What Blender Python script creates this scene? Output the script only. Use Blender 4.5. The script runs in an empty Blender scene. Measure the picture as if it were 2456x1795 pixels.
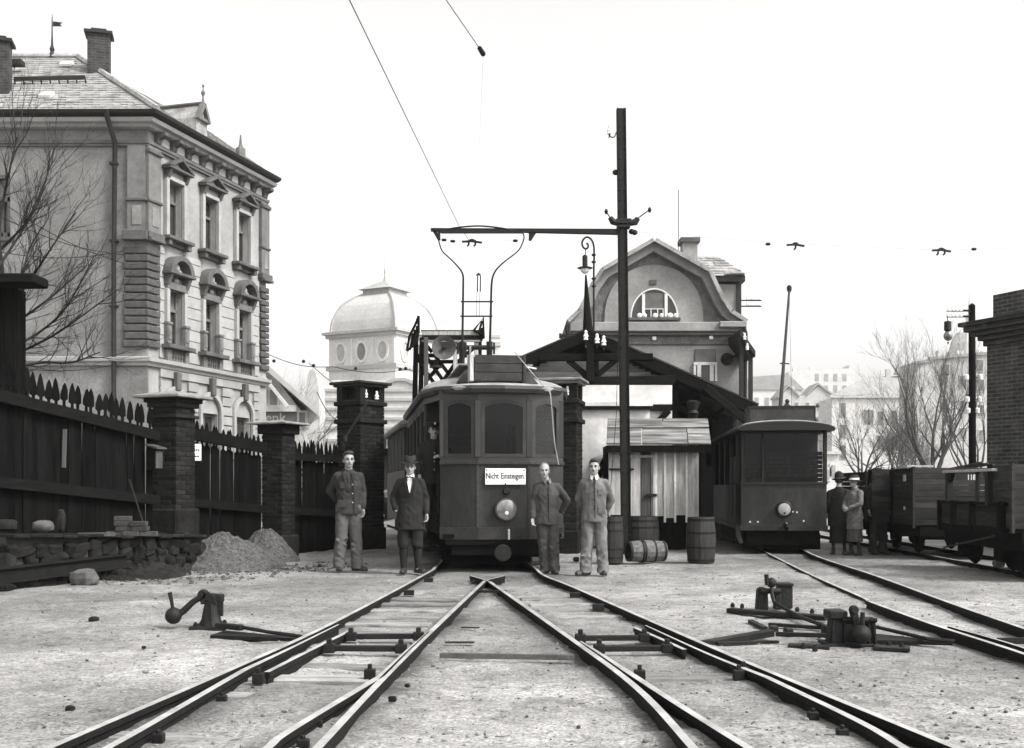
import bpy, bmesh, math, random
import numpy as np
from mathutils import Vector, Matrix, noise as mnoise
R = math.radians
random.seed(7)
SC = bpy.context.scene
COL = SC.collection

# ------------------------------------------------------------------ camera, sky, sun, exposure
F, CX, YH, EYE = 2700.0, 1228.0, 1170.0, 1.3          # the photograph's pixel geometry (2456 x 1795)
cam_d = bpy.data.cameras.new('camera')
cam_d.sensor_width = 36.0
cam_d.lens = 36.0 * F / 2456.0
cam_d.shift_y = (YH - 897.5) / 2456.0
cam_d.clip_start = 0.05
cam_d.clip_end = 3000.0
cam = bpy.data.objects.new('camera', cam_d)
cam.location = (0, 0, EYE)
cam.rotation_euler = (R(90), 0, 0)
COL.objects.link(cam)
SC.camera = cam

SUN_EL, SUN_AZ = 46.0, 120.0                         # azimuth clockwise from +Y (north)
w = bpy.data.worlds.new('World')
SC.world = w
w.use_nodes = True
nt = w.node_tree
nt.nodes.clear()
sky = nt.nodes.new('ShaderNodeTexSky')
sky.sky_type = 'NISHITA'
sky.sun_disc = False
sky.sun_elevation = R(SUN_EL)
sky.sun_rotation = R(SUN_AZ)
sky.air_density = 1.0
sky.dust_density = 4.0
sky.ozone_density = 1.0
hs = nt.nodes.new('ShaderNodeHueSaturation')
hs.inputs['Saturation'].default_value = 0.0
tint = nt.nodes.new('ShaderNodeMix')
tint.data_type = 'RGBA'
tint.blend_type = 'MULTIPLY'
tint.inputs[0].default_value = 1.0
tint.inputs[7].default_value = (1.0, 0.992, 0.982, 1)
bg = nt.nodes.new('ShaderNodeBackground')
bg.inputs['Strength'].default_value = 0.15
ow = nt.nodes.new('ShaderNodeOutputWorld')
nt.links.new(sky.outputs[0], hs.inputs['Color'])
nt.links.new(hs.outputs[0], tint.inputs[6])
nt.links.new(tint.outputs[2], bg.inputs[0])
nt.links.new(bg.outputs[0], ow.inputs[0])

sun_d = bpy.data.lights.new('sun', 'SUN')
sun_d.energy = 1.5
sun_d.angle = R(11)
sun_d.color = (1.0, 0.985, 0.965)
sun = bpy.data.objects.new('sun', sun_d)
az, el = R(SUN_AZ), R(SUN_EL)
to_sun = Vector((math.sin(az) * math.cos(el), math.cos(az) * math.cos(el), math.sin(el)))
sun.rotation_euler = to_sun.to_track_quat('Z', 'Y').to_euler()
sun.location = (0, 0, 40)
COL.objects.link(sun)

vs = SC.view_settings
vs.view_transform = 'Standard'
vs.look = 'None'
vs.gamma = 1.0
vs.use_curve_mapping = False
vs.exposure = 1.1
SC.cycles.volume_bounces = 1
SC.cycles.max_bounces = 8
SC.cycles.use_denoising = True


def P(x, y, D):
    """point seen at photo pixel (x, y) at depth D metres"""
    return Vector(((x - CX) * D / F, D, EYE - (y - YH) * D / F))


def G(x, y, z=0.0):
    """point of the level z seen at photo pixel (x, y)"""
    return P(x, y, (EYE - z) * F / (y - YH))


# ------------------------------------------------------------------ mesh helpers
def frame(d, up=Vector((0, 0, 1))):
    d = d.normalized()
    if abs(d.dot(up)) > 0.98:
        up = Vector((0, 1, 0))
    s = d.cross(up).normalized()
    return d, s, s.cross(d).normalized()


class MB:
    """collects shapes and links them as one mesh object"""
    def __init__(self, M=None):
        self.v, self.f, self.m, self.M = [], [], [], M

    def add(self, vs_, fs, mi=0):
        n = len(self.v)
        if self.M is not None:
            vs_ = [self.M @ Vector(p) for p in vs_]
        self.v += [tuple(p) for p in vs_]
        self.f += [tuple(i + n for i in q) for q in fs]
        self.m += [mi] * len(fs)
        return self

    def box(self, c, s, rz=0.0, mi=0, rot=None):
        hx, hy, hz = s[0] / 2, s[1] / 2, s[2] / 2
        p = [Vector((a * hx, b * hy, e * hz)) for e in (-1, 1) for b in (-1, 1) for a in (-1, 1)]
        if rot is not None:
            p = [rot @ q for q in p]
        elif rz:
            m = Matrix.Rotation(rz, 3, 'Z')
            p = [m @ q for q in p]
        c = Vector(c)
        return self.add([q + c for q in p],
                        [(0, 2, 3, 1), (4, 5, 7, 6), (0, 1, 5, 4), (2, 6, 7, 3), (1, 3, 7, 5), (0, 4, 6, 2)], mi)

    def bx(self, x0, x1, y0, y1, z0, z1, mi=0):
        return self.box(((x0 + x1) / 2, (y0 + y1) / 2, (z0 + z1) / 2), (x1 - x0, y1 - y0, z1 - z0), 0, mi)

    def beam(self, a, b, w_, h, up=(0, 0, 1), mi=0):
        a, b = Vector(a), Vector(b)
        d, s, u = frame(b - a, Vector(up))
        p = []
        for q in (a, b):
            for i, j in ((-1, -1), (1, -1), (1, 1), (-1, 1)):
                p.append(q + s * (i * w_ / 2) + u * (j * h / 2))
        return self.add(p, [(0, 1, 2, 3), (7, 6, 5, 4), (0, 4, 5, 1), (1, 5, 6, 2), (2, 6, 7, 3), (3, 7, 4, 0)], mi)

    def tube(self, pts, r, n=8, cap=True, mi=0):
        pts = [Vector(p) for p in pts]
        if not hasattr(r, '__len__'):
            r = [r] * len(pts)
        vs_, fs = [], []
        ref = None
        for i, p in enumerate(pts):
            d = (pts[min(i + 1, len(pts) - 1)] - pts[max(i - 1, 0)])
            if d.length < 1e-9:
                d = Vector((0, 0, 1))
            d.normalize()
            if ref is None:
                _, s, u = frame(d)
            else:
                s = (ref - d * ref.dot(d))
                s = s.normalized() if s.length > 1e-6 else frame(d)[1]
                u = s.cross(d)
            ref = s
            for k in range(n):
                a = 2 * math.pi * k / n
                vs_.append(p + (s * math.cos(a) + u * math.sin(a)) * r[i])
        for i in range(len(pts) - 1):
            for k in range(n):
                a, b = i * n + k, i * n + (k + 1) % n
                fs.append((a, b, b + n, a + n))
        if cap:
            fs.append(tuple(range(n - 1, -1, -1)))
            e = (len(pts) - 1) * n
            fs.append(tuple(range(e, e + n)))
        return self.add(vs_, fs, mi)

    def lathe(self, prof, n=20, c=(0, 0, 0), axis='Z', mi=0, sy=1.0):
        """prof: list of (radius, height)"""
        vs_, fs = [], []
        for r, h in prof:
            for k in range(n):
                a = 2 * math.pi * k / n
                q = (r * math.cos(a), r * math.sin(a) * sy, h)
                if axis == 'Y':
                    q = (q[0], h, q[1])
                elif axis == 'X':
                    q = (h, q[0], q[1])
                vs_.append(Vector(q) + Vector(c))
        m = len(prof)
        for i in range(m - 1):
            for k in range(n):
                a, b = i * n + k, i * n + (k + 1) % n
                fs.append((a, b, b + n, a + n))
        fs.append(tuple(range(n - 1, -1, -1)))
        fs.append(tuple(range((m - 1) * n, m * n)))
        return self.add(vs_, fs, mi)

    def prism(self, poly, d, mi=0):
        """poly: 3D points of one face; d: extrusion vector"""
        d = Vector(d)
        n = len(poly)
        vs_ = [Vector(p) for p in poly] + [Vector(p) + d for p in poly]
        fs = [tuple(range(n - 1, -1, -1)), tuple(range(n, 2 * n))]
        fs += [(i, (i + 1) % n, (i + 1) % n + n, i + n) for i in range(n)]
        return self.add(vs_, fs, mi)

    def loft(self, rings, cap=True, mi=0):
        n = len(rings[0])
        vs_, fs = [], []
        for r in rings:
            vs_ += [Vector(p) for p in r]
        for i in range(len(rings) - 1):
            for k in range(n):
                a, b = i * n + k, i * n + (k + 1) % n
                fs.append((a, b, b + n, a + n))
        if cap:
            fs.append(tuple(range(n - 1, -1, -1)))
            e = (len(rings) - 1) * n
            fs.append(tuple(range(e, e + n)))
        return self.add(vs_, fs, mi)

    def quad(self, a, b, c, d, mi=0):
        return self.add([a, b, c, d], [(0, 1, 2, 3)], mi)

    def cone(self, a, b, r1, r2, n=10):
        """a limb: tapered rod with rounded ends"""
        a, b = Vector(a), Vector(b)
        d, s, u = frame(b - a if (b - a).length > 1e-6 else Vector((0, 0, 1)))
        rings = []
        for t in (-0.98, -0.7, -0.3):
            rings.append((a + d * (r1 * t), r1 * math.sqrt(1 - t * t)))
        rings.append((a, r1))
        rings.append((b, r2))
        for t in (0.3, 0.7, 0.98):
            rings.append((b + d * (r2 * t), r2 * math.sqrt(1 - t * t)))
        return self.loft([[c + (s * math.cos(2 * math.pi * k / n) + u * math.sin(2 * math.pi * k / n)) * r
                           for k in range(n)] for c, r in rings])

    def ball(self, c, r, n=12, m=8):
        rx, ry, rz = r if hasattr(r, '__len__') else (r, r, r)
        rings = []
        for i in range(m + 1):
            t = -math.pi / 2 + math.pi * (0.02 + 0.96 * i / m)
            rings.append([Vector((c[0] + rx * math.cos(t) * math.cos(2 * math.pi * k / n),
                                  c[1] + ry * math.cos(t) * math.sin(2 * math.pi * k / n),
                                  c[2] + rz * math.sin(t))) for k in range(n)])
        return self.loft(rings)

    def mesh(self, name, mats, smooth=False, bev=0.0, off=None):
        me = bpy.data.meshes.new(name)
        vv = self.v
        if off is not None:
            vv = [(p[0] - off[0], p[1] - off[1], p[2] - off[2]) for p in vv]
        me.from_pydata(vv, [], self.f)
        bm = bmesh.new()
        bm.from_mesh(me)
        bm.faces.ensure_lookup_table()
        for f_, mi in zip(bm.faces, self.m):
            f_.material_index = mi
            f_.smooth = smooth
        if len(bm.faces) < 60000:
            bmesh.ops.recalc_face_normals(bm, faces=bm.faces)
        if bev > 0:
            bmesh.ops.bevel(bm, geom=[e for e in bm.edges if len(e.link_faces) == 2 and e.calc_face_angle(0) > 0.5],
                            offset=bev, segments=1, affect='EDGES', clamp_overlap=True)
        bm.to_mesh(me)
        bm.free()
        for m_ in (mats if isinstance(mats, (list, tuple)) else [mats]):
            me.materials.append(m_)
        if smooth and len(me.polygons) < 60000:
            try:
                me.set_sharp_from_angle(angle=R(38))
            except Exception:
                pass
        return me

    def build(self, name, mats, parent=None, smooth=False, bev=0.0, world=True):
        """links the shapes as one object; with world=True the shapes are in world coordinates"""
        off = None
        if parent is not None and world:
            q = parent
            while q.parent is not None:
                q = q.parent
            off = q.location
        o = bpy.data.objects.new(name, self.mesh(name, mats, smooth, bev, off))
        COL.objects.link(o)
        if parent is not None:
            o.parent = parent
        return o


def tag(o, label=None, cat=None, group=None, kind=None):
    if label:
        o['label'] = label
    if cat:
        o['category'] = cat
    if group:
        o['group'] = group
    if kind:
        o['kind'] = kind
    return o


def thing(name, label, cat, loc=(0, 0, 0), rz=0.0, group=None):
    o = bpy.data.objects.new(name, None)
    o.empty_display_size = 0.2
    o.location = loc
    o.rotation_euler = (0, 0, rz)
    COL.objects.link(o)
    return tag(o, label, cat, group)


def piece(name, me, parent, loc, rz=0.0, rot=None, scale=None, label=None):
    """one more piece that shares its mesh with its neighbours (loc in the parent's space)"""
    o = bpy.data.objects.new(name, me)
    o.location = loc
    o.rotation_euler = rot if rot is not None else (0, 0, rz)
    if scale is not None:
        o.scale = scale
    o.parent = parent
    COL.objects.link(o)
    if label:
        o['label'] = label
    return o


def copy_tree(o, parent=None):
    c = o.copy()
    COL.objects.link(c)
    if parent is not None:
        c.parent = parent
    for ch in list(o.children):
        copy_tree(ch, c)
    return c


def single(name, mb, mats, label, cat, loc, group=None, smooth=False, bev=0.0):
    """a thing that is one mesh; shapes are in world coordinates, origin put at loc"""
    o = bpy.data.objects.new(name, mb.mesh(name, mats, smooth, bev, Vector(loc)))
    o.location = loc
    COL.objects.link(o)
    return tag(o, label, cat, group)


def text_mesh(body, size, mat, depth=0.002, sx=1.0, bold=0.0):
    cu = bpy.data.curves.new('lettering', 'FONT')
    cu.body = body
    cu.size = size
    cu.extrude = depth
    cu.offset = bold
    cu.align_x = 'CENTER'
    cu.align_y = 'CENTER'
    cu.resolution_u = 3
    o = bpy.data.objects.new('lettering', cu)
    COL.objects.link(o)
    dg = bpy.context.evaluated_depsgraph_get()
    dg.update()
    me = bpy.data.meshes.new_from_object(o.evaluated_get(dg))
    bpy.data.objects.remove(o)
    me.transform(Matrix.Diagonal((sx, 1, 1, 1)))
    me.transform(Matrix.Rotation(R(90), 4, 'X'))        # upright, facing -Y
    me.materials.clear()
    me.materials.append(mat)
    return me


def remesh(mb, name, mat, voxel=0.011, smooth=4, disp=0.0, seed=0.0):
    me = mb.mesh(name, mat)
    o = bpy.data.objects.new(name, me)
    COL.objects.link(o)
    m1 = o.modifiers.new('r', 'REMESH')
    m1.mode = 'VOXEL'
    m1.voxel_size = voxel
    m1.use_smooth_shade = True
    if smooth:
        m2 = o.modifiers.new('s', 'SMOOTH')
        m2.factor = 0.5
        m2.iterations = smooth
    dg = bpy.context.evaluated_depsgraph_get()
    dg.update()
    out = bpy.data.meshes.new_from_object(o.evaluated_get(dg))
    out.name = name
    bpy.data.objects.remove(o)
    out.materials.clear()
    out.materials.append(mat)
    if disp:
        nv = len(out.vertices)
        co = np.empty(nv * 3, np.float32)
        no = np.empty(nv * 3, np.float32)
        out.vertices.foreach_get('co', co)
        out.vertices.foreach_get('normal', no)
        co, no = co.reshape(-1, 3), no.reshape(-1, 3)
        for i in range(nv):
            x_, y_, z_ = co[i]
            # creases: ridged noise running mostly across the cloth
            a_ = 1 - abs(mnoise.noise(Vector((x_ * 7 + seed, y_ * 7, z_ * 9 + x_ * 5)))) * 2
            b_ = mnoise.noise(Vector((x_ * 16, y_ * 16 + seed, z_ * 12 - x_ * 8)))
            co[i] += no[i] * disp * (a_ * .8 - .4 + b_ * .5)
        out.vertices.foreach_set('co', co.reshape(-1))
    for p in out.polygons:
        p.use_smooth = True
    return out


# ------------------------------------------------------------------ materials (a black-and-white world, very slightly warm)
def mat(name, v, rough=0.85, var=0.25, scale=5.0, bump=0.15, bscale=None, stretch=(1, 1, 1), metal=0.0, rnd=0.0,
        spec=0.3, fine=0.12, blot=None, blotscale=0.6, detail=6.0, bdist=0.02, grain=0.0, gscale=80, fleck=None, fscale=5.0):
    m = bpy.data.materials.new(name)
    m.use_nodes = True
    t = m.node_tree
    N, L = t.nodes, t.links
    b = N['Principled BSDF']
    b.inputs['Roughness'].default_value = rough
    b.inputs['Metallic'].default_value = metal
    b.inputs['Specular IOR Level'].default_value = spec
    tc = N.new('ShaderNodeTexCoord')
    oi = N.new('ShaderNodeObjectInfo')
    mp = N.new('ShaderNodeMapping')
    mp.inputs['Scale'].default_value = stretch
    sc_ = N.new('ShaderNodeVectorMath')
    sc_.operation = 'SCALE'
    sc_.inputs[0].default_value = (37.0, 61.0, 23.0)
    L.new(oi.outputs['Random'], sc_.inputs['Scale'])
    L.new(sc_.outputs[0], mp.inputs['Location'])
    L.new(tc.outputs['Object'], mp.inputs['Vector'])

    def noise(s, det=detail, rgh=0.6):
        n = N.new('ShaderNodeTexNoise')
        n.inputs['Scale'].default_value = s
        n.inputs['Detail'].default_value = det
        n.inputs['Roughness'].default_value = rgh
        L.new(mp.outputs[0], n.inputs['Vector'])
        return n.outputs['Fac']

    def mr(src, a, b_, lo, hi):
        q = N.new('ShaderNodeMapRange')
        q.inputs[1].default_value, q.inputs[2].default_value = a, b_
        q.inputs[3].default_value, q.inputs[4].default_value = lo, hi
        L.new(src, q.inputs[0])
        return q.outputs[0]

    def mul(a, b_):
        q = N.new('ShaderNodeMath')
        q.operation = 'MULTIPLY'
        for i, s in enumerate((a, b_)):
            if hasattr(s, 'links'):
                L.new(s, q.inputs[i])
            else:
                q.inputs[i].default_value = s
        return q.outputs[0]
    val = mr(noise(scale), 0.3, 0.7, v * (1 - var), v * (1 + var))
    if fine:
        val = mul(val, mr(noise(scale * 9, 3), 0.3, 0.7, 1 - fine, 1 + fine))
    if blot is not None:
        val = mul(val, mr(noise(blotscale, 5, 0.55), 0.42, 0.62, blot, 1.0))
    if fleck is not None:
        val = mul(val, mr(noise(fscale, 4, 0.6), 0.30, 0.42, fleck, 1.0))
    if grain:
        val = mul(val, mr(noise(gscale, 2), 0.35, 0.65, 1 - grain, 1 + grain))
    if rnd:
        val = mul(val, mr(oi.outputs['Random'], 0, 1, 1 - rnd, 1 + rnd))
    cc = N.new('ShaderNodeCombineColor')
    L.new(mul(val, 1.012), cc.inputs[0])
    L.new(mul(val, 0.995), cc.inputs[1])
    L.new(mul(val, 0.972), cc.inputs[2])
    L.new(cc.outputs[0], b.inputs['Base Color'])
    if bump:
        bp = N.new('ShaderNodeBump')
        bp.inputs['Strength'].default_value = bump
        bp.inputs['Distance'].default_value = bdist
        L.new(noise(bscale or scale * 4, 5), bp.inputs['Height'])
        L.new(bp.outputs[0], b.inputs['Normal'])
    return m


def glass(name, refl=0.08, dark=0.5, wavy=0.12, gloss=0.9):
    m = bpy.data.materials.new(name)
    m.use_nodes = True
    N, L = m.node_tree.nodes, m.node_tree.links
    N.clear()
    tr = N.new('ShaderNodeBsdfTransparent')
    tr.inputs[0].default_value = (dark, dark, dark, 1)
    gl = N.new('ShaderNodeBsdfGlossy')
    gl.inputs['Roughness'].default_value = 0.06
    gl.inputs[0].default_value = (gloss, gloss, gloss, 1)
    fr = N.new('ShaderNodeFresnel')
    fr.inputs[0].default_value = 1.45
    ad = N.new('ShaderNodeMath')
    ad.operation = 'ADD'
    ad.inputs[1].default_value = refl
    nz = N.new('ShaderNodeTexNoise')
    nz.inputs['Scale'].default_value = 1.3
    bp = N.new('ShaderNodeBump')
    bp.inputs['Strength'].default_value = wavy
    bp.inputs['Distance'].default_value = 0.02
    tc = N.new('ShaderNodeTexCoord')
    L.new(tc.outputs['Object'], nz.inputs[0])
    L.new(nz.outputs[0], bp.inputs['Height'])
    L.new(bp.outputs[0], gl.inputs['Normal'])
    mx = N.new('ShaderNodeMixShader')
    out = N.new('ShaderNodeOutputMaterial')
    L.new(fr.outputs[0], ad.inputs[0])
    L.new(ad.outputs[0], mx.inputs[0])
    L.new(tr.outputs[0], mx.inputs[1])
    L.new(gl.outputs[0], mx.inputs[2])
    L.new(mx.outputs[0], out.inputs[0])
    return m


X = {}
X['ground'] = mat('trodden_dirt', 0.32, 0.95, 0.25, 1.3, 0.8, 34, blot=0.6, blotscale=0.45, fine=0.25, bdist=0.016, grain=0.36, gscale=48, fleck=0.55, fscale=10.0)
X['gravel'] = mat('gravel', 0.075, 0.95, 0.5, 14, 0.6, 60, fine=0.3, bdist=0.015, grain=0.5, gscale=45)
X['pebble'] = mat('pebble', 0.2, 0.9, 0.4, 9, 0.2)
X['pebble2'] = mat('dark_pebble', 0.06, 0.9, 0.4, 9, 0.2)
X['straw'] = mat('dry_twig', 0.12, 0.9, 0.5, 9, 0.0)
X['stone'] = mat('rough_stone', 0.014, 0.9, 0.5, 5, 0.6, 14, fine=0.3, rnd=0.3, spec=0.12)
X['palestone'] = mat('pale_stone', 0.085, 0.9, 0.3, 5, 0.5, 14, fine=0.2, rnd=0.1)
X['steel'] = mat('rail_steel', 0.009, 0.8, 0.4, 8, 0.3, 30, spec=0.15)
X['railtop'] = mat('worn_rail_head', 0.34, 0.4, 0.4, 3, 0.05, 30, spec=0.6)
X['iron'] = mat('dark_iron', 0.01, 0.65, 0.35, 7, 0.3, 25, spec=0.22)
X['castiron'] = mat('cast_iron', 0.010, 0.6, 0.4, 12, 0.4, 30, spec=0.25)
X['sleeper'] = mat('sleeper_wood', 0.2, 0.95, 0.5, 3, 0.4, 12, stretch=(1, 6, 6), rnd=0.3)
X['darkwood'] = mat('tarred_wood', 0.006, 0.9, 0.45, 3, 0.3, 12, stretch=(5, 5, 0.7), rnd=0.3, spec=0.02)
X['darkbeam'] = mat('dark_beam', 0.008, 0.9, 0.4, 3, 0.3, 10, stretch=(1, 1, 5), rnd=0.2, spec=0.06)
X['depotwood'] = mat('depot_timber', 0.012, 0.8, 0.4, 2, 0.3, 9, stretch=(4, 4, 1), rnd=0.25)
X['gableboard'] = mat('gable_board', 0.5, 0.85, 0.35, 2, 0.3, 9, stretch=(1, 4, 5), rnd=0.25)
X['greywood'] = mat('weathered_plank', 0.38, 0.9, 0.35, 3, 0.35, 10, stretch=(7, 7, 0.6), rnd=0.2, fine=0.2)
X['dimwood'] = mat('dim_plank', 0.07, 0.9, 0.35, 3, 0.35, 10, stretch=(7, 7, 0.6), rnd=0.2)
X['roofplank'] = mat('roof_plank', 0.2, 0.9, 0.5, 2, 0.4, 10, stretch=(0.6, 5, 5), rnd=0.25, blot=0.35, blotscale=1.6)
X['barrel'] = mat('barrel_wood', 0.03, 0.7, 0.5, 3, 0.25, 12, stretch=(6, 6, 0.8))
X['barrel2'] = mat('stained_barrel_wood', 0.1, 0.65, 0.6, 3, 0.25, 12, stretch=(0.8, 6, 6))
X['drum'] = mat('dull_drum', 0.022, 0.7, 0.4, 2, 0.2)
X['brick'] = mat('dark_brick', 0.015, 0.9, 0.4, 9, 0.5, 30, rnd=0.45, spec=0.12)
X['brick2'] = mat('grey_brick', 0.05, 0.9, 0.35, 9, 0.5, 30, rnd=0.35)
X['mortar'] = mat('mortar', 0.03, 0.95, 0.3, 10, 0.3)
X['cap'] = mat('cap_stone', 0.2, 0.85, 0.35, 6, 0.3)
X['tramdark'] = mat('tram_paint', 0.021, 0.5, 0.35, 2.2, 0.12, 9, spec=0.4, fine=0.3, blot=0.5, blotscale=2.2, stretch=(1, 1, .45), fleck=.55, fscale=9)
X['tramside'] = mat('tram_frame_paint', 0.024, 0.45, 0.25, 2, 0.05, 8, spec=0.45)
X['tramlight'] = mat('tram_apron_paint', 0.031, 0.55, 0.4, 3, 0.15, 10, spec=0.35, fine=.3, blot=.6, blotscale=2.5, fleck=.5, fscale=11)
X['tramroof'] = mat('tram_roof_canvas', 0.24, 0.85, 0.35, 4, 0.15)
X['under'] = mat('underframe', 0.005, 0.9, 0.4, 4, 0.2, spec=0.08)
X['interior'] = mat('dark_interior', 0.02, 0.8, 0.3, 3, 0.0)
X['whitepaint'] = mat('white_enamel', 0.8, 0.35, 0.05, 3, 0.0, fine=0.03)
X['ink'] = mat('black_lettering', 0.012, 0.5, 0.1, 3, 0.0)
X['chalk'] = mat('white_lettering', 0.6, 0.7, 0.2, 20, 0.0)
X['lens'] = mat('lamp_glass', 0.2, 0.15, 0.5, 7, 0.0, metal=0.3, spec=0.6)
X['porcelain'] = mat('porcelain', 0.8, 0.25, 0.05, 3, 0.0)
X['plaster'] = mat('grey_plaster', 0.21, 0.9, 0.2, 0.9, 0.3, 30, fine=0.12, blot=0.75, blotscale=0.5, grain=.12, gscale=25)
X['plaster2'] = mat('pale_plaster', 0.3, 0.9, 0.18, 0.9, 0.2, 30, fine=0.1, blot=0.8, blotscale=0.5)
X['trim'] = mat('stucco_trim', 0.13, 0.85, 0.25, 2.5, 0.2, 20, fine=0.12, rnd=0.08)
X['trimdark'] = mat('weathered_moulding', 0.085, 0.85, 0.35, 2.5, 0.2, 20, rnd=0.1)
X['quoin'] = mat('quoin_stone', 0.075, 0.9, 0.3, 6, 0.7, 25, rnd=0.15, bdist=0.04)
X['slate'] = mat('roof_slate', 0.27, 0.8, 0.4, 2.2, 0.2, 12, fine=0.3, stretch=(1, 1, 1))
X['eave'] = mat('gutter_metal', 0.015, 0.6, 0.3, 3, 0.1)
X['chimney'] = mat('chimney_brick', 0.03, 0.9, 0.4, 7, 0.5, 22, stretch=(1, 1, 3))
X['winframe'] = mat('white_window_frame', 0.62, 0.6, 0.1, 3, 0.05)
X['darkframe'] = mat('dark_window_frame', 0.07, 0.6, 0.2, 3, 0.05)
X['blind'] = mat('roller_blind', 0.12, 0.9, 0.3, 3, 0.1)
X['roughcast'] = mat('roughcast', 0.15, 0.95, 0.3, 4, 1.0, 26, fine=0.3, bdist=0.05)
X['stucco'] = mat('smooth_stucco', 0.31, 0.9, 0.16, 1.2, 0.2, 30, fine=0.1)
X['villa'] = mat('villa_plaster', 0.27, 0.9, 0.18, 1.2, 0.25, 30, fine=0.12, blot=0.8, blotscale=.8)
X['whitewash'] = mat('whitewashed_wall', 0.75, 0.9, 0.14, 1.0, 0.2, 20, fine=0.1, blot=0.75, blotscale=1.0)
X['farwall'] = mat('far_wall', 0.56, 0.9, 0.08, 0.2, 0.0)  # far walls and roofs kept pale, part of the haze put into the colour
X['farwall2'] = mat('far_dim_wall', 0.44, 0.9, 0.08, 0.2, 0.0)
X['domewall'] = mat('dome_wall', 0.54, 0.9, 0.12, 0.25, 0.0)  # dome tones lightened the same way, haze in the colour
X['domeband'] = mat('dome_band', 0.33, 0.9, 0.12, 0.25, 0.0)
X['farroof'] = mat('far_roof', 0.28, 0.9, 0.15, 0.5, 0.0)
X['farwin'] = mat('far_window', 0.16, 0.5, 0.2, 1, 0.0)  # panes paled to carry haze in the colour
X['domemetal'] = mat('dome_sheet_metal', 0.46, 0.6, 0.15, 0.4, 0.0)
X['rbrick'] = mat('warehouse_brick', 0.035, 0.9, 0.45, 3, 0.6, 14, stretch=(1, 1, 3.5), fine=0.3)
X['wagon'] = mat('wagon_plank', 0.019, 0.85, 0.4, 3, 0.25, 12, stretch=(1, 1, 6), rnd=0.4, spec=0.12)
X['wagonlight'] = mat('bleached_wagon_plank', 0.033, 0.85, 0.4, 3, 0.25, 12, stretch=(1, 1, 6), rnd=0.4, spec=0.12)
X['bark'] = mat('bark', 0.02, 0.9, 0.4, 8, 0.4)
X['barkfar'] = mat('thin_twigs', 0.07, 0.9, 0.3, 4, 0.0)
X['skin'] = mat('skin', 0.31, 0.6, 0.08, 12, 0.1, 60, fine=0.05)
X['hair'] = mat('dark_hair', 0.03, 0.6, 0.3, 30, 0.4, 80)
X['greyhair'] = mat('grey_hair', 0.16, 0.7, 0.3, 30, 0.4, 80)
X['jacket1'] = mat('dark_jacket', 0.03, 0.85, 0.3, 7, 0.3, 14, fine=0.12, bdist=0.02)
X['jacket2'] = mat('black_coat', 0.013, 0.9, 0.3, 7, 0.3, 12, fine=0.1, bdist=0.04)
X['jacket3'] = mat('worn_overall', 0.048, 0.85, 0.3, 5, 0.35, 13, fine=0.12, bdist=0.02)
X['jacket4'] = mat('grey_work_jacket', 0.115, 0.85, 0.35, 4, 0.35, 13, fine=0.12, bdist=0.02)
X['trouser1'] = mat('grey_trousers', 0.085, 0.85, 0.25, 6, 0.35, 11, stretch=(1, 1, 0.5), bdist=0.02)
X['trouser2'] = mat('stained_trousers', 0.13, 0.85, 0.5, 6, 0.35, 11, stretch=(1, 1, 0.6), bdist=0.02)
X['shoe'] = mat('boot_leather', 0.03, 0.5, 0.3, 10, 0.2)
X['shirt'] = mat('white_shirt', 0.75, 0.8, 0.05, 9, 0.1)
X['felt'] = mat('felt_hat', 0.022, 0.9, 0.3, 9, 0.2)
X['lightcoat'] = mat('tweed_coat', 0.13, 0.9, 0.45, 16, 0.5, 20)
X['plaid'] = mat('plaid_skirt', 0.07, 0.9, 0.5, 18, 0.3)
X['grass'] = mat('dry_grass', 0.14, 0.9, 0.4, 12, 0.0)
X['glass'] = glass('window_glass', 0.05, 0.5)
X['tramglass'] = glass('tram_glass', 0.0, 0.8, 0.02, 0.45)
X['farglass'] = mat('dark_pane', 0.035, 0.15, 0.3, 0.5, 0.0, spec=0.6)

# laid brick pattern for walls too far off to lay one by one
def brickmat(name, v, mv, dirv, w_=.27, hgt=.085):
    m = mat(name, v, 0.9, 0.35, 3, 0.3, 20)
    t = m.node_tree
    N, L = t.nodes, t.links
    b = N['Principled BSDF']
    src = b.inputs['Base Color'].links[0].from_socket
    tc = N.new('ShaderNodeTexCoord')
    sp = N.new('ShaderNodeSeparateXYZ')
    L.new(tc.outputs['Object'], sp.inputs[0])
    def mth(op, a, b_):
        q = N.new('ShaderNodeMath')
        q.operation = op
        for i, s in enumerate((a, b_)):
            if hasattr(s, 'links'):
                L.new(s, q.inputs[i])
            else:
                q.inputs[i].default_value = s
        return q.outputs[0]
    s_ = mth('ADD', mth('MULTIPLY', sp.outputs[0], dirv[0]), mth('MULTIPLY', sp.outputs[1], dirv[1]))
    cb = N.new('ShaderNodeCombineXYZ')
    L.new(s_, cb.inputs[0])
    L.new(sp.outputs[2], cb.inputs[1])
    br = N.new('ShaderNodeTexBrick')
    br.inputs['Scale'].default_value = 1.0
    br.inputs['Brick Width'].default_value = w_
    br.inputs['Row Height'].default_value = hgt
    br.inputs['Mortar Size'].default_value = .011
    br.inputs['Color1'].default_value = (.6, .6, .6, 1)
    br.inputs['Color2'].default_value = (1.3, 1.3, 1.3, 1)
    br.inputs['Mortar'].default_value = (mv / v, mv / v, mv / v, 1)
    L.new(cb.outputs[0], br.inputs['Vector'])
    mx = N.new('ShaderNodeMix')
    mx.data_type = 'RGBA'
    mx.blend_type = 'MULTIPLY'
    mx.inputs[0].default_value = 1.0
    L.new(src, mx.inputs[6])
    L.new(br.outputs[0], mx.inputs[7])
    L.new(mx.outputs[2], b.inputs['Base Color'])
    return m


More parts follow.
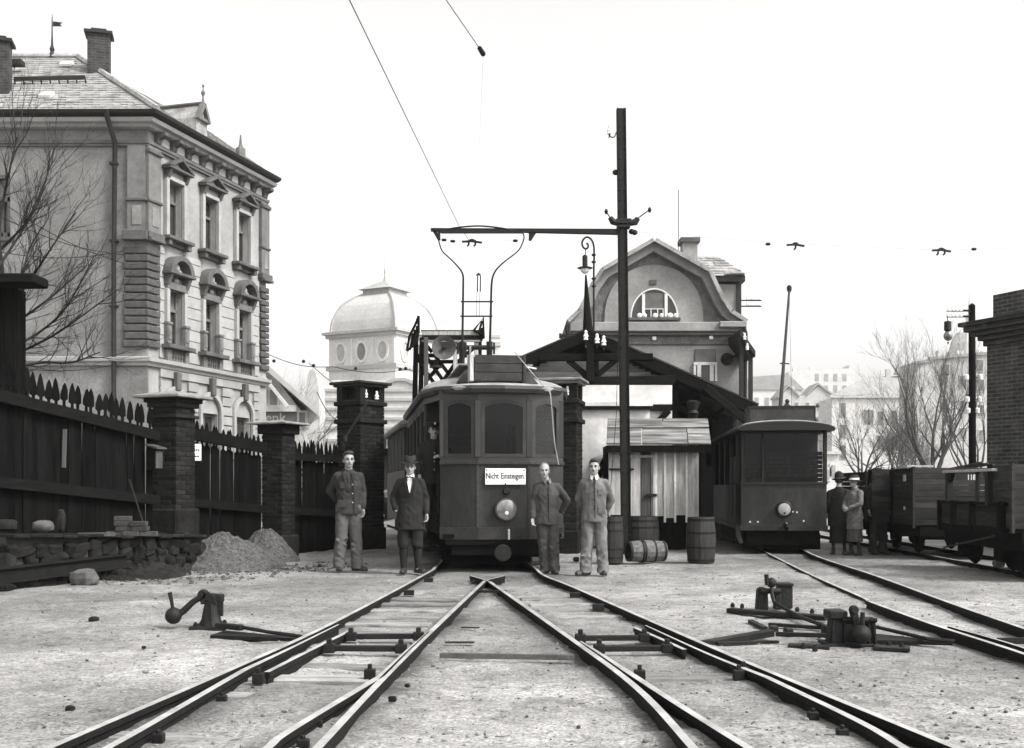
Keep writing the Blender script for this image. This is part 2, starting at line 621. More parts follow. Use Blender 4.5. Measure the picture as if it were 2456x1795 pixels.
X['rbrick'] = brickmat('warehouse_brick', 0.05, 0.11, (.39, -.92))
X['chimney'] = brickmat('chimney_brick', 0.035, 0.06, (.97, .25), .3, .1)

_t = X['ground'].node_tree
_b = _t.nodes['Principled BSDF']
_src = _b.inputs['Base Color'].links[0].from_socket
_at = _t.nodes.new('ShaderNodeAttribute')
_at.attribute_name = 'soil_and_shade'
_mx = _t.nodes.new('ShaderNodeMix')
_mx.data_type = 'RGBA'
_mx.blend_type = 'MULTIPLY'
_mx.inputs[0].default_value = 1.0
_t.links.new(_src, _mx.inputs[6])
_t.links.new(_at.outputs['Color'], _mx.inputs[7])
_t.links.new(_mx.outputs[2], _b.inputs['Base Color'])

# ================================================================== GROUND
def vnoise(x, y, s, seed=0):
    """value noise on arrays"""
    rng = np.random.RandomState(seed)
    tab = rng.rand(256, 256)
    xs, ys = x / s, y / s
    xi, yi = np.floor(xs).astype(int), np.floor(ys).astype(int)
    fx, fy = xs - xi, ys - yi
    fx, fy = fx * fx * (3 - 2 * fx), fy * fy * (3 - 2 * fy)
    g = lambda a, b: tab[a % 256, b % 256]
    return (g(xi, yi) * (1 - fx) * (1 - fy) + g(xi + 1, yi) * fx * (1 - fy)
            + g(xi, yi + 1) * (1 - fx) * fy + g(xi + 1, yi + 1) * fx * fy) - 0.5


gxs = np.concatenate([np.linspace(-400, -40, 10), np.linspace(-36, -10, 27), np.arange(-9, 9.01, 0.045),
                      np.linspace(10, 36, 27), np.linspace(40, 400, 10)])
gys = np.concatenate([np.linspace(-60, 3.5, 12), np.arange(4, 13, 0.04), np.arange(13, 26, 0.08),
                      np.linspace(26.5, 60, 60), np.linspace(70, 900, 24)])
GXX, GYY = np.meshgrid(gxs, gys)


def ground_z(x, y):
    near = np.clip((30 - y) / 8, 0, 1) * np.clip((10 - np.abs(x)) / 1.0, 0, 1)
    z = 0.04 * vnoise(x, y, 1.3, 1) + 0.022 * vnoise(x, y, 0.42, 2) + 0.016 * vnoise(x, y, 0.16, 3)
    z = z - 0.018 * np.clip(vnoise(x, y, 0.28, 4) - 0.22, 0, 1) * 4
    return z * near - 0.012


GZ = ground_z(GXX, GYY)
nx, ny = len(gxs), len(gys)
idx = np.arange(nx * ny).reshape(ny, nx)
faces = np.stack([idx[:-1, :-1], idx[:-1, 1:], idx[1:, 1:], idx[1:, :-1]], -1).reshape(-1, 4)
me = bpy.data.meshes.new('ground')
me.vertices.add(nx * ny)
me.vertices.foreach_set('co', np.stack([GXX, GYY, GZ], -1).reshape(-1).astype(np.float32))
me.loops.add(faces.size)
me.loops.foreach_set('vertex_index', faces.reshape(-1).astype(np.int32))
me.polygons.add(len(faces))
me.polygons.foreach_set('loop_start', (np.arange(len(faces)) * 4).astype(np.int32))
me.polygons.foreach_set('use_smooth', np.ones(len(faces), bool))
me.update(calc_edges=True)
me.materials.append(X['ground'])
go = bpy.data.objects.new('ground', me)
COL.objects.link(go)
tag(go, kind='structure')


def gz(x, y):
    return float(ground_z(np.array([x]), np.array([y]))[0])


# loose pebbles and grit over the yard
def grit(num, seed, rmin, rmax, heaps=False):
    ico = [(0, 0, 1), (.89, 0, .45), (.28, .85, .45), (-.72, .53, .45), (-.72, -.53, .45), (.28, -.85, .45),
           (.72, .53, -.45), (-.28, .85, -.45), (-.89, 0, -.45), (-.28, -.85, -.45), (.72, -.53, -.45), (0, 0, -1)]
    fc = [(0, 1, 2), (0, 2, 3), (0, 3, 4), (0, 4, 5), (0, 5, 1), (1, 6, 2), (2, 7, 3), (3, 8, 4), (4, 9, 5), (5, 10, 1),
          (1, 10, 6), (2, 6, 7), (3, 7, 8), (4, 8, 9), (5, 9, 10), (6, 11, 7), (7, 11, 8), (8, 11, 9), (9, 11, 10), (10, 11, 6)]
    mb = MB()
    rnd = random.Random(seed)
    for i in range(num):
        if heaps:
            cx_, cy_, rr_ = rnd.choice(((-4.75, 18.6, 1.25), (-4.4, 19.6, 1.3), (-5.4, 17.2, 1.4)))
            a = rnd.uniform(3.0, 6.4)
            q_ = rr_ * rnd.uniform(.75, 1.5)
            x, y = cx_ + q_ * math.cos(a), cy_ + q_ * math.sin(a)
        else:
            y = 4.6 + 15 * rnd.random() ** 1.7
            x = (rnd.random() * 2 - 1) * (0.5 * y + 0.5)
        r = rmin + (rmax - rmin) * rnd.random() ** 4
        a = rnd.random() * 6.28
        sx, sy, sz = r * rnd.uniform(.8, 1.5), r * rnd.uniform(.7, 1.1), r * rnd.uniform(.5, .9)
        z = gz_fast(x, y) + sz * 0.3
        ca, sa = math.cos(a), math.sin(a)
        mb.add([(x + p[0] * sx * ca - p[1] * sy * sa, y + p[0] * sx * sa + p[1] * sy * ca, z + p[2] * sz) for p in ico], fc)
    return mb


def gz_fast(x, y):
    i = min(max(int(np.searchsorted(gxs, x)), 1), nx - 1)
    j = min(max(int(np.searchsorted(gys, y)), 1), ny - 1)
    return float(GZ[j, i])


tag(grit(6500, 3, .004, .018).build('gravel', X['pebble']), kind='stuff')
tag(grit(1300, 5, .004, .016).build('cinders', X['pebble2']), kind='stuff')
tag(grit(1500, 6, .008, .04, True).build('loose_gravel', X['gravel']), kind='stuff')
_lit = MB()
_r = random.Random(17)
for _k in range(330):
    _y = 4.8 + 14 * _r.random() ** 1.5
    _x = (_r.random() * 2 - 1) * (0.5 * _y)
    _a, _l = _r.uniform(0, 3.14), _r.uniform(.02, .10)
    _z = gz_fast(_x, _y) + .006
    _lit.tube([(_x, _y, _z), (_x + _l * .5 * math.cos(_a), _y + _l * .5 * math.sin(_a), _z + _r.uniform(0, .012)), (_x + _l * math.cos(_a + .2), _y + _l * math.sin(_a + .2), _z)], _r.uniform(.0015, .0035), 4)
tag(_lit.build('litter', X['straw']), kind='stuff')

# ================================================================== HAZE over the whole place
hz = MB().bx(-330, 330, -40, 620, -1.2, 62).build('haze', [])
hm = bpy.data.materials.new('haze_air')
hm.use_nodes = True
hn = hm.node_tree
hn.nodes.clear()
pv = hn.nodes.new('ShaderNodeVolumePrincipled')
pv.inputs['Color'].default_value = (0.97, 0.965, 0.95, 1)
pv.inputs['Density'].default_value = 0.0003
pv.inputs['Anisotropy'].default_value = 0.3
ho = hn.nodes.new('ShaderNodeOutputMaterial')
hn.links.new(pv.outputs[0], ho.inputs['Volume'])
hz.data.materials.append(hm)
tag(hz, kind='stuff')


# ================================================================== TRACKS
def catmull(p, n=6):
    p = [Vector(q) for q in p]
    out = []
    for i in range(len(p) - 1):
        a = p[i - 1] if i else p[0] * 2 - p[1]
        d = p[i + 2] if i + 2 < len(p) else p[-1] * 2 - p[-2]
        b, c = p[i], p[i + 1]
        for k in range(n):
            t = k / n
            out.append(0.5 * (2 * b + (c - a) * t + (2 * a - 5 * b + 4 * c - d) * t * t + (3 * b - a - 3 * c + d) * t ** 3))
    return out + [p[-1]]


RT = 0.07
RAILPROF = [(-.024, 0), (.024, 0), (.024, -.035), (.010, -.05), (.010, -.105), (.055, -.115), (.055, -.135),
            (-.055, -.135), (-.055, -.115), (-.010, -.105), (-.010, -.05), (-.024, -.035)]


def px2w(pts, z=RT):
    return [G(x, y, z) for x, y in pts]


def rail_mb(pts, z=RT, prof=RAILPROF, taper=None, smooth=6):
    pts = [Vector((p[0], p[1], 0)) for p in pts]
    pts = catmull(pts, smooth) if len(pts) > 2 else pts
    mb = MB()
    rings = []
    for i, p in enumerate(pts):
        d = (pts[min(i + 1, len(pts) - 1)] - pts[max(i - 1, 0)]).normalized()
        s = Vector((d.y, -d.x, 0))
        k = 1.0
        if taper:
            k = taper[0] + (taper[1] - taper[0]) * i / (len(pts) - 1)
        rings.append([p + s * (o_ * k) + Vector((0, 0, z + h)) for o_, h in prof])
    n = len(prof)
    vs_, fs, ms = [], [], []
    for r in rings:
        vs_ += r
    for i in range(len(rings) - 1):
        for k in range(n):
            a, b = i * n + k, i * n + (k + 1) % n
            mb_f = (a, b, b + n, a + n)
            fs.append(mb_f)
            ms.append(1 if k == 0 else 0)
    fs += [tuple(range(n - 1, -1, -1)), tuple(range((len(rings) - 1) * n, len(rings) * n))]
    ms += [0, 0]
    mb.v, mb.f, mb.m = [tuple(v) for v in vs_], fs, ms
    return mb


RM = [X['steel'], X['railtop']]
pxA = [(-120, 1905), (113, 1795), (548, 1608), (800, 1493), (1022, 1376)]
pxB = [(20, 1905), (255, 1795), (587, 1606)]
pxBt = [(587, 1606), (700, 1553), (812, 1498)]
pxG0 = [(640, 1612), (743, 1560), (843, 1511)]
pxC1 = [(500, 1905), (640, 1795), (700, 1749), (914, 1621)]
pxC1t = [(914, 1621), (975, 1563), (1028, 1515)]
pxC2 = [(655, 1905), (760, 1795), (979, 1567), (1163, 1393)]
pxE1 = [(1745, 1890), (1664, 1795), (1522, 1645), (1364, 1528), (1174, 1395)]
pxE2 = [(1920, 1870), (1798, 1795), (1630, 1691), (1504, 1610)]
pxE2t = [(1504, 1610), (1445, 1571), (1392, 1538)]
pxF1 = [(2290, 1860), (2175, 1797), (2063, 1731), (1842, 1625)]
pxF1t = [(1842, 1625), (1700, 1569), (1548, 1500)]
pxD = [(2440, 1860), (2303, 1797), (1830, 1604), (1600, 1506), (1377, 1409), (1305, 1380)]

sw = thing('railway_turnout', 'main turnout of narrow rails fanning out towards the viewer in front of the tram', 'track',
           (-0.3, 12, 0))
wA = px2w(pxA) + [Vector((-1.19, 17.5, 0)), Vector((-1.2, 19.5, 0)), Vector((-1.4, 22.5, 0)), Vector((-2.3, 29, 0)), Vector((-4.2, 38, 0))]
wD = px2w(pxD) + [Vector((.34, 17.5, 0)), Vector((.10, 20, 0)), Vector((-.35, 22.5, 0)), Vector((-1.3, 29, 0)), Vector((-3.2, 38, 0))]
rail_mb(wA).build('rail', RM, sw)
rail_mb(wD).build('rail', RM, sw)
for p in (pxB, pxC1, pxE2, pxF1):
    rail_mb(px2w(p)).build('rail', RM, sw)
for p in (pxC2, pxE1):
    rail_mb(px2w(p)).build('rail', RM, sw)
for p in (pxBt, pxC1t, pxE2t, pxF1t):
    rail_mb(px2w(p), taper=(1, .35)).build('switch_blade', RM, sw)
rail_mb(px2w(pxG0), z=.07, taper=(.8, .8)).build('check_rail', RM, sw)
rail_mb(px2w([(1524, 1506), (1580, 1530), (1642, 1558)]), z=.07, taper=(.8, .8)).build('check_rail', RM, sw)
fg = MB()
rail = rail_mb(px2w([(1128, 1381), (1150, 1387), (1172, 1394)], .075), z=.075, taper=(.6, .6))
rail.build('wing_rail', RM, sw)
rail_mb(px2w([(1210, 1381), (1186, 1387), (1165, 1392)], .075), z=.075, taper=(.6, .6)).build('wing_rail', RM, sw)
c = G(1168, 1397, 0)
MB().box((c.x, c.y - .05, .012), (.42, .34, .04)).build('frog_plate', X['iron'], sw)
bolt_me = MB().lathe([(.022, -.02), (.022, .012), (.014, .015), (.014, .026)], 6).mesh('bolt', X['iron'])
for dx in (-.19, -.12, .12, .19):
    for dy in (-.16, .06):
        piece('bolt', bolt_me, sw, (c.x + dx + .3, c.y + dy - 12, .03))
for a in ((1022, 1386), (975, 1416), (1385, 1422), (1441, 1450)):
    q = G(a[0] + (6 if a[0] < 1200 else -6), a[1] + 6, .03)
    MB().box((q.x, q.y, .03), (.12, .1, .06)).build('rail_chair', X['iron'], sw)
MB().beam(G(1130, 1419, .05), G(1215, 1419, .05), .05, .03).build('tie_bar', X['iron'], sw)

# tie bars of the two switches and their end blocks
def tie_bar(a, b, z=.05, t=.05, par=sw):
    MB().beam(G(*a, z), G(*b, z), t, .045).build('tie_bar', X['iron'], par, bev=.006)
    for q in (a, b):
        w_ = G(*q, z)
        m_ = MB().box((w_.x, w_.y, z + .0), (.09, .08, .07)).box((w_.x, w_.y - .01, z + .045), (.04, .04, .06))
        m_.build('bar_end_block', X['iron'], par, bev=.006)


tie_bar((842, 1527), (1004, 1526))
tie_bar((790, 1555), (962, 1556))
tie_bar((1392, 1531), (1545, 1530))
tie_bar((1437, 1556), (1600, 1555))
for q in ((887, 1612), (620, 1622), (1534, 1614), (1772, 1614), (1783, 1606)):
    w_ = G(*q, .05)
    MB().box((w_.x, w_.y, .035), (.075, .06, .07)).box((w_.x, w_.y, .08), (.028, .028, .05)).build('heel_bolt', X['iron'], sw, bev=.005)
for q in ((380, 1761), (532, 1670), (1950, 1709), (2020, 1750), (2140, 1790), (760, 1730), (727, 1775)):
    w_ = G(*q, .03)
    MB().box((w_.x, w_.y, .01), (.06, .05, .05)).lathe([(.014, .03), (.014, .055)], 6, (w_.x, w_.y, 0)).build('rail_chair', X['iron'], sw, bev=.005)


def lerp_on(poly, y):
    """x of the pixel polyline at row y"""
    for (x0, y0), (x1, y1) in zip(poly[:-1], poly[1:]):
        if min(y0, y1) <= y <= max(y0, y1):
            return x0 + (x1 - x0) * (y - y0) / (y1 - y0 if y1 != y0 else 1)
    return None


sl_me = MB().box((0, 0, 0), (1.0, .19, .12)).mesh('sleeper', X['sleeper'], bev=.012)
rs = random.Random(11)
for L_, R_ in ((pxA, pxC2), (pxE1, pxD)):
    D = 5.3
    while D < 14.6:
        y = YH + EYE * F / D
        a, b = lerp_on(L_, y), lerp_on(R_, y)
        if a is not None and b is not None:
            p, q = G(a, y), G(b, y)
            span = (q - p).length - .16
            ang = -0.12 if L_ is pxA else 0.14
            piece('sleeper', sl_me, sw, ((p.x + q.x) / 2 + .3, D - 12, -.069 + rs.uniform(-.008, .013)), rz=ang + rs.uniform(-.03, .03),
                  scale=(span, rs.uniform(.85, 1.1), 1))
        D += .62 + rs.uniform(-.05, .05)

# right-hand yard track with its own switch, running under the right tram
yt = thing('yard_track', 'narrow track with a switch curving away under the tram on the right', 'track', (5, 14, 0))
pxG1 = [(2640, 1640), (2456, 1568), (2231, 1495), (2090, 1444)]
pxG2 = [(2640, 1572), (2456, 1507), (2285, 1448), (2101, 1381), (1947, 1329)]
pxG3 = [(2640, 1628), (2456, 1554), (2275, 1502)]
g1 = px2w(pxG1) + px2w([(2061, 1430), (1941, 1376), (1829, 1322)], .03) + [Vector((5.75, 28, 0)), Vector((6.5, 36, 0))]
rail_mb(px2w(pxG1) + px2w([(2085, 1442)])).build('rail', RM, yt)
rail_mb(px2w([(2085, 1442), (2061, 1429), (1941, 1376), (1829, 1320)], .02) + [Vector((5.75, 28, 0)), Vector((6.5, 36, 0))], z=.02).build('rail', RM, yt)
rail_mb(px2w(pxG2) + [Vector((6.75, 28, 0)), Vector((7.5, 36, 0))]).build('rail', RM, yt)
rail_mb(px2w(pxG3), taper=(1, .4)).build('switch_blade', RM, yt)
MB().beam(G(2395, 1538, .05), G(2520, 1536, .05), .05, .05).build('tie_bar', X['iron'], yt)

# wagon track far right
wt = thing('wagon_track', 'narrow track under the plank wagons on the far right', 'track', (8, 24, 0))
for x0 in (7.55, 8.58):
    rail_mb([(x0 - .35, 12, 0), (x0, 19, 0), (x0 + .45, 28, 0), (x0 + 1.2, 40, 0)]).build('rail', RM, wt)

# cinders and oil: darker dirt along the rails, round the levers and where the cars stand; light falloff with distance painted in too
def soil_and_shade_map():
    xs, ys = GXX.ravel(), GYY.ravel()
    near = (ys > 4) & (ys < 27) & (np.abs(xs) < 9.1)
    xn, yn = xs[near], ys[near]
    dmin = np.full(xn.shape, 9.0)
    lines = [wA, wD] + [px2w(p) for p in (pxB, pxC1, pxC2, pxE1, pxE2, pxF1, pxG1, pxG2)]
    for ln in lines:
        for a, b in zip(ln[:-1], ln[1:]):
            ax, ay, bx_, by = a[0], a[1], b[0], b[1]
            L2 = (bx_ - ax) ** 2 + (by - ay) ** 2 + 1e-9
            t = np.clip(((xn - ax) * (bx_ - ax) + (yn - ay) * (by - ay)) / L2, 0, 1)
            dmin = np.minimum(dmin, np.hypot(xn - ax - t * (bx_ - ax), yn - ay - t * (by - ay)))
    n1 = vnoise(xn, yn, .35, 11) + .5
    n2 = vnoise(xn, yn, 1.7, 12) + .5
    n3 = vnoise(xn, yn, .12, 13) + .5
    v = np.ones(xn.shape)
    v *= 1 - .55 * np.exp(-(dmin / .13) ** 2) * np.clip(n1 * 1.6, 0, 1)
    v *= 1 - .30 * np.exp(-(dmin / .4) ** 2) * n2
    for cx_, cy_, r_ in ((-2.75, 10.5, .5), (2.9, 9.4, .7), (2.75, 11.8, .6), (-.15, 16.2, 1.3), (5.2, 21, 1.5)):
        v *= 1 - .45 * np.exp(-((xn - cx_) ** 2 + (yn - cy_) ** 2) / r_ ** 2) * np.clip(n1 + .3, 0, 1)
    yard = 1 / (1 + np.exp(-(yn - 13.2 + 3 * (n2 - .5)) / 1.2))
    v *= 1 - .22 * yard  # duller light towards the back of the yard, painted into the colour
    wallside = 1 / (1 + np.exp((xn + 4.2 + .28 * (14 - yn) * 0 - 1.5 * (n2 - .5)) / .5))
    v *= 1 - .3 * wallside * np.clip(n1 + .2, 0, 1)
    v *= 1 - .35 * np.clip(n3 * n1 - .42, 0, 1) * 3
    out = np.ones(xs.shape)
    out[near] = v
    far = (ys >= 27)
    out[far] = .8  # same painted falloff carried on into the distance
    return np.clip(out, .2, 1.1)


_soil_and_shade = soil_and_shade_map()
_attr = go.data.attributes.new('soil_and_shade', 'FLOAT_COLOR', 'POINT')
_attr.data.foreach_set('color', np.stack([_soil_and_shade, _soil_and_shade, _soil_and_shade, np.ones_like(_soil_and_shade)], -1).reshape(-1).astype(np.float32))

# ================================================================== MOULDINGS
def mould(path, prof, closed=False):
    """sweeps a closed profile of (outward, z) along a plan path; outward is to the right of the walking direction"""
    pts = [Vector((p[0], p[1])) for p in path]
    n = len(pts)
    rings = []
    for i, p in enumerate(pts):
        ds = []
        if i > 0:
            ds.append((p - pts[i - 1]).normalized())
        if i < n - 1:
            ds.append((pts[i + 1] - p).normalized())
        ns = [Vector((d.y, -d.x)) for d in ds]
        b = sum(ns, Vector((0, 0)))
        b.normalize()
        k = 1 / max(.3, b.dot(ns[0]))
        rings.append([Vector((p.x + b.x * k * o_, p.y + b.y * k * o_, z)) for o_, z in prof])
    return MB().loft(rings)


def rect(o0, o1, z0, z1):
    return [(o0, z0), (o1, z0), (o1, z1), (o0, z1)]


# ================================================================== LEFT SCHOOL-LIKE BUILDING
BC = Vector((-12.33, 38.0, 0))
u = Vector((0.28, 0.96, 0)).normalized()
nrm = Vector((u.y, -u.x, 0))
BM = Matrix(((u.x, nrm.x, 0, BC.x), (u.y, nrm.y, 0, BC.y), (0, 0, 1, 0), (0, 0, 0, 1)))
BL = 8.25
Wp = BC + Vector((-14, .15, 0))
Ep = BC + u * BL
path = [Wp, BC, Ep]                                   # walking W -> C -> E has the outside on the right
bld = thing('corner_house', 'tall stucco corner house with pedimented windows behind the dark fence', 'building', BC)
S_W = [1.62, 3.92, 6.30]

core = MB(BM)
def openings_wall(z0, z1, half, zo0, zo1, o0=-.42, o1=-.02):
    edges = [0.02]
    for s in S_W:
        edges += [s - half, s + half]
    edges.append(BL)
    for a, b in zip(edges[0::2], edges[1::2]):
        core.bx(a, b, o0, o1, z0, z1)
    for s in S_W:
        core.bx(s - half, s + half, o0, o1, z0, zo0)
        core.bx(s - half, s + half, o0, o1, zo1, z1)


openings_wall(5.5, 9.7, .46, 6.28, 8.2)
openings_wall(9.7, 13.1, .46, 10.1, 12.0)
openings_wall(0, 5.5, .62, 0.0, 4.05)
core.bx(0.02, BL, -.42, -.02, 13.1, 13.9)
core.build('facade_wall', X['plaster2'], bld)
# arched tops of the ground floor openings: spandrels
for s in S_W:
    sp = MB(BM)
    n = 14
    arc = [(s + .62 * math.cos(math.pi * k / n), 4.05 + .62 * math.sin(math.pi * k / n)) for k in range(n + 1)]
    ring = MB(BM)
    oa = [(s + .80 * math.cos(math.pi * k / n), .04, 4.05 + .80 * math.sin(math.pi * k / n)) for k in range(n + 1)]
    ia = [(s + .64 * math.cos(math.pi * k / n), .04, 4.05 + .64 * math.sin(math.pi * k / n)) for k in range(n + 1)]
    ring.prism(oa + ia[::-1], (0, .10, 0))
    ring.bx(s - .80, s - .64, .04, .14, 2.4, 4.05)
    ring.bx(s + .64, s + .80, .04, .14, 2.4, 4.05)
    ring.build('arch_surround', X['stucco'], bld)
    pane = MB(BM)
    pane.prism([(a, -.3, z) for a, z in arc] + [(s - .62, -.3, 2.0), (s + .62, -.3, 2.0)], (0, .03, 0))
    pane.build('arched_window', X['farglass'], bld)
    fr = MB(BM)
    fr.bx(s - .03, s + .03, -.27, -.22, 2.0, 4.64)
    fr.bx(s - .62, s + .62, -.27, -.22, 3.95, 4.02)
    ob = [(s + .62 * math.cos(math.pi * k / n), -.27, 4.05 + .62 * math.sin(math.pi * k / n)) for k in range(n + 1)]
    ib = [(s + .53 * math.cos(math.pi * k / n), -.27, 4.05 + .53 * math.sin(math.pi * k / n)) for k in range(n + 1)]
    fr.prism(ob + ib[::-1], (0, .05, 0))
    fr.build('arch_frame', X['trim'], bld)
    ks = MB(BM)
    ks.bx(s - .13, s + .13, .05, .24, 4.7, 5.35)
    ks.build('keystone', X['trimdark'], bld, bev=.02)

# front wall (to the left), plain plaster
FW = MB()
d2 = Vector((Wp.x - BC.x, Wp.y - BC.y, 0)).normalized()
fw_n = Vector((-d2.y, d2.x, 0)) if True else None
fw_n = Vector((0, -1, 0))
xa, xb = -17.45, -16.95
for a, b, z0, z1 in ((Wp.x, xa, 0, 13.9), (xb, BC.x + .02, 0, 13.9), (xa, xb, 0, 9.75), (xa, xb, 11.85, 13.9)):
    FW.bx(a, b, BC.y + .02, BC.y + .45, z0, z1)
FW.build('front_wall', X['plaster'], bld)
wf = MB()
for a, b, z0, z1 in ((xa, xa + .07, 9.75, 11.85), (xb - .07, xb, 9.75, 11.85), (xa, xb, 11.72, 11.85), (xa, xb, 9.75, 9.9),
                     (xa, xb, 10.95, 11.1), (-17.23, -17.17, 9.75, 11.0)):
    wf.bx(a, b, BC.y - .03, BC.y + .18, z0, z1)
wo = wf.build('window', X['darkframe'], bld)
MB().bx(xa, xb, BC.y + .22, BC.y + .24, 9.75, 11.85).build('pane', X['plaster2'], wo)
MB().bx(xa - .1, xb + .1, BC.y - .12, BC.y + .1, 9.62, 9.75).build('window_sill', X['trimdark'], bld)
# back of the block
MB().bx(Wp.x, BC.x - .5, BC.y + 8.6, BC.y + 9.0, 0, 13.9).build('back_wall', X['plaster'], bld)

# bands and cornice all round
for nm, prof, m_ in (
        ('string_course', [(-.02, 5.42), (.10, 5.42), (.12, 5.5), (.24, 5.56), (.26, 5.68), (-.02, 5.74)], X['stucco']),
        ('architrave', [(-.02, 12.82), (.10, 12.82), (.10, 12.9), (.14, 12.9), (.16, 13.0), (-.02, 13.0)], X['trim']),
        ('cornice', [(-.02, 13.4), (.24, 13.42), (.30, 13.5), (.46, 13.53), (.52, 13.64), (.44, 13.688), (-.02, 13.688)], X['stucco']),
        ('gutter', [(-.1, 13.69), (.54, 13.70), (.66, 13.76), (.70, 13.86), (.5, 13.89), (-.1, 13.89)], X['eave'])):
    mould(path, prof).build(nm, m_, bld)
# brackets under the cornice
bk = MB(BM)
bk.prism([(-.11, 0, 13.04), (-.11, .13, 13.04), (-.11, .17, 13.2), (-.11, .42, 13.3), (-.11, .42, 13.42), (-.11, 0, 13.42)], (.24, 0, 0))
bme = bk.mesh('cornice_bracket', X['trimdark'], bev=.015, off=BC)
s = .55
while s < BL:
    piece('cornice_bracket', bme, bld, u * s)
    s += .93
# frieze panels
fp = MB(BM)
fp.bx(-.26, .26, 0, .05, 13.08, 13.34)
fme = fp.mesh('frieze_panel', X['stucco'], off=BC)
s = 1.01
while s < BL - .3:
    piece('frieze_panel', fme, bld, u * s)
    s += .93

# quoins: at the corner they wrap round both faces; again at the far end
def quoin_col(s0, s1, corner):
    z = 6.05
    k = 0
    while z < 9.45:
        h = .225
        wdt = .05 if k % 2 else 0.0
        if corner:
            MB(BM).bx(-.10, s1 - wdt, .02, .10, z, z + h).build('quoin_block', X['quoin'], bld, bev=.03)
            MB().bx(BC.x - .78 + wdt, BC.x + .06, BC.y - .10, BC.y + .02, z, z + h).build('quoin_block', X['quoin'], bld, bev=.03)
        else:
            MB(BM).bx(s0 + wdt, s1, .02, .12, z, z + h).build('quoin_block', X['quoin'], bld, bev=.03)
        z += .262
        k += 1


quoin_col(0, .68, True)
quoin_col(7.65, 8.3, False)
# upper corner pilasters with a panel, base and capital
for (s0, s1) in ((-.06, .66), (7.66, 8.3)):
    p_ = MB(BM)
    p_.bx(s0, s1, 0, .12, 9.9, 12.82)
    po = p_.build('corner_pilaster', X['trim'], bld)
    for e_, o_, z0, z1 in ((.1, .22, 9.72, 9.95), (.05, .3, 9.62, 9.72), (.04, .18, 10.95, 11.05), (.04, .2, 12.6, 12.74)):
        MB(BM).bx(s0 - e_, s1 + e_, 0, o_, z0, z1).build('pilaster_moulding', X['trimdark'], bld, bev=.02)
    MB(BM).bx(s0 + .2, s1 - .16, .1, .145, 10.15, 10.8).build('pilaster_panel', X['plaster'], bld, bev=.015)
MB().bx(BC.x - .62, BC.x - .02, BC.y - .12, BC.y + .02, 9.9, 12.82).build('corner_pilaster', X['trim'], bld)
MB().bx(BC.x - .45, BC.x - .15, BC.y - .15, BC.y - .1, 10.15, 10.8).build('pilaster_panel', X['plaster'], bld)
MB().bx(BC.x - .74, BC.x + .1, BC.y - .3, BC.y + .02, 9.62, 9.95).build('pilaster_moulding', X['trimdark'], bld, bev=.02)
MB().bx(BC.x - .68, BC.x + .06, BC.y - .19, BC.y + .02, 10.95, 11.05).build('pilaster_moulding', X['trimdark'], bld, bev=.02)
# drainpipe
m_ = MB().tube([(BC.x - 1.12, BC.y - .7, 13.85), (BC.x - 1.12, BC.y - .6, 13.6), (BC.x - 1.02, BC.y - .14, 12.9), (BC.x - 1.06, BC.y - .14, 9.0),
                (BC.x - 1.06, BC.y - .14, 0)], .085, 8)
for z in (12.2, 9.6, 7.4, 5.6):
    m_.box((BC.x - 1.06, BC.y - .13, z), (.26, .2, .08))
m_.build('drainpipe', X['eave'], bld, smooth=True)

# coursed ashlar of the first floor and rustication of the ground floor
def courses(z0, z1, h, half, zo0, zo1, matl, name, gap=.03, o1=.035):
    z = z0
    zones = [.72]
    for s in S_W:
        zones += [s - half, s + half]
    zones.append(BL - .66)
    while z < z1 - .05:
        zt = min(z + h - gap, z1)
        for a, b in zip(zones[0::2], zones[1::2]):
            MB(BM).bx(a, b, -.02, o1, z, zt).build(name, matl, bld)
        if zt < zo0 or z > zo1:
            for s in S_W:
                MB(BM).bx(s - half, s + half, -.02, o1, z, zt).build(name, matl, bld)
        z += h


courses(5.78, 9.6, .40, .62, 6.2, 9.4, X['stucco'], 'course_block')
courses(2.6, 5.4, .36, .84, 2.4, 4.9, X['plaster2'], 'course_block', gap=.05, o1=.07)
MB(BM).bx(0.0, BL, -.02, .05, 0, 2.55).build('plinth', X['trimdark'], bld)

# window sets, built at the first bay and repeated at the other two
s = S_W[0]
sets = []
def bay(name, mb, m_, smooth=False, bev=0.0):
    sets.append((name, mb.mesh(name, m_, smooth, bev, BC)))


# upper floor
t = MB(BM)
t.bx(s - .62, s - .46, 0, .14, 10.05, 12.1); t.bx(s + .46, s + .62, 0, .14, 10.05, 12.1)
t.bx(s - .62, s + .62, 0, .15, 12.0, 12.14)
t.bx(s - .56, s + .56, 0, .08, 12.14, 12.34)
bay('window_surround', t, X['stucco'], bev=.012)
t = MB(BM)
t.bx(s - .74, s + .74, 0, .36, 12.34, 12.43)
for a in (-1, 1):
    t.prism([(s + a * .62, 0, 12.05), (s + a * .62, .18, 12.06), (s + a * .62, .3, 12.34), (s + a * .62, 0, 12.34)], (-a * .15, 0, 0))
for a in (-1, 1):
    t.prism([(s + a * .78, 0, 12.43), (s, 0, 12.85), (s, 0, 12.73), (s + a * .58, 0, 12.43)], (0, .38, 0))
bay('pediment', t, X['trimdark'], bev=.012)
t = MB(BM)
t.prism([(s - .5, .02, 12.43), (s + .5, .02, 12.43), (s, .02, 12.7)], (0, .1, 0))
bay('pediment_field', t, X['stucco'])
t = MB(BM)
t.bx(s - .78, s + .78, 0, .36, 9.9, 10.02)
t.bx(s - .70, s - .5, 0, .28, 9.7, 9.9); t.bx(s + .5, s + .7, 0, .28, 9.7, 9.9)
t.bx(s - .66, s + .66, 0, .1, 9.74, 9.9)
bay('window_sill', t, X['trimdark'], bev=.015)
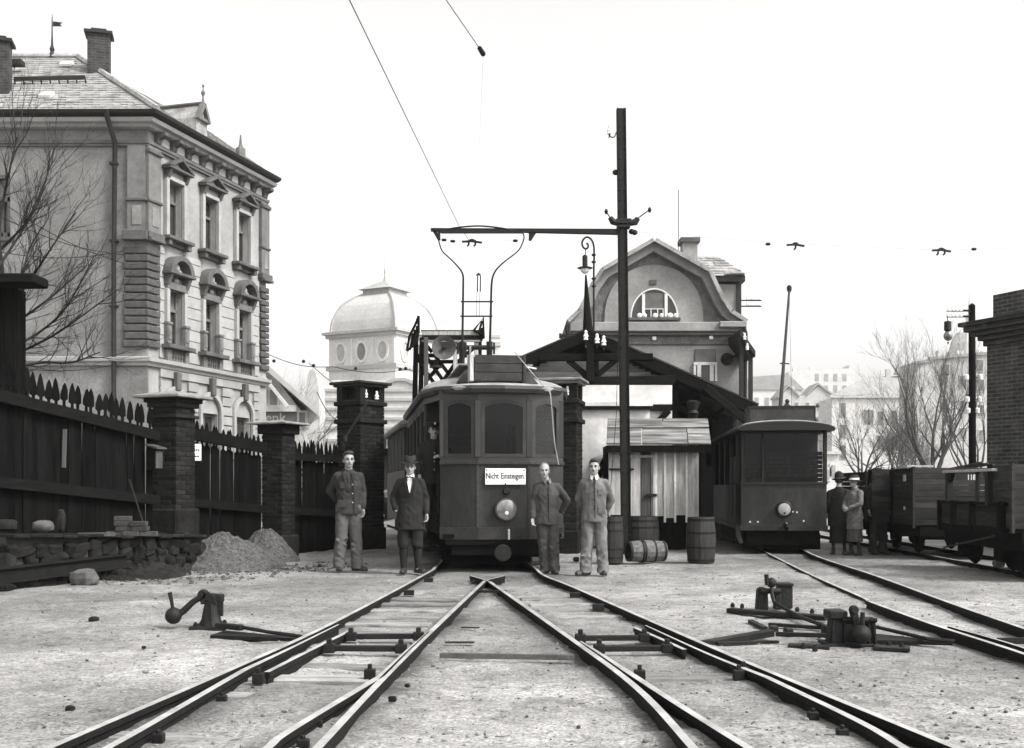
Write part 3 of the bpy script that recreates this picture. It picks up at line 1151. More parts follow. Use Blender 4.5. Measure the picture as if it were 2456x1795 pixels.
# lower floor
for a in (-1, 1):
    bay('window_jamb', MB(BM).bx(s + a * .55 - .09, s + a * .55 + .09, 0, .16, 7.0, 8.2), X['stucco'], bev=.012)
bay('window_lintel', MB(BM).bx(s - .62, s + .62, 0, .17, 8.2, 8.45), X['trim'], bev=.012)
for a in (-1, 1):
    t = MB(BM)
    t.bx(s + a * .55 - .12, s + a * .55 + .12, 0, .2, 6.3, 7.0)
    t.bx(s + a * .55 - .14, s + a * .55 + .14, 0, .24, 6.95, 7.04)
    t.bx(s + a * .55 - .09, s + a * .55 + .09, .2, .23, 6.42, 6.86)
    bay('window_pedestal', t, X['trim'], bev=.012)
    bay('parapet_pier', MB(BM).bx(s + a * .55 - .12, s + a * .55 + .12, 0, .2, 5.62, 6.1), X['trim'], bev=.012)
t = MB(BM)
n = 14
oa = [(s + .72 * math.cos(math.pi * k / n), 0, 8.80 + .60 * math.sin(math.pi * k / n)) for k in range(n + 1)]
ia = [(s + .50 * math.cos(math.pi * k / n), 0, 8.80 + .42 * math.sin(math.pi * k / n)) for k in range(n + 1)]
t.prism(oa + ia[::-1], (0, .40, 0))
t.bx(s - .78, s + .78, 0, .42, 8.70, 8.80)
for a in (-1, 1):
    t.prism([(s + a * .66, 0, 8.3), (s + a * .66, .18, 8.32), (s + a * .66, .34, 8.7), (s + a * .66, 0, 8.7)], (-a * .16, 0, 0))
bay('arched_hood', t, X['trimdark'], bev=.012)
t = MB(BM)
t.ball((s, .1, 9.0), (.12, .12, .15), 10, 6)
t.ball((s - .2, .08, 8.9), (.14, .08, .08), 8, 5)
t.ball((s + .2, .08, 8.9), (.14, .08, .08), 8, 5)
t.ball((s, .08, 8.55), (.12, .1, .1), 8, 5)
bay('relief_ornament', t, X['stucco'], smooth=True)
t = MB(BM)
t.bx(s - .82, s + .82, 0, .38, 6.12, 6.26)
bay('window_sill', t, X['trimdark'], bev=.015)
t = MB(BM)
for k in range(5):
    t.lathe([(.05, 5.72), (.03, 5.8), (.065, 5.92), (.03, 6.02), (.05, 6.1)], 8, (s - .32 + .16 * k, .1, 0))
t.bx(s - .44, s + .44, 0, .18, 5.62, 5.72)
bay('balustrade', t, X['trim'])
t = MB(BM)
t.bx(s - .44, s + .44, -.01, .03, 5.7, 6.1)
bay('balustrade_back', t, X['trimdark'])
for i, sx_ in enumerate(S_W):
    for nm, me_ in sets:
        piece(nm, me_, bld, u * (sx_ - s))
# windows: frame with panes
for i, sx_ in enumerate(S_W):
    for z0, z1 in ((10.1, 12.0), (6.28, 8.2)):
        t = MB(BM)
        zt = z0 + (z1 - z0) * .66
        for a, b, c0, c1 in ((-.46, -.39, z0, z1), (.39, .46, z0, z1), (-.46, .46, z1 - .07, z1), (-.46, .46, z0, z0 + .08),
                             (-.46, .46, zt - .05, zt + .05), (-.035, .035, z0, zt), (-.02, .02, zt, z1)):
            t.bx(sx_ + a, sx_ + b, -.24, -.18, c0, c1)
        wo = t.build('window', X['trim'], bld)
        MB(BM).bx(sx_ - .46, sx_ + .46, -.30, -.27, z0, z1).build('pane', X['farglass'], wo)
        if i == 0 or z0 > 9:
            MB(BM).bx(sx_ - .40, sx_ + .40 - .3 * (i % 2), -.265, -.25, zt + .05, z1 - .07).build('window_blind', X['blind'], wo)

# hipped roof
EO = .62
rc = BC + (u * -.1 + nrm * EO)
rc = Vector((BC.x + .5, BC.y - .5, 13.87))
rE = Ep + nrm * .5 + Vector((0, 0, 13.87))
rW = Vector((Wp.x, Wp.y - .5, 13.87))
R1 = P(188, 140, 44.2)
R2 = R1 + u * 9.5
RWt = Vector((Wp.x, R1.y, R1.z))
rf = MB()
rf.add([rW, rc, R1, RWt, rE, R2], [(0, 1, 2, 3), (1, 4, 5, 2)])
back = [Vector((Wp.x, R1.y + 6.5, 13.87)), Vector((R1.x - 5, R1.y + 6.5, 13.87)), R2 + Vector((-6, 2, -3.4))]
rf.add([RWt, R1, back[1], back[0], R2, R2 + Vector((-7, 2, R1.z * 0 - 3.6))], [(0, 1, 2, 3), (1, 4, 5, 2)])
ro = rf.build('roof', X['slate'], bld)
# rows of slates on the street slope as real laid pieces
def slates(a, b, c_, d_, rows, cols, lift=.03, seed=1):
    """a-b eave, d-c ridge"""
    mb = MB()
    rnd = random.Random(seed)
    nn = (b - a).cross(d_ - a).normalized()
    if nn.z < 0:
        nn = -nn
    for r in range(rows):
        t0, t1 = r / rows, (r + 1.18) / rows
        l0, l1 = a.lerp(d_, t0), a.lerp(d_, min(t1, 1))
        r0, r1 = b.lerp(c_, t0), b.lerp(c_, min(t1, 1))
        wid = (r0 - l0).length
        nc = max(1, int(cols * wid / (b - a).length))
        off = .5 * (r % 2) / nc
        for k in range(-1, nc):
            p0, p1 = max(0, k / nc + off), min(1, (k + .93) / nc + off)
            if p1 - p0 < .2 / nc:
                continue
            jl = lift * rnd.uniform(.6, 1.6)
            q = [l0.lerp(r0, p0) + nn * jl, l0.lerp(r0, p1) + nn * jl, l1.lerp(r1, p1) + nn * .008, l1.lerp(r1, p0) + nn * .008]
            e = [q[0] - nn * .03, q[1] - nn * .03]
            mb.add(q + e, [(0, 1, 2, 3), (4, 5, 1, 0)])
    return mb


so = slates(rW, rc, R1, RWt, 24, 62).build('roof_slates', X['slate'], ro)
tag(so, kind='stuff')
so = slates(rc, rE, R2, R1, 24, 40, seed=2).build('roof_slates', X['slate'], ro)
tag(so, kind='stuff')
MB().tube([R1 + Vector((0, 0, .05)), rc + Vector((0, 0, .06))], .12, 6).build('hip_cap', X['slate'], ro)
MB().tube([R1 + Vector((0, 0, .05)), RWt + Vector((0, 0, .05))], .13, 6).build('ridge_cap', X['slate'], ro)
# snow guard, skylights
def on_front(x, y, lift=0.0):
    """point of the street slope at pixel (x, y)"""
    nn = (rc - rW).cross(RWt - rW).normalized()
    d = Vector(((x - CX) / F, 1, -(y - YH) / F))
    o_ = Vector((0, 0, EYE))
    k = (rW - o_).dot(nn) / d.dot(nn)
    return o_ + d * k - Vector((0, lift, -lift * 1.2))


a, b = on_front(38, 202, .12), on_front(207, 199, .12)
sg = MB().beam(a, b, .06, .14)
for k in range(9):
    q = a.lerp(b, k / 8)
    sg.beam(q, q + Vector((0, .1, -.25)), .04, .04)
sg.build('snow_guard', X['eave'], ro)
for (x, y) in ((161, 158), (113, 233)):
    q = on_front(x, y, .05)
    rot = Matrix.Rotation(math.atan2(R1.z - 13.87, R1.y - rW.y), 3, 'X')
    MB().box(q, (.42, .42, .1), rot=rot).build('skylight', X['whitepaint'], ro)
sk = on_front(45, 172, .2)
MB().box(sk, (.5, .4, .18)).build('roof_hatch', X['eave'], ro)
# chimneys
def chimney(c, w_, d_, z0, z1, par, label=None, m_='chimney'):
    t = MB().box((c.x, c.y, (z0 + z1) / 2), (w_, d_, z1 - z0), rz=.25).build('chimney', X[m_], par)
    MB().box((c.x, c.y, z1 + .05), (w_ + .22, d_ + .22, .1), rz=.25).box((c.x, c.y, z1 + .16), (w_ * .7, d_ * .7, .14), rz=.25).build('chimney_cap', X['eave'], t)


c1 = P(238, 120, 42.3)
chimney(c1, .78, .62, 14.6, P(0, 88, 42.3).z, ro)
c2 = P(-2, 120, 39.6)
chimney(c2, .74, .62, 14.6, P(0, 106, 39.6).z, ro)
# weather vane
v0 = P(125, 140, 44.2)
wv = MB().lathe([(.16, 0), (.07, .25), (.1, .35), (.05, .5), (.03, .9), (.02, 1.6)], 8, v0)
wv.tube([v0 + Vector((0, 0, 1.5)), v0 + Vector((0, 0, 1.72))], .012, 5)
vo = wv.build('weather_vane', X['eave'], ro)
f0 = v0 + Vector((.03, 0, 1.45))
MB().prism([f0, f0 + Vector((.38, 0, -.05)), f0 + Vector((.28, 0, -.12)), f0 + Vector((.36, 0, -.2)), f0 + Vector((0, 0, -.2))], (0, .015, 0)).build('vane_flag', X['eave'], vo)
# dormer on the facade slope
dm = P(484, 255, 41.2)
dz0 = 14.7
dax = -nrm
dmr = MB()
hw = .36
fc0 = dm + Vector((0, 0, 0))
e0, e1 = fc0 - u * hw, fc0 + u * hw
zb, ze, zr = 14.2, 14.75, P(0, 252, 41.2).z
dmr.prism([Vector((e0.x, e0.y, zb - .6)), Vector((e1.x, e1.y, zb - .6)), Vector((e1.x, e1.y, ze)), Vector((fc0.x, fc0.y, zr)), Vector((e0.x, e0.y, ze))], dax * 2.6)
do = dmr.build('dormer', X['slate'], ro)
MB().tube([Vector((fc0.x, fc0.y, zr + .05)), Vector((fc0.x, fc0.y, zr + .05)) + dax * 3.2], .07, 6).build('dormer_ridge', X['trimdark'], do)
fr = MB()
for e in (e0, e1):
    fr.beam(Vector((e.x, e.y, ze - .06)) + nrm * .05, Vector((fc0.x, fc0.y, zr + .04)) + nrm * .05, .2, .12)
fr.beam(Vector((e0.x, e0.y, ze)) + nrm * .04, Vector((e1.x, e1.y, ze)) + nrm * .04, .16, .1)
fr.build('dormer_gable', X['trim'], do)
MB().lathe([(.1, 0), (.05, .12), (.03, .3), (.08, .42), (.08, .46), (.02, .55), (.02, .64), (.05, .68), (.03, .74)], 8,
           (fc0.x + .05, fc0.y, zr)).build('finial', X['trim'], do)
f2 = P(577, 357, 44.9)
MB().lathe([(.2, -.5), (.2, 0), (.1, .06), (.06, .2), (.03, .55)], 8, f2).build('finial', X['trim'], ro)

# telephone wires to the corner
for a, b, lab in (((-40, 455, 30), (297, 632, 38), 'steepest telephone wire slanting down to the drainpipe of the stucco house'),
                  ((-40, 500, 30), (300, 612, 38), 'second slanting telephone wire just under the steepest one'),
                  ((-40, 598, 33), (300, 602, 38), 'nearly level telephone wire across the middle of the plain house front'),
                  ((-40, 870, 30), (300, 870, 38), 'lowest level telephone wire across the plain house front above the fence')):
    p, q = P(*a), P(*b)
    pts = [p.lerp(q, k / 10) - Vector((0, 0, .25 * math.sin(math.pi * k / 10))) for k in range(11)]
    single('telephone_wire', MB().tube(pts, .012, 4), X['iron'], lab, 'wire', q, group='telephone wires on the stucco house')

# ================================================================== TREES (bare)
def branch(mb, p, d, length, r, depth, rnd, up=.12, n=5, spread=.6, twig_n=3, kids=(3, 4)):
    pts, rad = [p.copy()], [r]
    seg = 5 if depth > 1 else 3
    for i in range(seg):
        d = (d + Vector((rnd.gauss(0, .12), rnd.gauss(0, .12), rnd.gauss(0, .08) + up * .35))).normalized()
        pts.append(pts[-1] + d * (length / seg))
        rad.append(r * (1 - .62 * (i + 1) / seg))
    mb.tube(pts, rad, n if depth > 1 else twig_n, cap=False)
    if depth <= 0:
        return
    for k in range(rnd.randint(*kids)):
        t = rnd.uniform(.3, 1.0)
        i = min(int(t * seg), seg - 1)
        q = pts[i].lerp(pts[i + 1], t * seg - i)
        ax = Vector((rnd.gauss(0, 1), rnd.gauss(0, 1), rnd.gauss(0, .6)))
        nd = (d + ax.normalized() * spread * rnd.uniform(.7, 1.3)).normalized()
        branch(mb, q, nd, length * rnd.uniform(.5, .78), max(rad[i] * .62, .004), depth - 1, rnd, up, n, spread, twig_n, kids)
    branch(mb, pts[-1], d, length * .7, rad[-1], depth - 1, rnd, up, n, spread, twig_n, kids)


def tree(name, label, loc, h, tr, seed, matl, lean=(0, 0), fork=.3, depth=4, spread=.6, group=None, twig=None, limbs=4, up=.14, kids=(3, 4)):
    rnd = random.Random(seed)
    root = thing(name, label, 'tree', loc, 0, group)
    tb = MB()
    loc = Vector(loc)
    top = loc + Vector((lean[0], lean[1], h * fork))
    tb.tube([loc - Vector((0, 0, .1)), loc.lerp(top, .5) + Vector((rnd.gauss(0, .05), 0, 0)), top], [tr * 1.25, tr, tr * .85], 8)
    tb.build('trunk', matl, root, smooth=True)
    cb = MB()
    for k in range(limbs):
        a = 6.28 * k / limbs + rnd.uniform(-.4, .4)
        d = Vector((math.cos(a) * spread, math.sin(a) * spread, 1)).normalized()
        branch(cb, top - Vector((0, 0, .1 * h * rnd.random() * fork)), d, h * (1 - fork) * rnd.uniform(.38, .5), tr * .55, depth, rnd, up, 5, spread, 3, kids)
    cb.build('crown', twig or matl, root)
    return root


# ================================================================== FENCE ALONG THE LEFT SIDE
FP0, FP1 = Vector((-7.3, 14.5, 0)), Vector((-3.75, 23.5, 0))
fd = (FP1 - FP0).normalized()
fn = Vector((fd.y, -fd.x, 0))                       # towards the yard


def fence_at(x):
    """ground point of the fence line seen at photo column x"""
    k = (FP1.x - FP0.x) / (FP1.y - FP0.y)
    D = (FP0.x - k * FP0.y) / ((x - CX) / F - k)
    return Vector(((x - CX) / F * D, D, 0))


def zpx(y, D):
    return EYE - (y - YH) * D / F


fen = thing('palisade_fence', 'black pointed palisade fence between brick piers along the left of the yard', 'fence', fence_at(400))
fo = fence_at(400)
# a pointed pale with a slot below its head, 0.13 wide; scaled in z per section
def pale_mesh(h):
    w_, t = .066, .012
    half = [(.0735, 0), (.0735, h - .41), (w_ - .044, h - .375), (w_ - .044, h - .31), (w_, h - .285), (w_, h - .21), (w_ * .82, h - .14), (w_ * .45, h - .055), (0, h)]
    poly = [(a, 0, z) for a, z in half] + [(-a, 0, z) for a, z in half[-2::-1]]
    return MB().prism(poly, (0, .018, 0))


def top_line(x):
    tab = [(-80, 845), (40, 878), (107, 902), (209, 924), (300, 955), (345, 968), (440, 1000), (520, 1022), (600, 1040), (700, 1055), (815, 1066)]
    for (a, ya), (b, yb) in zip(tab[:-1], tab[1:]):
        if a <= x <= b:
            return ya + (yb - ya) * (x - a) / (b - a)
    return tab[-1][1]


pale_mes = [pale_mesh(3.0).mesh('pale', X['darkwood']) for _ in range(4)]
for i_, me_ in enumerate(pale_mes):
    for v_ in me_.vertices:
        if v_.co.z > 2.8:
            v_.co.z += (-.05, .03, 0, -.02)[i_] * (v_.co.z - 2.8) / .2
            v_.co.x += (.012, -.01, 0, .006)[i_]
fang = math.atan2(fd.y, fd.x)
s0 = (fence_at(-70) - FP0).dot(fd)
s1 = (fence_at(812) - FP0).dot(fd)
px_gap = ((372, 445), (628, 690))
s = s0
rs = random.Random(5)
while s < s1:
    q = FP0 + fd * s
    x = CX + F * q.x / q.y
    ok = all(not (a < x < b) for a, b in px_gap)
    if ok:
        zt = zpx(top_line(x), q.y) + rs.uniform(-.02, .02)
        piece('pale', pale_mes[rs.randint(0, 3)], fen, q - fo + fn * (-.02 + .005 * (int(s / .141) % 2)) + Vector((0, 0, zt - 3.0)), rot=(rs.uniform(-.012, .012), 0, fang))
    s += .141 + rs.uniform(-.004, .004)
# horizontal rails in front of the pales (and the lower board wall)
def fence_rail(x0, y0, x1, y1, h, t, off, nm='fence_rail', m_=None):
    a, b = fence_at(x0), fence_at(x1)
    a.z, b.z = zpx(y0, a.y), zpx(y1, b.y)
    MB().beam(a + fn * off, b + fn * off, t, h).build(nm, m_ or X['darkbeam'], fen)


fence_rail(-70, 935, 372, 1046, .16, .09, .06)
fence_rail(-70, 1150, 372, 1200, .15, .09, .06)
fence_rail(447, 1040, 630, 1075, .2, .09, .06)
fence_rail(447, 1205, 630, 1222, .14, .09, .06)
fence_rail(690, 1095, 815, 1102, .14, .09, .06)
fence_rail(690, 1225, 815, 1232, .14, .09, .06)

# brick piers
BR = (.245, .115, .068)


def brick_pier(root, base, ang, w_, d_, z0, z1, br=BR, visible=('front', 'right'), matl='brick'):
    """core of mortar with every brick laid proud of it; base in world space, pieces parented to root"""
    M_ = Matrix.Translation(base) @ Matrix.Rotation(ang, 4, 'Z')
    MB(M_).bx(-w_ / 2 + .014, w_ / 2 - .014, -d_ / 2 + .014, d_ / 2 - .014, z0, z1).build('mortar_core', X['mortar'], root)
    bl, bd, bh = br
    off = base - root.location
    rnd = random.Random(int(base.x * 100))
    ch = bh + .011
    nrow = int((z1 - z0) / ch)
    rest = MB(M_)
    meshes = {}

    def lay(cx_, cy_, along, length, z, face):
        key = (along, round(length, 3))
        dx, dy = (length, bd) if along == 'x' else (bd, length)
        if face in visible:
            if key not in meshes:
                meshes[key] = MB().box((0, 0, 0), (dx, dy, bh)).mesh('brick', X[matl], bev=.006)
            p = Matrix.Rotation(ang, 4, 'Z') @ Vector((cx_, cy_, 0))
            j = rnd.uniform(-.003, .003)
            piece('brick', meshes[key], root, (off.x + p.x + j, off.y + p.y + j, off.z + z), rz=ang + rnd.uniform(-.01, .01))
        else:
            rest.box((cx_, cy_, z), (dx, dy, bh))

    for r in range(nrow):
        z = z0 + ch * (r + .5)
        for face, L_ in (('front', w_), ('back', w_), ('left', d_), ('right', d_)):
            inner = (r % 2 == 0) == (face in ('front', 'back'))
            a0, a1 = (-L_ / 2, L_ / 2) if inner else (-L_ / 2 + bd + .01, L_ / 2 - bd - .01)
            n = max(1, round((a1 - a0) / (bl + .01)))
            seg = (a1 - a0) / n
            for k in range(n):
                m_ = a0 + seg * (k + .5)
                ln = seg - .011
                if face == 'front':
                    lay(m_, -d_ / 2 + bd / 2, 'x', ln, z, face)
                elif face == 'back':
                    lay(m_, d_ / 2 - bd / 2, 'x', ln, z, face)
                elif face == 'left':
                    lay(-w_ / 2 + bd / 2, m_, 'y', ln, z, face)
                else:
                    lay(w_ / 2 - bd / 2, m_, 'y', ln, z, face)
    if rest.v:
        tag(rest.build('brickwork', X[matl], root), kind='stuff')
    return M_


def slab_cap(M_, w_, z, t, root, rise=.1, name='pier_cap'):
    c = MB(M_)
    h = w_ / 2
    c.add([(-h, -h, z), (h, -h, z), (h, h, z), (-h, h, z), (-h, -h, z + t), (h, -h, z + t), (h, h, z + t), (-h, h, z + t), (0, 0, z + t + rise)],
          [(0, 3, 2, 1), (0, 1, 5, 4), (1, 2, 6, 5), (2, 3, 7, 6), (3, 0, 4, 7), (4, 5, 8), (5, 6, 8), (6, 7, 8), (7, 4, 8)])
    return c.build(name, X['cap'], root, bev=.01)


pang = math.atan2(-fn.y, -fn.x) + R(180)            # pier's right face looks at the yard
pang = math.atan2(fn.y, fn.x)
pr = fence_at(410) + fn * .05
pier1 = thing('brick_pier', 'brick fence pier with pale stone cap and rough stone plinth left of the gravel heaps', 'pier', (pr.x, pr.y, 0), 0, 'brick piers of the palisade fence')
Mp = brick_pier(pier1, Vector((pr.x, pr.y, 0)), pang, .5, .5, zpx(1222, pr.y), zpx(975, pr.y) - .02)
zt = zpx(975, pr.y)
MB(Mp).bx(-.3, .3, -.3, .3, zpx(1005, pr.y), zpx(1000, pr.y) + .02).bx(-.30, .30, -.30, .30, zt - .03, zt + .05).build('brick_collar', X['brick'], pier1, bev=.01)
for k, (z0, z1) in enumerate(((zt + .05, zt + .12),)):
    MB(Mp).bx(-.34, .34, -.34, .34, z0, z1).build('brick_collar', X['brick'], pier1, bev=.01)
slab_cap(Mp, .92, zt + .12, .05, pier1, .09)
MB(Mp).bx(-.31, .31, -.31, .31, -.1, zpx(1220, pr.y)).build('stone_plinth', X['stone'], pier1, bev=.03)

pr2 = fence_at(663) + fn * .05
pier2 = thing('brick_pier', 'brick fence pier with pale flat cap behind the right gravel heap', 'pier', (pr2.x, pr2.y, 0), 0, 'brick piers of the palisade fence')
Mp = brick_pier(pier2, Vector((pr2.x, pr2.y, 0)), pang, .46, .46, .4, zpx(1040, pr2.y))
zt = zpx(1040, pr2.y)
MB(Mp).bx(-.29, .29, -.29, .29, zt - .02, zt + .16).build('brick_collar', X['brick'], pier2, bev=.01)
slab_cap(Mp, .86, zt + .16, .04, pier2, .06)
MB(Mp).bx(-.29, .29, -.29, .29, -.1, .4).build('stone_plinth', X['stone'], pier2, bev=.03)

# gate piers
def gate_pier(label, x, D, w_, ytop, ang):
    q = P(x, YH, D)
    z1 = zpx(ytop, D)
    root = thing('gate_pier', label, 'pier', (q.x, q.y, 0), 0, 'tall brick gate piers')
    M_ = brick_pier(root, Vector((q.x, q.y, 0)), ang, w_, w_, .45, z1 - .34, br=(.25, .12, .072))
    MB(M_).bx(-w_ / 2 - .04, w_ / 2 + .04, -w_ / 2 - .04, w_ / 2 + .04, -.1, .45).build('stone_plinth', X['stone'], root, bev=.03)
    for z in (z1 - .46, z1 - .84):
        MB(M_).bx(-w_ / 2 - .05, w_ / 2 + .05, -w_ / 2 - .05, w_ / 2 + .05, z, z + .09).build('brick_collar', X['brick'], root, bev=.012)
    # the niche under the cap: corner posts of brick and a back
    h = w_ / 2
    for a in (-1, 1):
        for b in (-1, 1):
            MB(M_).bx(a * h - .16 * (a > 0), a * h + .16 * (a < 0), b * h - .16 * (b > 0), b * h + .16 * (b < 0), z1 - .36, z1 - .06).build('corner_post', X['brick'], root)
    MB(M_).bx(-h + .1, h - .14, -h + .16, h - .1, z1 - .36, z1 - .06).build('niche_back', X['brick'], root)
    c = MB(M_)
    c.bx(-h - .06, h + .06, -h - .06, h + .06, z1 - .06, z1 - .01)
    c.bx(-h - .12, h + .12, -h - .12, h + .12, z1 - .01, z1 + .05)
    c.build('pier_cap', X['eave'] if ytop > 918 else X['cap'], root, bev=.015)
    return root, M_, z1


def insulator(par, q, s=1.0, hook=None):
    """white porcelain bell on an iron pin (q in world space)"""
    r_ = par
    t = MB().lathe([(.035 * s, 0), (.045 * s, .01 * s), (.03 * s, .05 * s), (.05 * s, .06 * s), (.03 * s, .1 * s), (.022 * s, .13 * s), (.03 * s, .15 * s), (.01 * s, .17 * s)], 10, q)
    io = t.build('insulator', X['porcelain'], r_, smooth=True)
    pin = MB().tube([Vector(q) + Vector((0, 0, -.08 * s)), Vector(q) + Vector((0, 0, .02))], .012 * s, 5)
    if hook is not None:
        pin.tube([Vector(q) + Vector((0, 0, -.08 * s)), Vector(hook)], .012 * s, 5)
    pin.build('pin', X['iron'], io)
    return io


gp1, GM1, gz1 = gate_pier('tall left brick gate pier with slanting iron bar, between fence and dome', 865, 24.2, .72, 924, R(-38))
gp2, GM2, gz2 = gate_pier('tall right brick gate pier half hidden behind the main tram', 1345, 22.9, .78, 917, R(-12))
for dx, dz in ((.22, 0), (.52, -.02)):
    q = GM1 @ Vector((.28, -.30 + dx, gz1 - .3))
    q = GM1 @ Vector((-.2 + dx * .9, -.36, gz1 - .3 + dz)) if False else GM1 @ Vector((.33, -.42 + dx * 1.1, gz1 - .3 + dz))
    insulator(gp1, q, 1.1)
for dx in (-.05, .2):
    insulator(gp2, GM2 @ Vector((dx, -.36, gz2 - .3)), 1.1)
a, b = P(882, 965, 23.4), P(828, 1052, 23.2)
MB().tube([a, b, b + Vector((-.03, 0, -.25))], .025, 6).lathe([(.05, 0), (.03, .12)], 8, b + Vector((0, 0, -.06))).build('gate_bar', X['castiron'], gp1, smooth=True)

# closed palisade leaf beside the left gate pier, dark
MB().box((0, 0, 0), (.01, .01, .01))
# white notice on the fence
sg_p = fence_at(453) + fn * .12
zs0, zs1 = zpx(1106, sg_p.y), zpx(1066, sg_p.y)
swid = .24
sgo = thing('notice_board', 'small white enamel notice hanging on the dark fence beside the brick pier', 'sign', (sg_p.x, sg_p.y, zs0))
nd = Vector((.8, -.6, 0)).normalized()
sdir = Vector((.92, .38, 0))
Ms = Matrix.Translation((sg_p.x + .02, sg_p.y - .12, 0)) @ Matrix.Rotation(.35, 4, 'Z')
MB(Ms).bx(-swid / 2, swid / 2, -.01, .01, zs0, zs1).build('plate', X['whitepaint'], sgo, bev=.006)
ink = MB(Ms)
rs = random.Random(2)
for z_, ws in ((zs1 - .045, (.05,)), (zs1 - .10, (.03, .02, .04, .025, .03)), (zs0 + .075, (.04, .02, .05, .03))):
    x_ = -sum(ws) / 2 - .006 * len(ws) / 2
    for k in ws:
        ink.bx(x_, x_ + k, -.0135, -.0105, z_ - .014, z_ + .012)
        x_ += k + .008
ink.build('lettering', X['ink'], sgo)

# small letter box with sloped lid on the fence
bxp = fence_at(352) + fn * .16
zb0, zb1 = zpx(1128, bxp.y), zpx(1078, bxp.y)
Mb = Matrix.Translation((bxp.x - .0, bxp.y, 0)) @ Matrix.Rotation(math.atan2(fn.y, fn.x) + R(90), 4, 'Z')
lb = thing('letter_box', 'small grey box with pale sloping lid fixed to the fence left of the brick pier', 'box', (bxp.x, bxp.y, zb0))
MB(Mb).bx(-.1, .1, -.08, .1, zb0, zb1).build('box_body', X['darkbeam'], lb, bev=.008)
MB(Mb).prism([(-.12, -.14, zb1), (-.12, .1, zb1 + .06), (-.12, .1, zb1 + .085), (-.12, -.14, zb1 + .025)], (.24, 0, 0)).build('lid', X['dimwood'], lb)
MB(Mb).bx(-.08, .08, -.09, -.08, zb0 + .03, zb1 - .03).build('front_panel', X['dimwood'], lb)

# low rubble wall in front of the left stretch of fence
lw = thing('rubble_wall', 'low dark rubble stone wall under the fence at the left edge', 'wall', fence_at(150) + fn * .5)
core_w = MB()
wa, wb = fence_at(-90) + fn * .42, fence_at(392) + fn * .42
ztop = lambda t: .70 - .16 * t
mbw = MB()
mbw.prism([wa - fn * .3 + Vector((0, 0, -.2)), wb - fn * .3 + Vector((0, 0, -.2)), wb - fn * .3 + Vector((0, 0, ztop(1) - .04)), wa - fn * .3 + Vector((0, 0, ztop(0) - .04))], fn * .62)
mbw.build('wall_core', X['mortar'], lw)
rs = random.Random(8)
L_ = (wb - wa).length
def rock(c, sx, sy, sz, rnd, M_=None, sharp=.6):
    m = MB(M_)
    n, k = 9, 6
    rings = []
    for i in range(k + 1):
        t = -math.pi / 2 + math.pi * (0.04 + 0.92 * i / k)
        sq = lambda v, e: math.copysign(abs(v) ** e, v)
        ring = []
        for j in range(n):
            a = 6.283 * j / n
            jit = 1 + rnd.uniform(-.14, .14)
            ring.append(Vector((c[0] + sx * sq(math.cos(t), sharp) * sq(math.cos(a), sharp) * jit, c[1] + sy * sq(math.cos(t), sharp) * sq(math.sin(a), sharp) * jit,
                                c[2] + sz * sq(math.sin(t), .7) * (1 + rnd.uniform(-.08, .08)))))
        rings.append(ring)
    return m.loft(rings)


wang = math.atan2(fd.y, fd.x)
rk_me = [rock((0, 0, 0), rs.uniform(.1, .22), .1, rs.uniform(.06, .12), rs, sharp=.35).mesh('stone', X['stone'], smooth=False) for _ in range(10)]
z = .02
row = 0
while z < .62:
    s = rs.uniform(0, .2)
    while s < L_:
        t = s / L_
        if z < ztop(t) - .08:
            q = wa + fd * s + fn * .30 + Vector((0, 0, z + rs.uniform(-.02, .02)))
            piece('stone', rs.choice(rk_me), lw, q - lw.location, rot=(rs.uniform(-.3, .3), rs.uniform(-.3, .3), wang + rs.uniform(-.3, .3)), scale=(rs.uniform(.75, 1.2), 1, rs.uniform(.8, 1.25)))
        s += rs.uniform(.2, .36)
    z += .15
    row += 1
mbw = MB()
for k in range(14):
    t0, t1 = k / 14, (k + .97) / 14
    p0, p1 = wa.lerp(wb, t0), wa.lerp(wb, t1)
    zz = ztop(t0) + rs.uniform(-.012, .012)
    cop = MB().prism([p0 - fn * .32 + Vector((0, 0, zz - .05)), p1 - fn * .32 + Vector((0, 0, zz - .05 - .01)), p1 - fn * .32 + Vector((0, 0, zz - .01)), p0 - fn * .32 + Vector((0, 0, zz))], fn * .78)
    cop.build('coping_stone', X['stone'], lw, bev=.012)

# things lying on the wall
def lying_rock(label, x, ytop, ybot, D, wpx, seed, m_='stone', group=None, tall=1.0):
    S_ = F / D
    q = P(x, (ytop + ybot) / 2, D)
    rnd = random.Random(seed)
    o_ = rock((0, 0, 0), wpx / S_ / 2, wpx / S_ / 2.6, (ybot - ytop) / S_ / 2 * tall, rnd)
    me_ = o_.mesh('boulder', X[m_], smooth=True)
    ob = bpy.data.objects.new('boulder', me_)
    ob.location = q
    ob.rotation_euler = (0, 0, rnd.uniform(-.3, .3))
    COL.objects.link(ob)
    return tag(ob, label, 'stone', group)


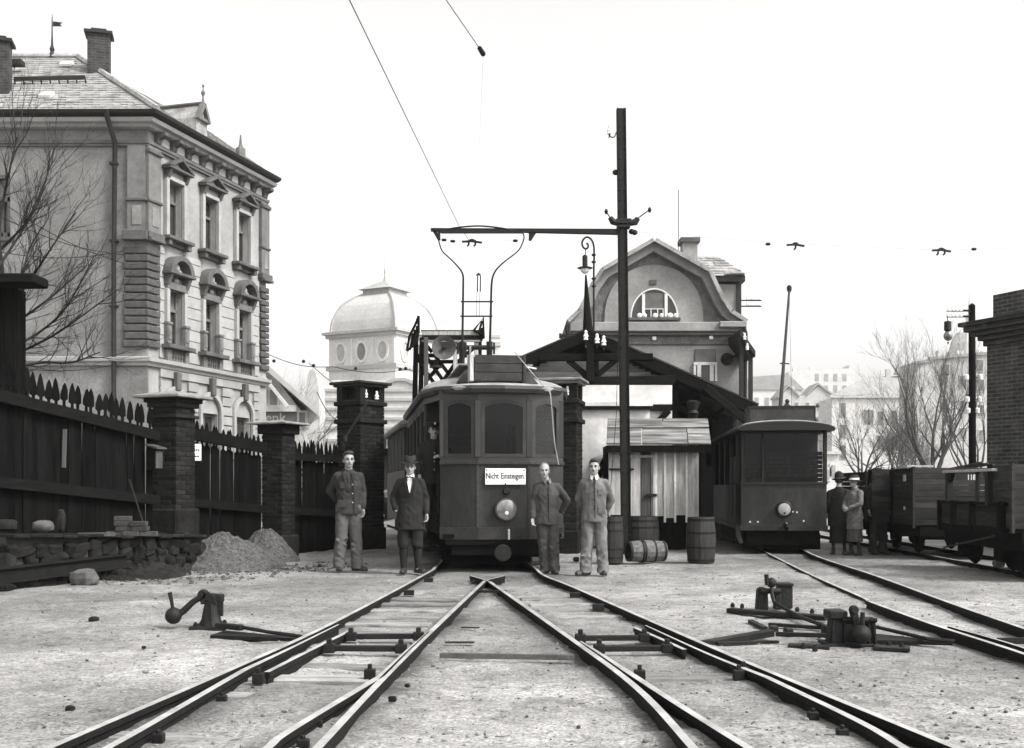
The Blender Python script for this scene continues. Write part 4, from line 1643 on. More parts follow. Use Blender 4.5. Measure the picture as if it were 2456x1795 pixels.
lying_rock('rounded boulder on the rubble wall at the left photo edge', 14, 1246, 1274, 14.6, 50, 1)
lying_rock('pale long boulder lying on the rubble wall, right of the edge boulder', 104, 1248, 1277, 15.1, 46, 2, 'palestone')
lying_rock('small upright stone on the wall beside the long boulder', 146, 1222, 1278, 15.4, 20, 3)
pb = fence_at(300) + fn * .45
stk = [(300, 1232, 1276), (310, 1252, 1288)]
q = P(298, 1225, 16.6)
zw = ztop(.75)
bs = thing('brick_stack', 'small stack of dark bricks on the rubble wall left of the brick pier', 'bricks', (q.x, q.y, zw))
bme2 = MB().box((0, 0, 0), (.24, .12, .07)).mesh('brick', X['brick2'], bev=.006)
for (dx, dz, rr) in ((-.14, .04, .1), (.12, .04, -.1), (.36, .04, .05), (0, .115, .1), (.24, .115, -.05), (-.02, .19, .15), (.22, .19, 0), (-.02, .265, .05)):
    piece('brick', bme2, bs, (dx, rs.uniform(-.03, .03), dz), rz=rr)
q = P(232, 1280, 16.0)
pl = MB().box((q.x, q.y, ztop(.6) + .03), (.5, .16, .05), rz=.3)
single('plank_offcut', pl, X['dimwood'], 'short plank offcut lying on the rubble wall beside the brick stack', 'plank', (q.x, q.y, ztop(.6)))
a, b = P(310, 1150, 16.9), P(352, 1282, 16.7)
single('leaning_rod', MB().tube([a, b], .012, 6), X['castiron'], 'thin iron rod leaning against the fence left of the brick pier', 'rod', b)
a, b = P(156, 1030, 16.2), P(153, 1122, 16.2)
single('fence_batten', MB().beam(a + fn * .0, b, .05, .03), X['dimwood'], 'narrow pale batten hanging upright on the dark fence at left', 'batten', b)

# big girder lying along the wall on blocks
ga, gb = G(-90, 1418, .13), Vector((-5.72, 16.6, .17))
ga = Vector((-6.55, 12.6, .12))
gb = P(304, 1360, 16.4)
ga = P(-60, 1407, 13.9)
gi = thing('lying_girder', 'heavy rusty girder lying on blocks in front of the rubble wall', 'girder', (ga.x, ga.y, 0))
t = MB()
hgt = .185
up = Vector((0, 0, 1))
t.beam(ga, gb, .12, .022)
t.beam(ga + up * (hgt), gb + up * (hgt), .12, .024)
t.beam(ga + up * (hgt / 2), gb + up * (hgt / 2), .018, hgt)
t.build('flange_beam', [X['steel']], gi)
t = MB()
q = ga.lerp(gb, .03)
sbp = G(197, 1404, 0)
sb = rock((0, 0, .09), .17, .13, .12, random.Random(4))
ob = bpy.data.objects.new('stone_block', sb.mesh('stone_block', X['palestone']))
ob.location = (sbp.x, sbp.y + .1, 0)
COL.objects.link(ob)
tag(ob, 'pale rough stone block under the girder at the front of the rubble wall', 'stone')
for tt in (.15, .93):
    q = ga.lerp(gb, tt)
    ob = bpy.data.objects.new('support_block', rock((0, 0, 0), .16, .16, q.z / 2, random.Random(5)).mesh('support_block', X['stone']))
    ob.location = (q.x, q.y, q.z / 2 - .01)
    COL.objects.link(ob)
    tag(ob, 'dark support stone under the %s end of the lying girder' % ('left' if tt < .5 else 'far'), 'stone')

# gravel heaps
def heap(label, xpk, ypk, xl, xr, D, seed, m_='gravel'):
    S_ = F / D
    c = P(xpk, YH, D)
    hh = zpx(ypk, D)
    rl, rr = (xpk - xl) / S_, (xr - xpk) / S_
    n, k = 60, 24
    vs_, fs = [], []
    for j in range(k + 1):
        t = j / k
        for i in range(n):
            a = 6.283 * i / n
            rx = (rr if math.cos(a) > 0 else rl) * 1.08
            ry = (rl + rr) / 2
            x, y = c.x + t * rx * math.cos(a), D + t * ry * math.sin(a)
            z = hh * max(0, 1 - t ** 1.45) * (1 if t < .98 else .6)
            z += .07 * hh * mnoise.noise(Vector((x * 4, y * 4, seed))) + .06 * mnoise.noise(Vector((x * 13, y * 13, seed))) * (1 - t * .6) + .03 * mnoise.noise(Vector((x * 37, y * 37, seed)))
            vs_.append((x - c.x, y - D, z if j < k else -.05))
    for j in range(k):
        for i in range(n):
            a, b = j * n + i, j * n + (i + 1) % n
            fs.append((a, b, b + n, a + n))
    mb = MB()
    mb.add(vs_, fs)
    ob = bpy.data.objects.new('gravel_heap', mb.mesh('gravel_heap', X[m_], smooth=False))
    ob.location = (c.x, D, 0)
    COL.objects.link(ob)
    return tag(ob, label, 'gravel heap', 'gravel heaps by the fence')


heap('broad pale gravel heap beside the stone plinth of the fence pier', 530, 1280, 415, 680, 18.7, 3.3)
heap('smaller steep gravel heap behind and right of the broad one', 636, 1268, 565, 715, 19.9, 8.1)
heap('low dark earth bank along the foot of the rubble wall', 330, 1345, 130, 445, 16.9, 5.5, 'stone')
# dry grass tufts by the wall end
gm = MB()
rs = random.Random(9)
for k in range(420):
    x = rs.uniform(210, 420)
    q = G(x, rs.uniform(1352, 1376) - (x - 300) * .02, 0)
    h = rs.uniform(.08, .32) * (1.3 if 280 < x < 380 else .6)
    dx, dy = rs.gauss(0, .09), rs.gauss(0, .06)
    w_ = .006
    gm.add([q + Vector((-w_, 0, 0)), q + Vector((w_, 0, 0)), q + Vector((dx, dy, h))], [(0, 1, 2)])
tag(gm.build('dry_grass', X['grass']), kind='stuff')

# dark tall hut at the left edge behind the fence
hq = P(20, 700, 17.6)
hut = thing('dark_hut', 'tall black timber hut with flat projecting eave behind the fence at the left edge', 'hut', (hq.x - 1.2, 18.4, 0))
hx1 = P(36, 0, 17.6).x
zt = zpx(690, 17.6)
for k in range(15):
    x1 = hx1 - k * .17
    MB().bx(x1 - .16, x1, 17.6, 17.64, 0, zt).build('board', X['darkwood'], hut)
for k in range(2):
    MB().bx(hx1 - .04, hx1, 17.66 + k * .17, 17.82 + k * .17, 0, zt).build('board', X['darkwood'], hut)
MB().bx(hx1 - 2.7, P(88, 0, 17.3).x, 17.2, 17.75, zt, zpx(658, 17.3)).build('flat_roof', X['darkbeam'], hut, bev=.02)

# bare tree at the left edge
tq = Vector((-8.85, 20.2, 0))
tl = thing('bare_tree', 'bare thin-branched tree at the left edge in front of the stucco house', 'tree', tq)
rnd = random.Random(21)
MB().tube([tq, tq + Vector((-.1, 0, 1.6)), tq + Vector((-.05, 0, 3.0))], [.17, .14, .12], 8).build('trunk', X['bark'], tl, smooth=True)
cb = MB()
starts = [((-5, 850), (90, 800), (160, 735), (226, 615)), ((-5, 870), (110, 815), (180, 770), (248, 720)), ((0, 760), (60, 690), (120, 600), (182, 510)),
          ((-5, 640), (30, 590), (90, 490), (120, 395)), ((10, 790), (80, 745), (150, 690), (205, 640)), ((0, 600), (40, 560), (70, 520), (110, 430)),
          ((20, 884), (100, 870), (170, 870), (240, 845)), ((0, 720), (50, 660), (70, 600), (100, 545)), ((-5, 560), (10, 470), (25, 400), (40, 330))]
for st in starts:
    pts = [P(x, y, 20.2 + rnd.uniform(-.5, .5)) for x, y in st]
    pts = catmull(pts, 5)
    n = len(pts)
    cb.tube(pts, [.026 * (1 - .8 * i / n) + .004 for i in range(n)], 5, cap=False)
    for k in range(15):
        i = rnd.randint(2, n - 2)
        d = (pts[i + 1] - pts[i - 1]).normalized()
        nd = (d + Vector((rnd.gauss(0, .45), rnd.gauss(0, .4), rnd.gauss(.12, .4)))).normalized()
        branch(cb, pts[i], nd, rnd.uniform(.35, .95), .011, 2, rnd, .12, 4, .55, 3, (2, 2))
for k in range(4):
    q = tq + Vector((-.05, 0, 2.0 + .3 * k))
    cb.tube([q, P(-5, [850, 700, 640, 560][k], 20.2)], [.07, .035], 6, cap=False)
cb.build('crown', X['bark'], tl)
# saplings before the house wall
for i, (x, y0, y1, lab) in enumerate(((208, 905, 985, 'thin bare sapling behind the pales, left of the drainpipe'), (268, 850, 985, 'taller bare sapling rising beside the drainpipe of the stucco house'))):
    q = P(x, YH, 30)
    tree('sapling', lab, (q.x, 30, 0), zpx(y0, 30) , .03, 40 + i, X['barkfar'], fork=.45, depth=2, spread=.35, limbs=3)

# ================================================================== SMALL GABLED HOUSE WITH SIGN (behind, left)
gD = 62.0
gh = thing('gabled_house', 'small pale house with steep gable and lettered fascia between stucco house and dome', 'building', (P(640, YH, gD).x, gD, 0))
pr_ = [P(x, y, gD) for x, y in ((560, 1100), (737, 1100), (737, 985), (722, 985), (622, 858), (560, 858))]
MB().prism([Vector((p.x, p.y, max(0, p.z))) if i > 1 else Vector((p.x, p.y, 0)) for i, p in enumerate(pr_)], ((640 - CX) / F * 9, 9, 0)).build('wall', X['farwall'], gh)
a, b = P(612, 848, gD - .6), P(762, 984, gD - .6)
MB().prism([a, b, b + Vector((0, 0, -.28)), a + Vector((0, 0, -.4))], ((640 - CX) / F * 9.5, 9.5, 0)).build('roof', X['farwall2'], gh)
a, b = P(612, 880, gD - .7), P(690, 976, gD - .7)
MB().beam(a, b, .2, .16).build('barge_board', X['farwall'], gh)
for x0, x1, y0, y1 in ((648, 665, 935, 972), (629, 635, 935, 972), (718, 732, 990, 1024)):
    p, q = P(x0, y1, gD - .1), P(x1, y0, gD - .1)
    wo = MB().bx(p.x - .12, q.x + .12, gD - .1, gD + .02, p.z - .1, q.z + .1).build('window', X['farwall'], gh)
    MB().bx(p.x, q.x, gD - .16, gD - .11, p.z, q.z).build('pane', X['farwin'], wo)
p, q = P(570, 1040, gD - .12), P(712, 988, gD - .12)
MB().bx(p.x, q.x, gD - .12, gD + .01, p.z, q.z).build('sign_fascia', X['farwin'], gh)
MB().bx(p.x, q.x, gD - .4, gD + .01, q.z, q.z + .35).build('ledge', X['farwall'], gh)
tm = text_mesh('denk', .78, X['farwall'], .02)
piece('lettering', tm, gh, P(652, 1003, gD - .16) - gh.location)

# trees behind, left
for i, (x, D, h, sd, lab) in enumerate(((712, 70, 9.6, 3, 'slender bare tree rising over the small gabled house'), (650, 74, 9.2, 4, 'faint bare tree just right of the stucco house'),
                                       (775, 60, 5.0, 5, 'bushy bare tree left of the left gate pier'), (735, 56, 3.6, 6, 'low bare tree over the palisade left of the gate pier'))):
    q = P(x, YH, D)
    tree('bare_tree', lab, (q.x, D, 0), h, .12, sd, X['barkfar'], depth=3, spread=.55, fork=.25, group='bare trees behind the fence', limbs=4)
cp = thing('ruined_tower', 'small grey turret block beside the dome, behind bare trees', 'building', (P(745, YH, 95).x, 95, 0))
pts = [P(x, y, 95) for x, y in ((733, 1000), (733, 940), (738, 900), (742, 890), (752, 883), (758, 898), (764, 930), (766, 1000))]
MB().prism(pts, (0, 3, 0)).bx(pts[0].x, pts[-1].x, 95.2, 97.6, 0, pts[0].z + .1).build('wall', X['farwall2'], cp)
# overhead tram wires there
stw = thing('street_tram_wire', 'street tram wires with small insulators in front of the dome', 'wires', P(800, 880, 46))
for a, b, D in (((642, 850), (800, 880), 46), ((800, 880), (985, 885), 46), ((740, 870), (860, 945), 46), ((760, 940), (812, 1010), 40)):
    p, q = P(*a, D), P(*b, D)
    MB().tube([p.lerp(q, k / 8) - Vector((0, 0, .2 * math.sin(math.pi * k / 8))) for k in range(9)], .014, 4).build('wire', X['iron'], stw)
for x, y in ((657, 866), (752, 877), (853, 884), (960, 886), (973, 884), (728, 867)):
    MB().lathe([(.03, 0), (.07, .03), (.07, .09), (.03, .13)], 6, P(x, y + 4, 46)).build('insulator', X['iron'], stw)

# ================================================================== DOMED BUILDING
dD = 150.0
dS = F / dD
dom = thing('domed_tower', 'hazy pale building with square metal dome and oval windows', 'building', (P(880, YH, dD).x, dD, 0))
dang = R(-24)
dcx = P(917, YH, dD)
hwid = 5.35
DM = Matrix.Translation((dcx.x, dD + 3, 0)) @ Matrix.Rotation(R(-28), 4, 'Z')
zc = zpx(812, dD)
zl = zpx(885, dD)
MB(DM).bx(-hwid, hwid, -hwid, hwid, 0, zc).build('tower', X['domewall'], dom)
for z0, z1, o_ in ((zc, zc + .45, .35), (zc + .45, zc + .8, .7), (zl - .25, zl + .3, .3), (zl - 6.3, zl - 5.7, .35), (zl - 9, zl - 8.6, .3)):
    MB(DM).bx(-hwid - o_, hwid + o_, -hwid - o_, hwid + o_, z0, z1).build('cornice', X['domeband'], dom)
# square dome with curved sides
prof = [(1.0, 0), (.99, .8), (.97, 1.7), (.93, 2.55), (.87, 3.5), (.80, 4.3), (.70, 5.0), (.58, 5.6), (.48, 6.0), (.41, 6.2)]
zb = zc + .8
top_z = zpx(702, dD)
sc_ = (top_z - zb) / 6.2
rings = []
for r, h in prof:
    k = hwid * .97 * r
    rings.append([Vector((-k, -k, zb + h * sc_)), Vector((k, -k, zb + h * sc_)), Vector((k, k, zb + h * sc_)), Vector((-k, k, zb + h * sc_))])
do = MB(DM).loft(rings).build('dome', X['domemetal'], dom)
for sx, sy in ((-1, -1), (1, -1), (1, 1), (-1, 1)):
    MB(DM).tube([Vector((sx * hwid * .97 * r, sy * hwid * .97 * r, zb + h * sc_)) for r, h in prof], .22, 6).build('hip_rib', X['domeband'], do)
lt = MB(DM)
k = hwid * .40
lt.bx(-k, k, -k, k, top_z, top_z + .7)
z2 = top_z + .7
lt.add([(-k - .5, -k - .5, z2), (k + .5, -k - .5, z2), (k + .5, k + .5, z2), (-k - .5, k + .5, z2), (0, 0, z2 + 1.5)], [(3, 2, 1, 0), (0, 1, 4), (1, 2, 4), (2, 3, 4), (3, 0, 4)])
lt.build('lantern_roof', X['domeband'], do)
MB(DM).lathe([(.25, z2 + 1.4), (.1, z2 + 2.2), (.16, z2 + 2.6), (.05, z2 + 3.2), (.03, zpx(590, dD))], 6).build('spire_rod', X['domeband'], do)
# oval windows: three to a side
zo = (zc + zl) / 2 + .05
for side in (0, 1):
    for k in (-1, 0, 1):
        M2 = DM @ Matrix.Rotation(R(90) * side, 4, 'Z')
        cx_ = k * 3.35
        ring = lambda a, b, y_: [(cx_ + a * math.cos(6.283 * i / 20), y_, zo + b * math.sin(6.283 * i / 20)) for i in range(20)]
        wr = MB(M2)
        wr.loft([ring(1.0, 1.5, -hwid - .22), ring(.72, 1.15, -hwid - .22), ring(.72, 1.15, -hwid + .1), ring(1.0, 1.5, -hwid + .1), ring(1.0, 1.5, -hwid - .22)], cap=False)
        wo = wr.build('oval_window', X['domewall'], dom)
        MB(M2).prism(ring(.70, 1.12, -hwid - .06), (0, .1, 0)).build('pane', X['domeband'] if k else X['farwin'], wo)
        MB(M2).bx(cx_ + 1.5, cx_ + 1.9, -hwid - .12, -hwid + .05, zl + .3, zc).build('pilaster', X['domewall'], dom)
# lower wing with bands
x0, x1 = P(742, YH, dD - 9).x, P(1010, YH, dD - 9).x
zt = zpx(975, dD - 9)
MB().bx(x0 + 2, x1 + 4, dD - 9, dD - 4, 0, zpx(912, dD - 9)).build('wing', X['domewall'], dom)
for y in (940, 962, 985, 1008, 1030, 1060):
    z = zpx(y, dD - 9)
    MB().bx(x0 + 1.7, x1 + 4, dD - 9.3, dD - 8.9, z, z + .35).build('wall_band', X['domeband'], dom)
for x in (960,):
    c = P(x, 935, dD - 9.2)
    n = 16
    oa = [(c.x + 2.4 * math.cos(math.pi * i / n), dD - 9.4, c.z + 1.5 * math.sin(math.pi * i / n)) for i in range(n + 1)]
    ia = [(c.x + 1.9 * math.cos(math.pi * i / n), dD - 9.4, c.z + 1.1 * math.sin(math.pi * i / n)) for i in range(n + 1)]
    MB().prism(oa + ia[::-1], (0, .5, 0)).build('arch_moulding', X['domeband'], dom)
for x in (950, 972):
    p, q = P(x - 7, 1078, dD - 9.1), P(x + 7, 1045, dD - 9.1)
    wo = MB().bx(p.x - .2, q.x + .2, dD - 9.25, dD - 8.95, p.z - .2, q.z + .2).build('window', X['domeband'], dom)
    MB().bx(p.x, q.x, dD - 9.32, dD - 9.25, p.z, q.z).build('pane', X['farwin'], wo)
# chimney seen right of the bow collector
cq = P(1187, 850, 120)
fc = thing('distant_chimney', 'faint stone chimney stack behind the tram roof', 'chimney', (cq.x, 120, 0))
MB().bx(cq.x - .45, cq.x + .45, 119.5, 120.5, 0, zpx(812, 120)).build('stack', X['farwall'], fc)
MB().bx(cq.x - .7, cq.x + .6, 119.3, 120.7, zpx(832, 120), zpx(822, 120)).bx(cq.x - .55, cq.x + .55, 119.4, 120.6, zpx(812, 120), zpx(806, 120)).build('stack_collar', X['farwall2'], fc)

# ================================================================== GABLE HOUSE (centre right)
hD = 36.0
H0 = P(1569, YH, hD)
gho = thing('villa', 'plastered villa with curved gable and half-round window behind the depot roof', 'building', (H0.x, hD, 0))
PX = lambda x, y, D=hD: P(x, y, D)
MB().bx(PX(1404, 0).x, PX(1788, 0).x, hD, hD + .4, 0, PX(0, 828).z).build('front_wall', X['villa'], gho)
MB().bx(PX(1788, 0).x - .4, PX(1788, 0).x, hD + .4, hD + 9, 0, PX(0, 790).z).build('side_wall', X['villa'], gho)
gab = [(1380, 780), (1400, 752), (1430, 690), (1452, 660), (1566, 598), (1686, 662), (1716, 724), (1737, 755), (1766, 778)]
MB().prism([PX(x, y) + Vector((0, .02, 0)) for x, y in [(1380, 792)] + gab + [(1766, 792)]], (0, .4, 0)).build('gable_field', X['roughcast'], gho)
out_ = [(1364, 778), (1392, 752), (1422, 690), (1446, 655), (1566, 586), (1694, 658), (1724, 722), (1746, 755), (1783, 779)]
inn_ = [(1390, 781), (1410, 757), (1437, 697), (1458, 668), (1566, 606), (1682, 670), (1709, 728), (1729, 760), (1758, 782)]
MB().prism([PX(x, y) - Vector((0, .22, 0)) for x, y in out_ + inn_[::-1]], (0, .3, 0)).build('gable_moulding', X['villa'], gho)
rv = MB()
for (a, b) in zip(out_[:-1], out_[1:]):
    p, q = PX(*a) + Vector((0, -.45, 0)), PX(*b) + Vector((0, -.45, 0))
    nn = Vector((-(q.z - p.z), 0, q.x - p.x)).normalized()
    rv.prism([p, q, q + nn * .12, p + nn * .12], (0, 9.4, 0))
rvo = rv.build('mansard_roof', X['slate'], gho)
tag(rvo)
# lighter arched plaster panel
n = 18
arc = []
for i in range(n + 1):
    t = math.pi * (1 - i / n)
    arc.append((1568 + 120 * math.cos(t), 700 - 63 * math.sin(t) ** 1.0))
panel = [(1449, 778), (1449, 735)] + arc + [(1687, 735), (1687, 778)]
panel = [(1449, 779)] + [(1568 + 119 * math.cos(math.pi * (1 - i / n)), 779 - 143 * math.sin(math.pi * (1 - i / n)) ** .8) for i in range(1, n)] + [(1687, 779)]
lw0 = [(1569 + 58 * math.cos(math.pi * (1 - i / n)), 764 - 72 * math.sin(math.pi * (1 - i / n))) for i in range(n + 1)]
pp = MB()
# panel with the half-round opening left out
outer = [PX(x, y) - Vector((0, .05, 0)) for x, y in panel]
inner = [PX(x, y) - Vector((0, .05, 0)) for x, y in lw0]
pp.prism([outer[0]] + outer[1:] + inner[::-1][0:1] + inner[::-1][1:], (0, .1, 0)) if False else None
m = len(lw0)
for i in range(m - 1):
    j0, j1 = min(i, len(outer) - 1), min(i + 1, len(outer) - 1)
    pp.prism([outer[j0], outer[j1], inner[i + 1], inner[i]], (0, .1, 0))
p_, q_ = PX(1449, 779), PX(1687, 764)
pp.prism([outer[0], inner[0], Vector((inner[0].x, inner[0].y, outer[0].z))], (0, .1, 0))
pp.prism([outer[-1], inner[-1], Vector((inner[-1].x, inner[-1].y, outer[-1].z))], (0, .1, 0))
pp.bx(inner[0].x, inner[-1].x, hD - .05, hD + .05, outer[0].z, inner[0].z)
pp.build('gable_panel', X['villa'], gho)
wf = MB()
ii = [(1569 + 54.5 * math.cos(math.pi * (1 - i / n)), 764 - 68.5 * math.sin(math.pi * (1 - i / n))) for i in range(n + 1)]
wf.prism([PX(x, y) - Vector((0, .06, 0)) for x, y in lw0 + ii[::-1]], (0, .06, 0))
for x in (1543, 1597):
    p, q = PX(x - 3.5, 764), PX(x + 3.5, 706)
    wf.bx(p.x, q.x, hD - .07, hD, p.z, q.z)
for x0, x1, y in ((1547, 1593, 742),):
    p, q = PX(x0, y + 1), PX(x1, y - 1)
    wf.bx(p.x, q.x, hD - .06, hD - .01, p.z, q.z)
for x in (1561, 1577, 1590):
    p, q = PX(x - 1, 764), PX(x + 1, 742)
    wf.bx(p.x, q.x, hD - .06, hD - .01, p.z, q.z)
wo = wf.build('half_round_window', X['winframe'], gho)
MB().prism([PX(x, y) + Vector((0, .012, 0)) for x, y in ii], (0, .02, 0)).build('pane', X['farglass'], wo)
MB().prism([PX(1547, 740) - Vector((0, .03, 0)), PX(1593, 740) - Vector((0, .03, 0)), PX(1593, 704) - Vector((0, .03, 0)), PX(1547, 704) - Vector((0, .03, 0))], (0, .02, 0)).build('roller_blind', X['blind'], wo)
p, q = PX(1508, 770), PX(1630, 764)
MB().bx(p.x, q.x, hD - .22, hD - .05, p.z, q.z).build('window_sill', X['trimdark'], gho)
rs = random.Random(3)
cu = MB()
for x, w_ in ((1533, 10), (1545, 8), (1570, 9), (1585, 7), (1606, 11), (1619, 8)):
    cu.ball(PX(x, 759) - Vector((0, .12, 0)), (w_ / 110, .07, .05 + .004 * w_), 8, 5)
single('bedding', cu, X['shirt'], 'white bedding airing in the half-round window of the villa', 'bedding', PX(1570, 760))
MB().bx(PX(1558, 0).x, PX(1574, 0).x, hD - .09, hD - .04, PX(0, 684).z, PX(0, 673).z).build('gable_plaque', X['trimdark'], gho)
# cornice bands
for (x0, x1, y0, y1, o_, m_) in ((1366, 1784, 798, 776, .32, 'villa'), (1380, 1775, 806, 798, .2, 'trim'), (1404, 1772, 828, 806, .06, 'roughcast'), (1720, 1784, 790, 776, .5, 'villa')):
    p, q = PX(x0, y0), PX(x1, y1)
    MB().bx(p.x, q.x, hD - o_, hD + .05, p.z, q.z).build('cornice_band', X[m_], gho, bev=.02)
for x, y in ((1568, 813), (1704, 811)):
    q = PX(x, y)
    MB().box((q.x, hD - .1, q.z), (.13, .08, .12)).build('wall_insulator', X['porcelain'], gho, bev=.02)
# upper floor window
p, q = PX(1663, 915), PX(1719, 837)
wf = MB()
zt = PX(0, 872).z
wf.bx(p.x, p.x + .07, hD - .08, hD, p.z, zt); wf.bx(q.x - .07, q.x, hD - .08, hD, p.z, zt)
wf.bx(p.x, q.x, hD - .09, hD - .01, zt - .06, zt + .03)
for x in (1676, 1706):
    m_ = PX(x, 0).x
    wf.bx(m_ - .06, m_ + .06, hD - .09, hD, p.z, zt)
wo = wf.build('window', X['winframe'], gho)
MB().bx(p.x + .03, q.x - .03, hD - .02, hD - .005, p.z, q.z - .02).build('pane', X['farglass'], wo)
MB().bx(p.x + .05, q.x - .05, hD - .05, hD - .03, zt + .03, q.z - .05).build('roller_blind', X['blind'], wo)
q = PX(1743, 862)
MB().lathe([(.05, -.35), (.1, -.25), (.2, -.05), (.2, 0)], 14, (q.x, hD, q.z), axis='Y').tube([(q.x, hD - .2, q.z + .05), (q.x + .4, hD - .3, q.z + .08)], .05, 6).build('alarm_bell', X['castiron'], gho, smooth=True)
# chimney and dormer
q = P(1652, 600, 38.5)
ch = MB().bx(q.x - .25, q.x + .25, 38.2, 38.8, PX(0, 700).z, zpx(577, 38.2)).build('chimney', X['villa'], rvo)
MB().bx(q.x - .33, q.x + .33, 38.1, 38.9, zpx(580, 38.1), zpx(569, 38.1)).build('chimney_cap', X['trimdark'], ch)
a = P(1630, 610, 38)
MB().tube([P(1628, 625, 38), P(1627, 455, 38)], .012, 4).build('lightning_rod', X['iron'], rvo)
dy0 = 38.0
e0, e1 = P(1722, 0, dy0).x, P(1776, 0, dy0).x
zb_, ze_ = zpx(790, dy0), zpx(682, dy0)
dr = MB().bx(e0 - .4, e1, dy0, dy0 + 2.2, zb_, ze_).build('dormer', X['plaster'], rvo)
MB().bx(e0 - .35, e1 + .12, dy0 - .2, dy0 + 2.4, ze_ + .06, ze_ + .26).bx(e1 - .14, e1 + .02, dy0 - .06, dy0, zb_, ze_).build('dormer_eave', X['eave'], dr)
tp = [P(1712, 671, dy0 - .1), P(1780, 671, dy0 - .1), P(1722, 615, dy0 + 2), P(1664, 618, dy0 + 2)]
b0, b1, b2, b3 = Vector((e0 - .9, dy0 - .3, ze_ + .28)), Vector((e1 + .1, dy0 - .3, ze_ + .28)), P(1722, 616, dy0 + 2.2), P(1660, 616, dy0 + 2.2)
MB().add([b0, b1, b2, b3, Vector((e1 + .1, dy0 + 2.6, ze_ + .28))], [(0, 1, 2, 3), (1, 4, 2)]).build('dormer_roof', X['slate'], dr)
so = slates(b0, b1, b2, b3, 7, 8, .03, 4).build('roof_slates', X['slate'], dr)
tag(so, kind='stuff')
# telephone bracket on the villa's right side
tb = thing('wire_bracket', 'bracket with two rows of white telephone insulators at the right of the villa', 'bracket', P(1785, 725, 38))
for y in (716, 730):
    MB().beam(P(1776, y + 5, 38.2), P(1826, y + 5, 38.2), .04, .04).build('arm', X['iron'], tb)
    for k in range(7):
        insulator(tb, P(1792 + k * 5, y + 3, 38.2), .75)
# gutter pipe
g = MB().tube([P(1362, 778, 35.6), P(1358, 786, 35.6), P(1366, 822, 35.7), P(1376, 836, 35.9), P(1376, 1100, 36)], .06, 6)
g.build('drainpipe', X['eave'], gho, smooth=True)
MB().tube([P(1784, 782, 35.6), P(1789, 800, 35.6), P(1787, 990, 35.8)], .06, 6).build('drainpipe', X['eave'], gho, smooth=True)
# canopy of the side entrance right of the villa
cn = thing('side_canopy', 'dark bracketed canopy on slim posts at the right side of the villa', 'canopy', P(1800, 1000, 34))
MB().prism([P(1776, 790, 34), P(1812, 842, 34), P(1812, 856, 34), P(1776, 806, 34)], (0, 3, 0)).build('canopy_roof', X['eave'], cn)
for x, y0 in ((1778, 805), (1800, 845)):
    MB().beam(P(x, y0, 34.2), Vector((P(x, 0, 34.2).x, 34.2, 0)), .12, .12).build('post', X['eave'], cn)
for y in (815, 840):
    insulator(cn, P(1786 + (y - 815) * .25, y, 33.9), 1.2)

# ================================================================== DEPOT SHED (timber roof)
kD = 26.0
dep = thing('tram_depot', 'dark timber tram shed with open truss gable and spike finial', 'shed', (P(1430, YH, kD).x, kD, 0))
pk = P(1408, 798, kD)
eR = P(1812, 978, kD)
eL = P(1165, 902, kD)
for a, b in ((eL, pk), (pk, eR)):
    dd = (b - a)
    nn = Vector((-dd.z, 0, dd.x)).normalized()
    for k in range(44):                              # roof boards run down the slope, seen from below
        y0 = kD - .2 + k * .25
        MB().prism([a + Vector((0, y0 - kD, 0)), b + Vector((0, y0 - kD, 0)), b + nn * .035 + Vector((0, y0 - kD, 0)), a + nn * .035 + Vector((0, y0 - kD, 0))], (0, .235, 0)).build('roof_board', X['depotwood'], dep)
    MB().prism([a + nn * .04 + Vector((0, -.25, 0)), b + nn * .04 + Vector((0, -.25, 0)), b + nn * .08 + Vector((0, -.25, 0)), a + nn * .08 + Vector((0, -.25, 0))], (0, 11.7, 0)).build('roof_felt', X['eave'], dep)
    MB().beam(a + Vector((0, -.22, -.1)), b + Vector((0, -.22, -.1)), .06, .22).build('barge_board', X['darkbeam'], dep)
    for y0 in (-.05, 3.2, 6.5):
        MB().beam(a + Vector((0, y0, -.14)), b + Vector((0, y0, -.14)), .18, .2).build('rafter', X['darkbeam'], dep)
ridge = pk
zt_ = zpx(922, kD)
def dbeam(a, b, w_, h, name='truss_beam', m_='darkbeam'):
    MB().beam(a, b, w_, h).build(name, X[m_], dep, bev=.012)


for yo in (-.35, 3.2):
    o_ = Vector((0, yo - .06, 0))
    dbeam(P(1195, 922, kD) + o_, P(1612, 916, kD) + o_, .16, .2, 'tie_beam')
    dbeam(P(1290, 864, kD) + o_ + Vector((0, -.03, 0)), P(1560, 862, kD) + o_ + Vector((0, -.03, 0)), .14, .16, 'collar_beam')
    dbeam(P(1411, 800, kD) + o_ + Vector((0, -.1, 0)), P(1411, 922, kD) + o_ + Vector((0, -.1, 0)), .16, .13, 'king_post')
    dbeam(P(1360, 868, kD) + o_, P(1404, 906, kD) + o_, .13, .13, 'strut')
    dbeam(P(1478, 864, kD) + o_, P(1428, 906, kD) + o_, .13, .13, 'strut')
    dbeam(P(1426, 866, kD) + o_, P(1426, 908, kD) + o_, .13, .1, 'strut')
# gable boarding behind the struts
for k in range(9):
    y1 = 918 - k * 6.6
    z0, z1 = zpx(y1, kD + .3), zpx(y1 - 6.2, kD + .3)
    t0 = (pk.z - z1 - .2) / (pk.z - eR.z)
    hwid_ = (eR.x - pk.x) * t0
    x0, x1 = max(pk.x - hwid_, P(1165, 0, kD).x), min(pk.x + hwid_, P(1606, 0, kD).x)
    MB().bx(x0, x1, kD + .3, kD + .33, z0, z1).build('gable_board', X['gableboard'], dep)
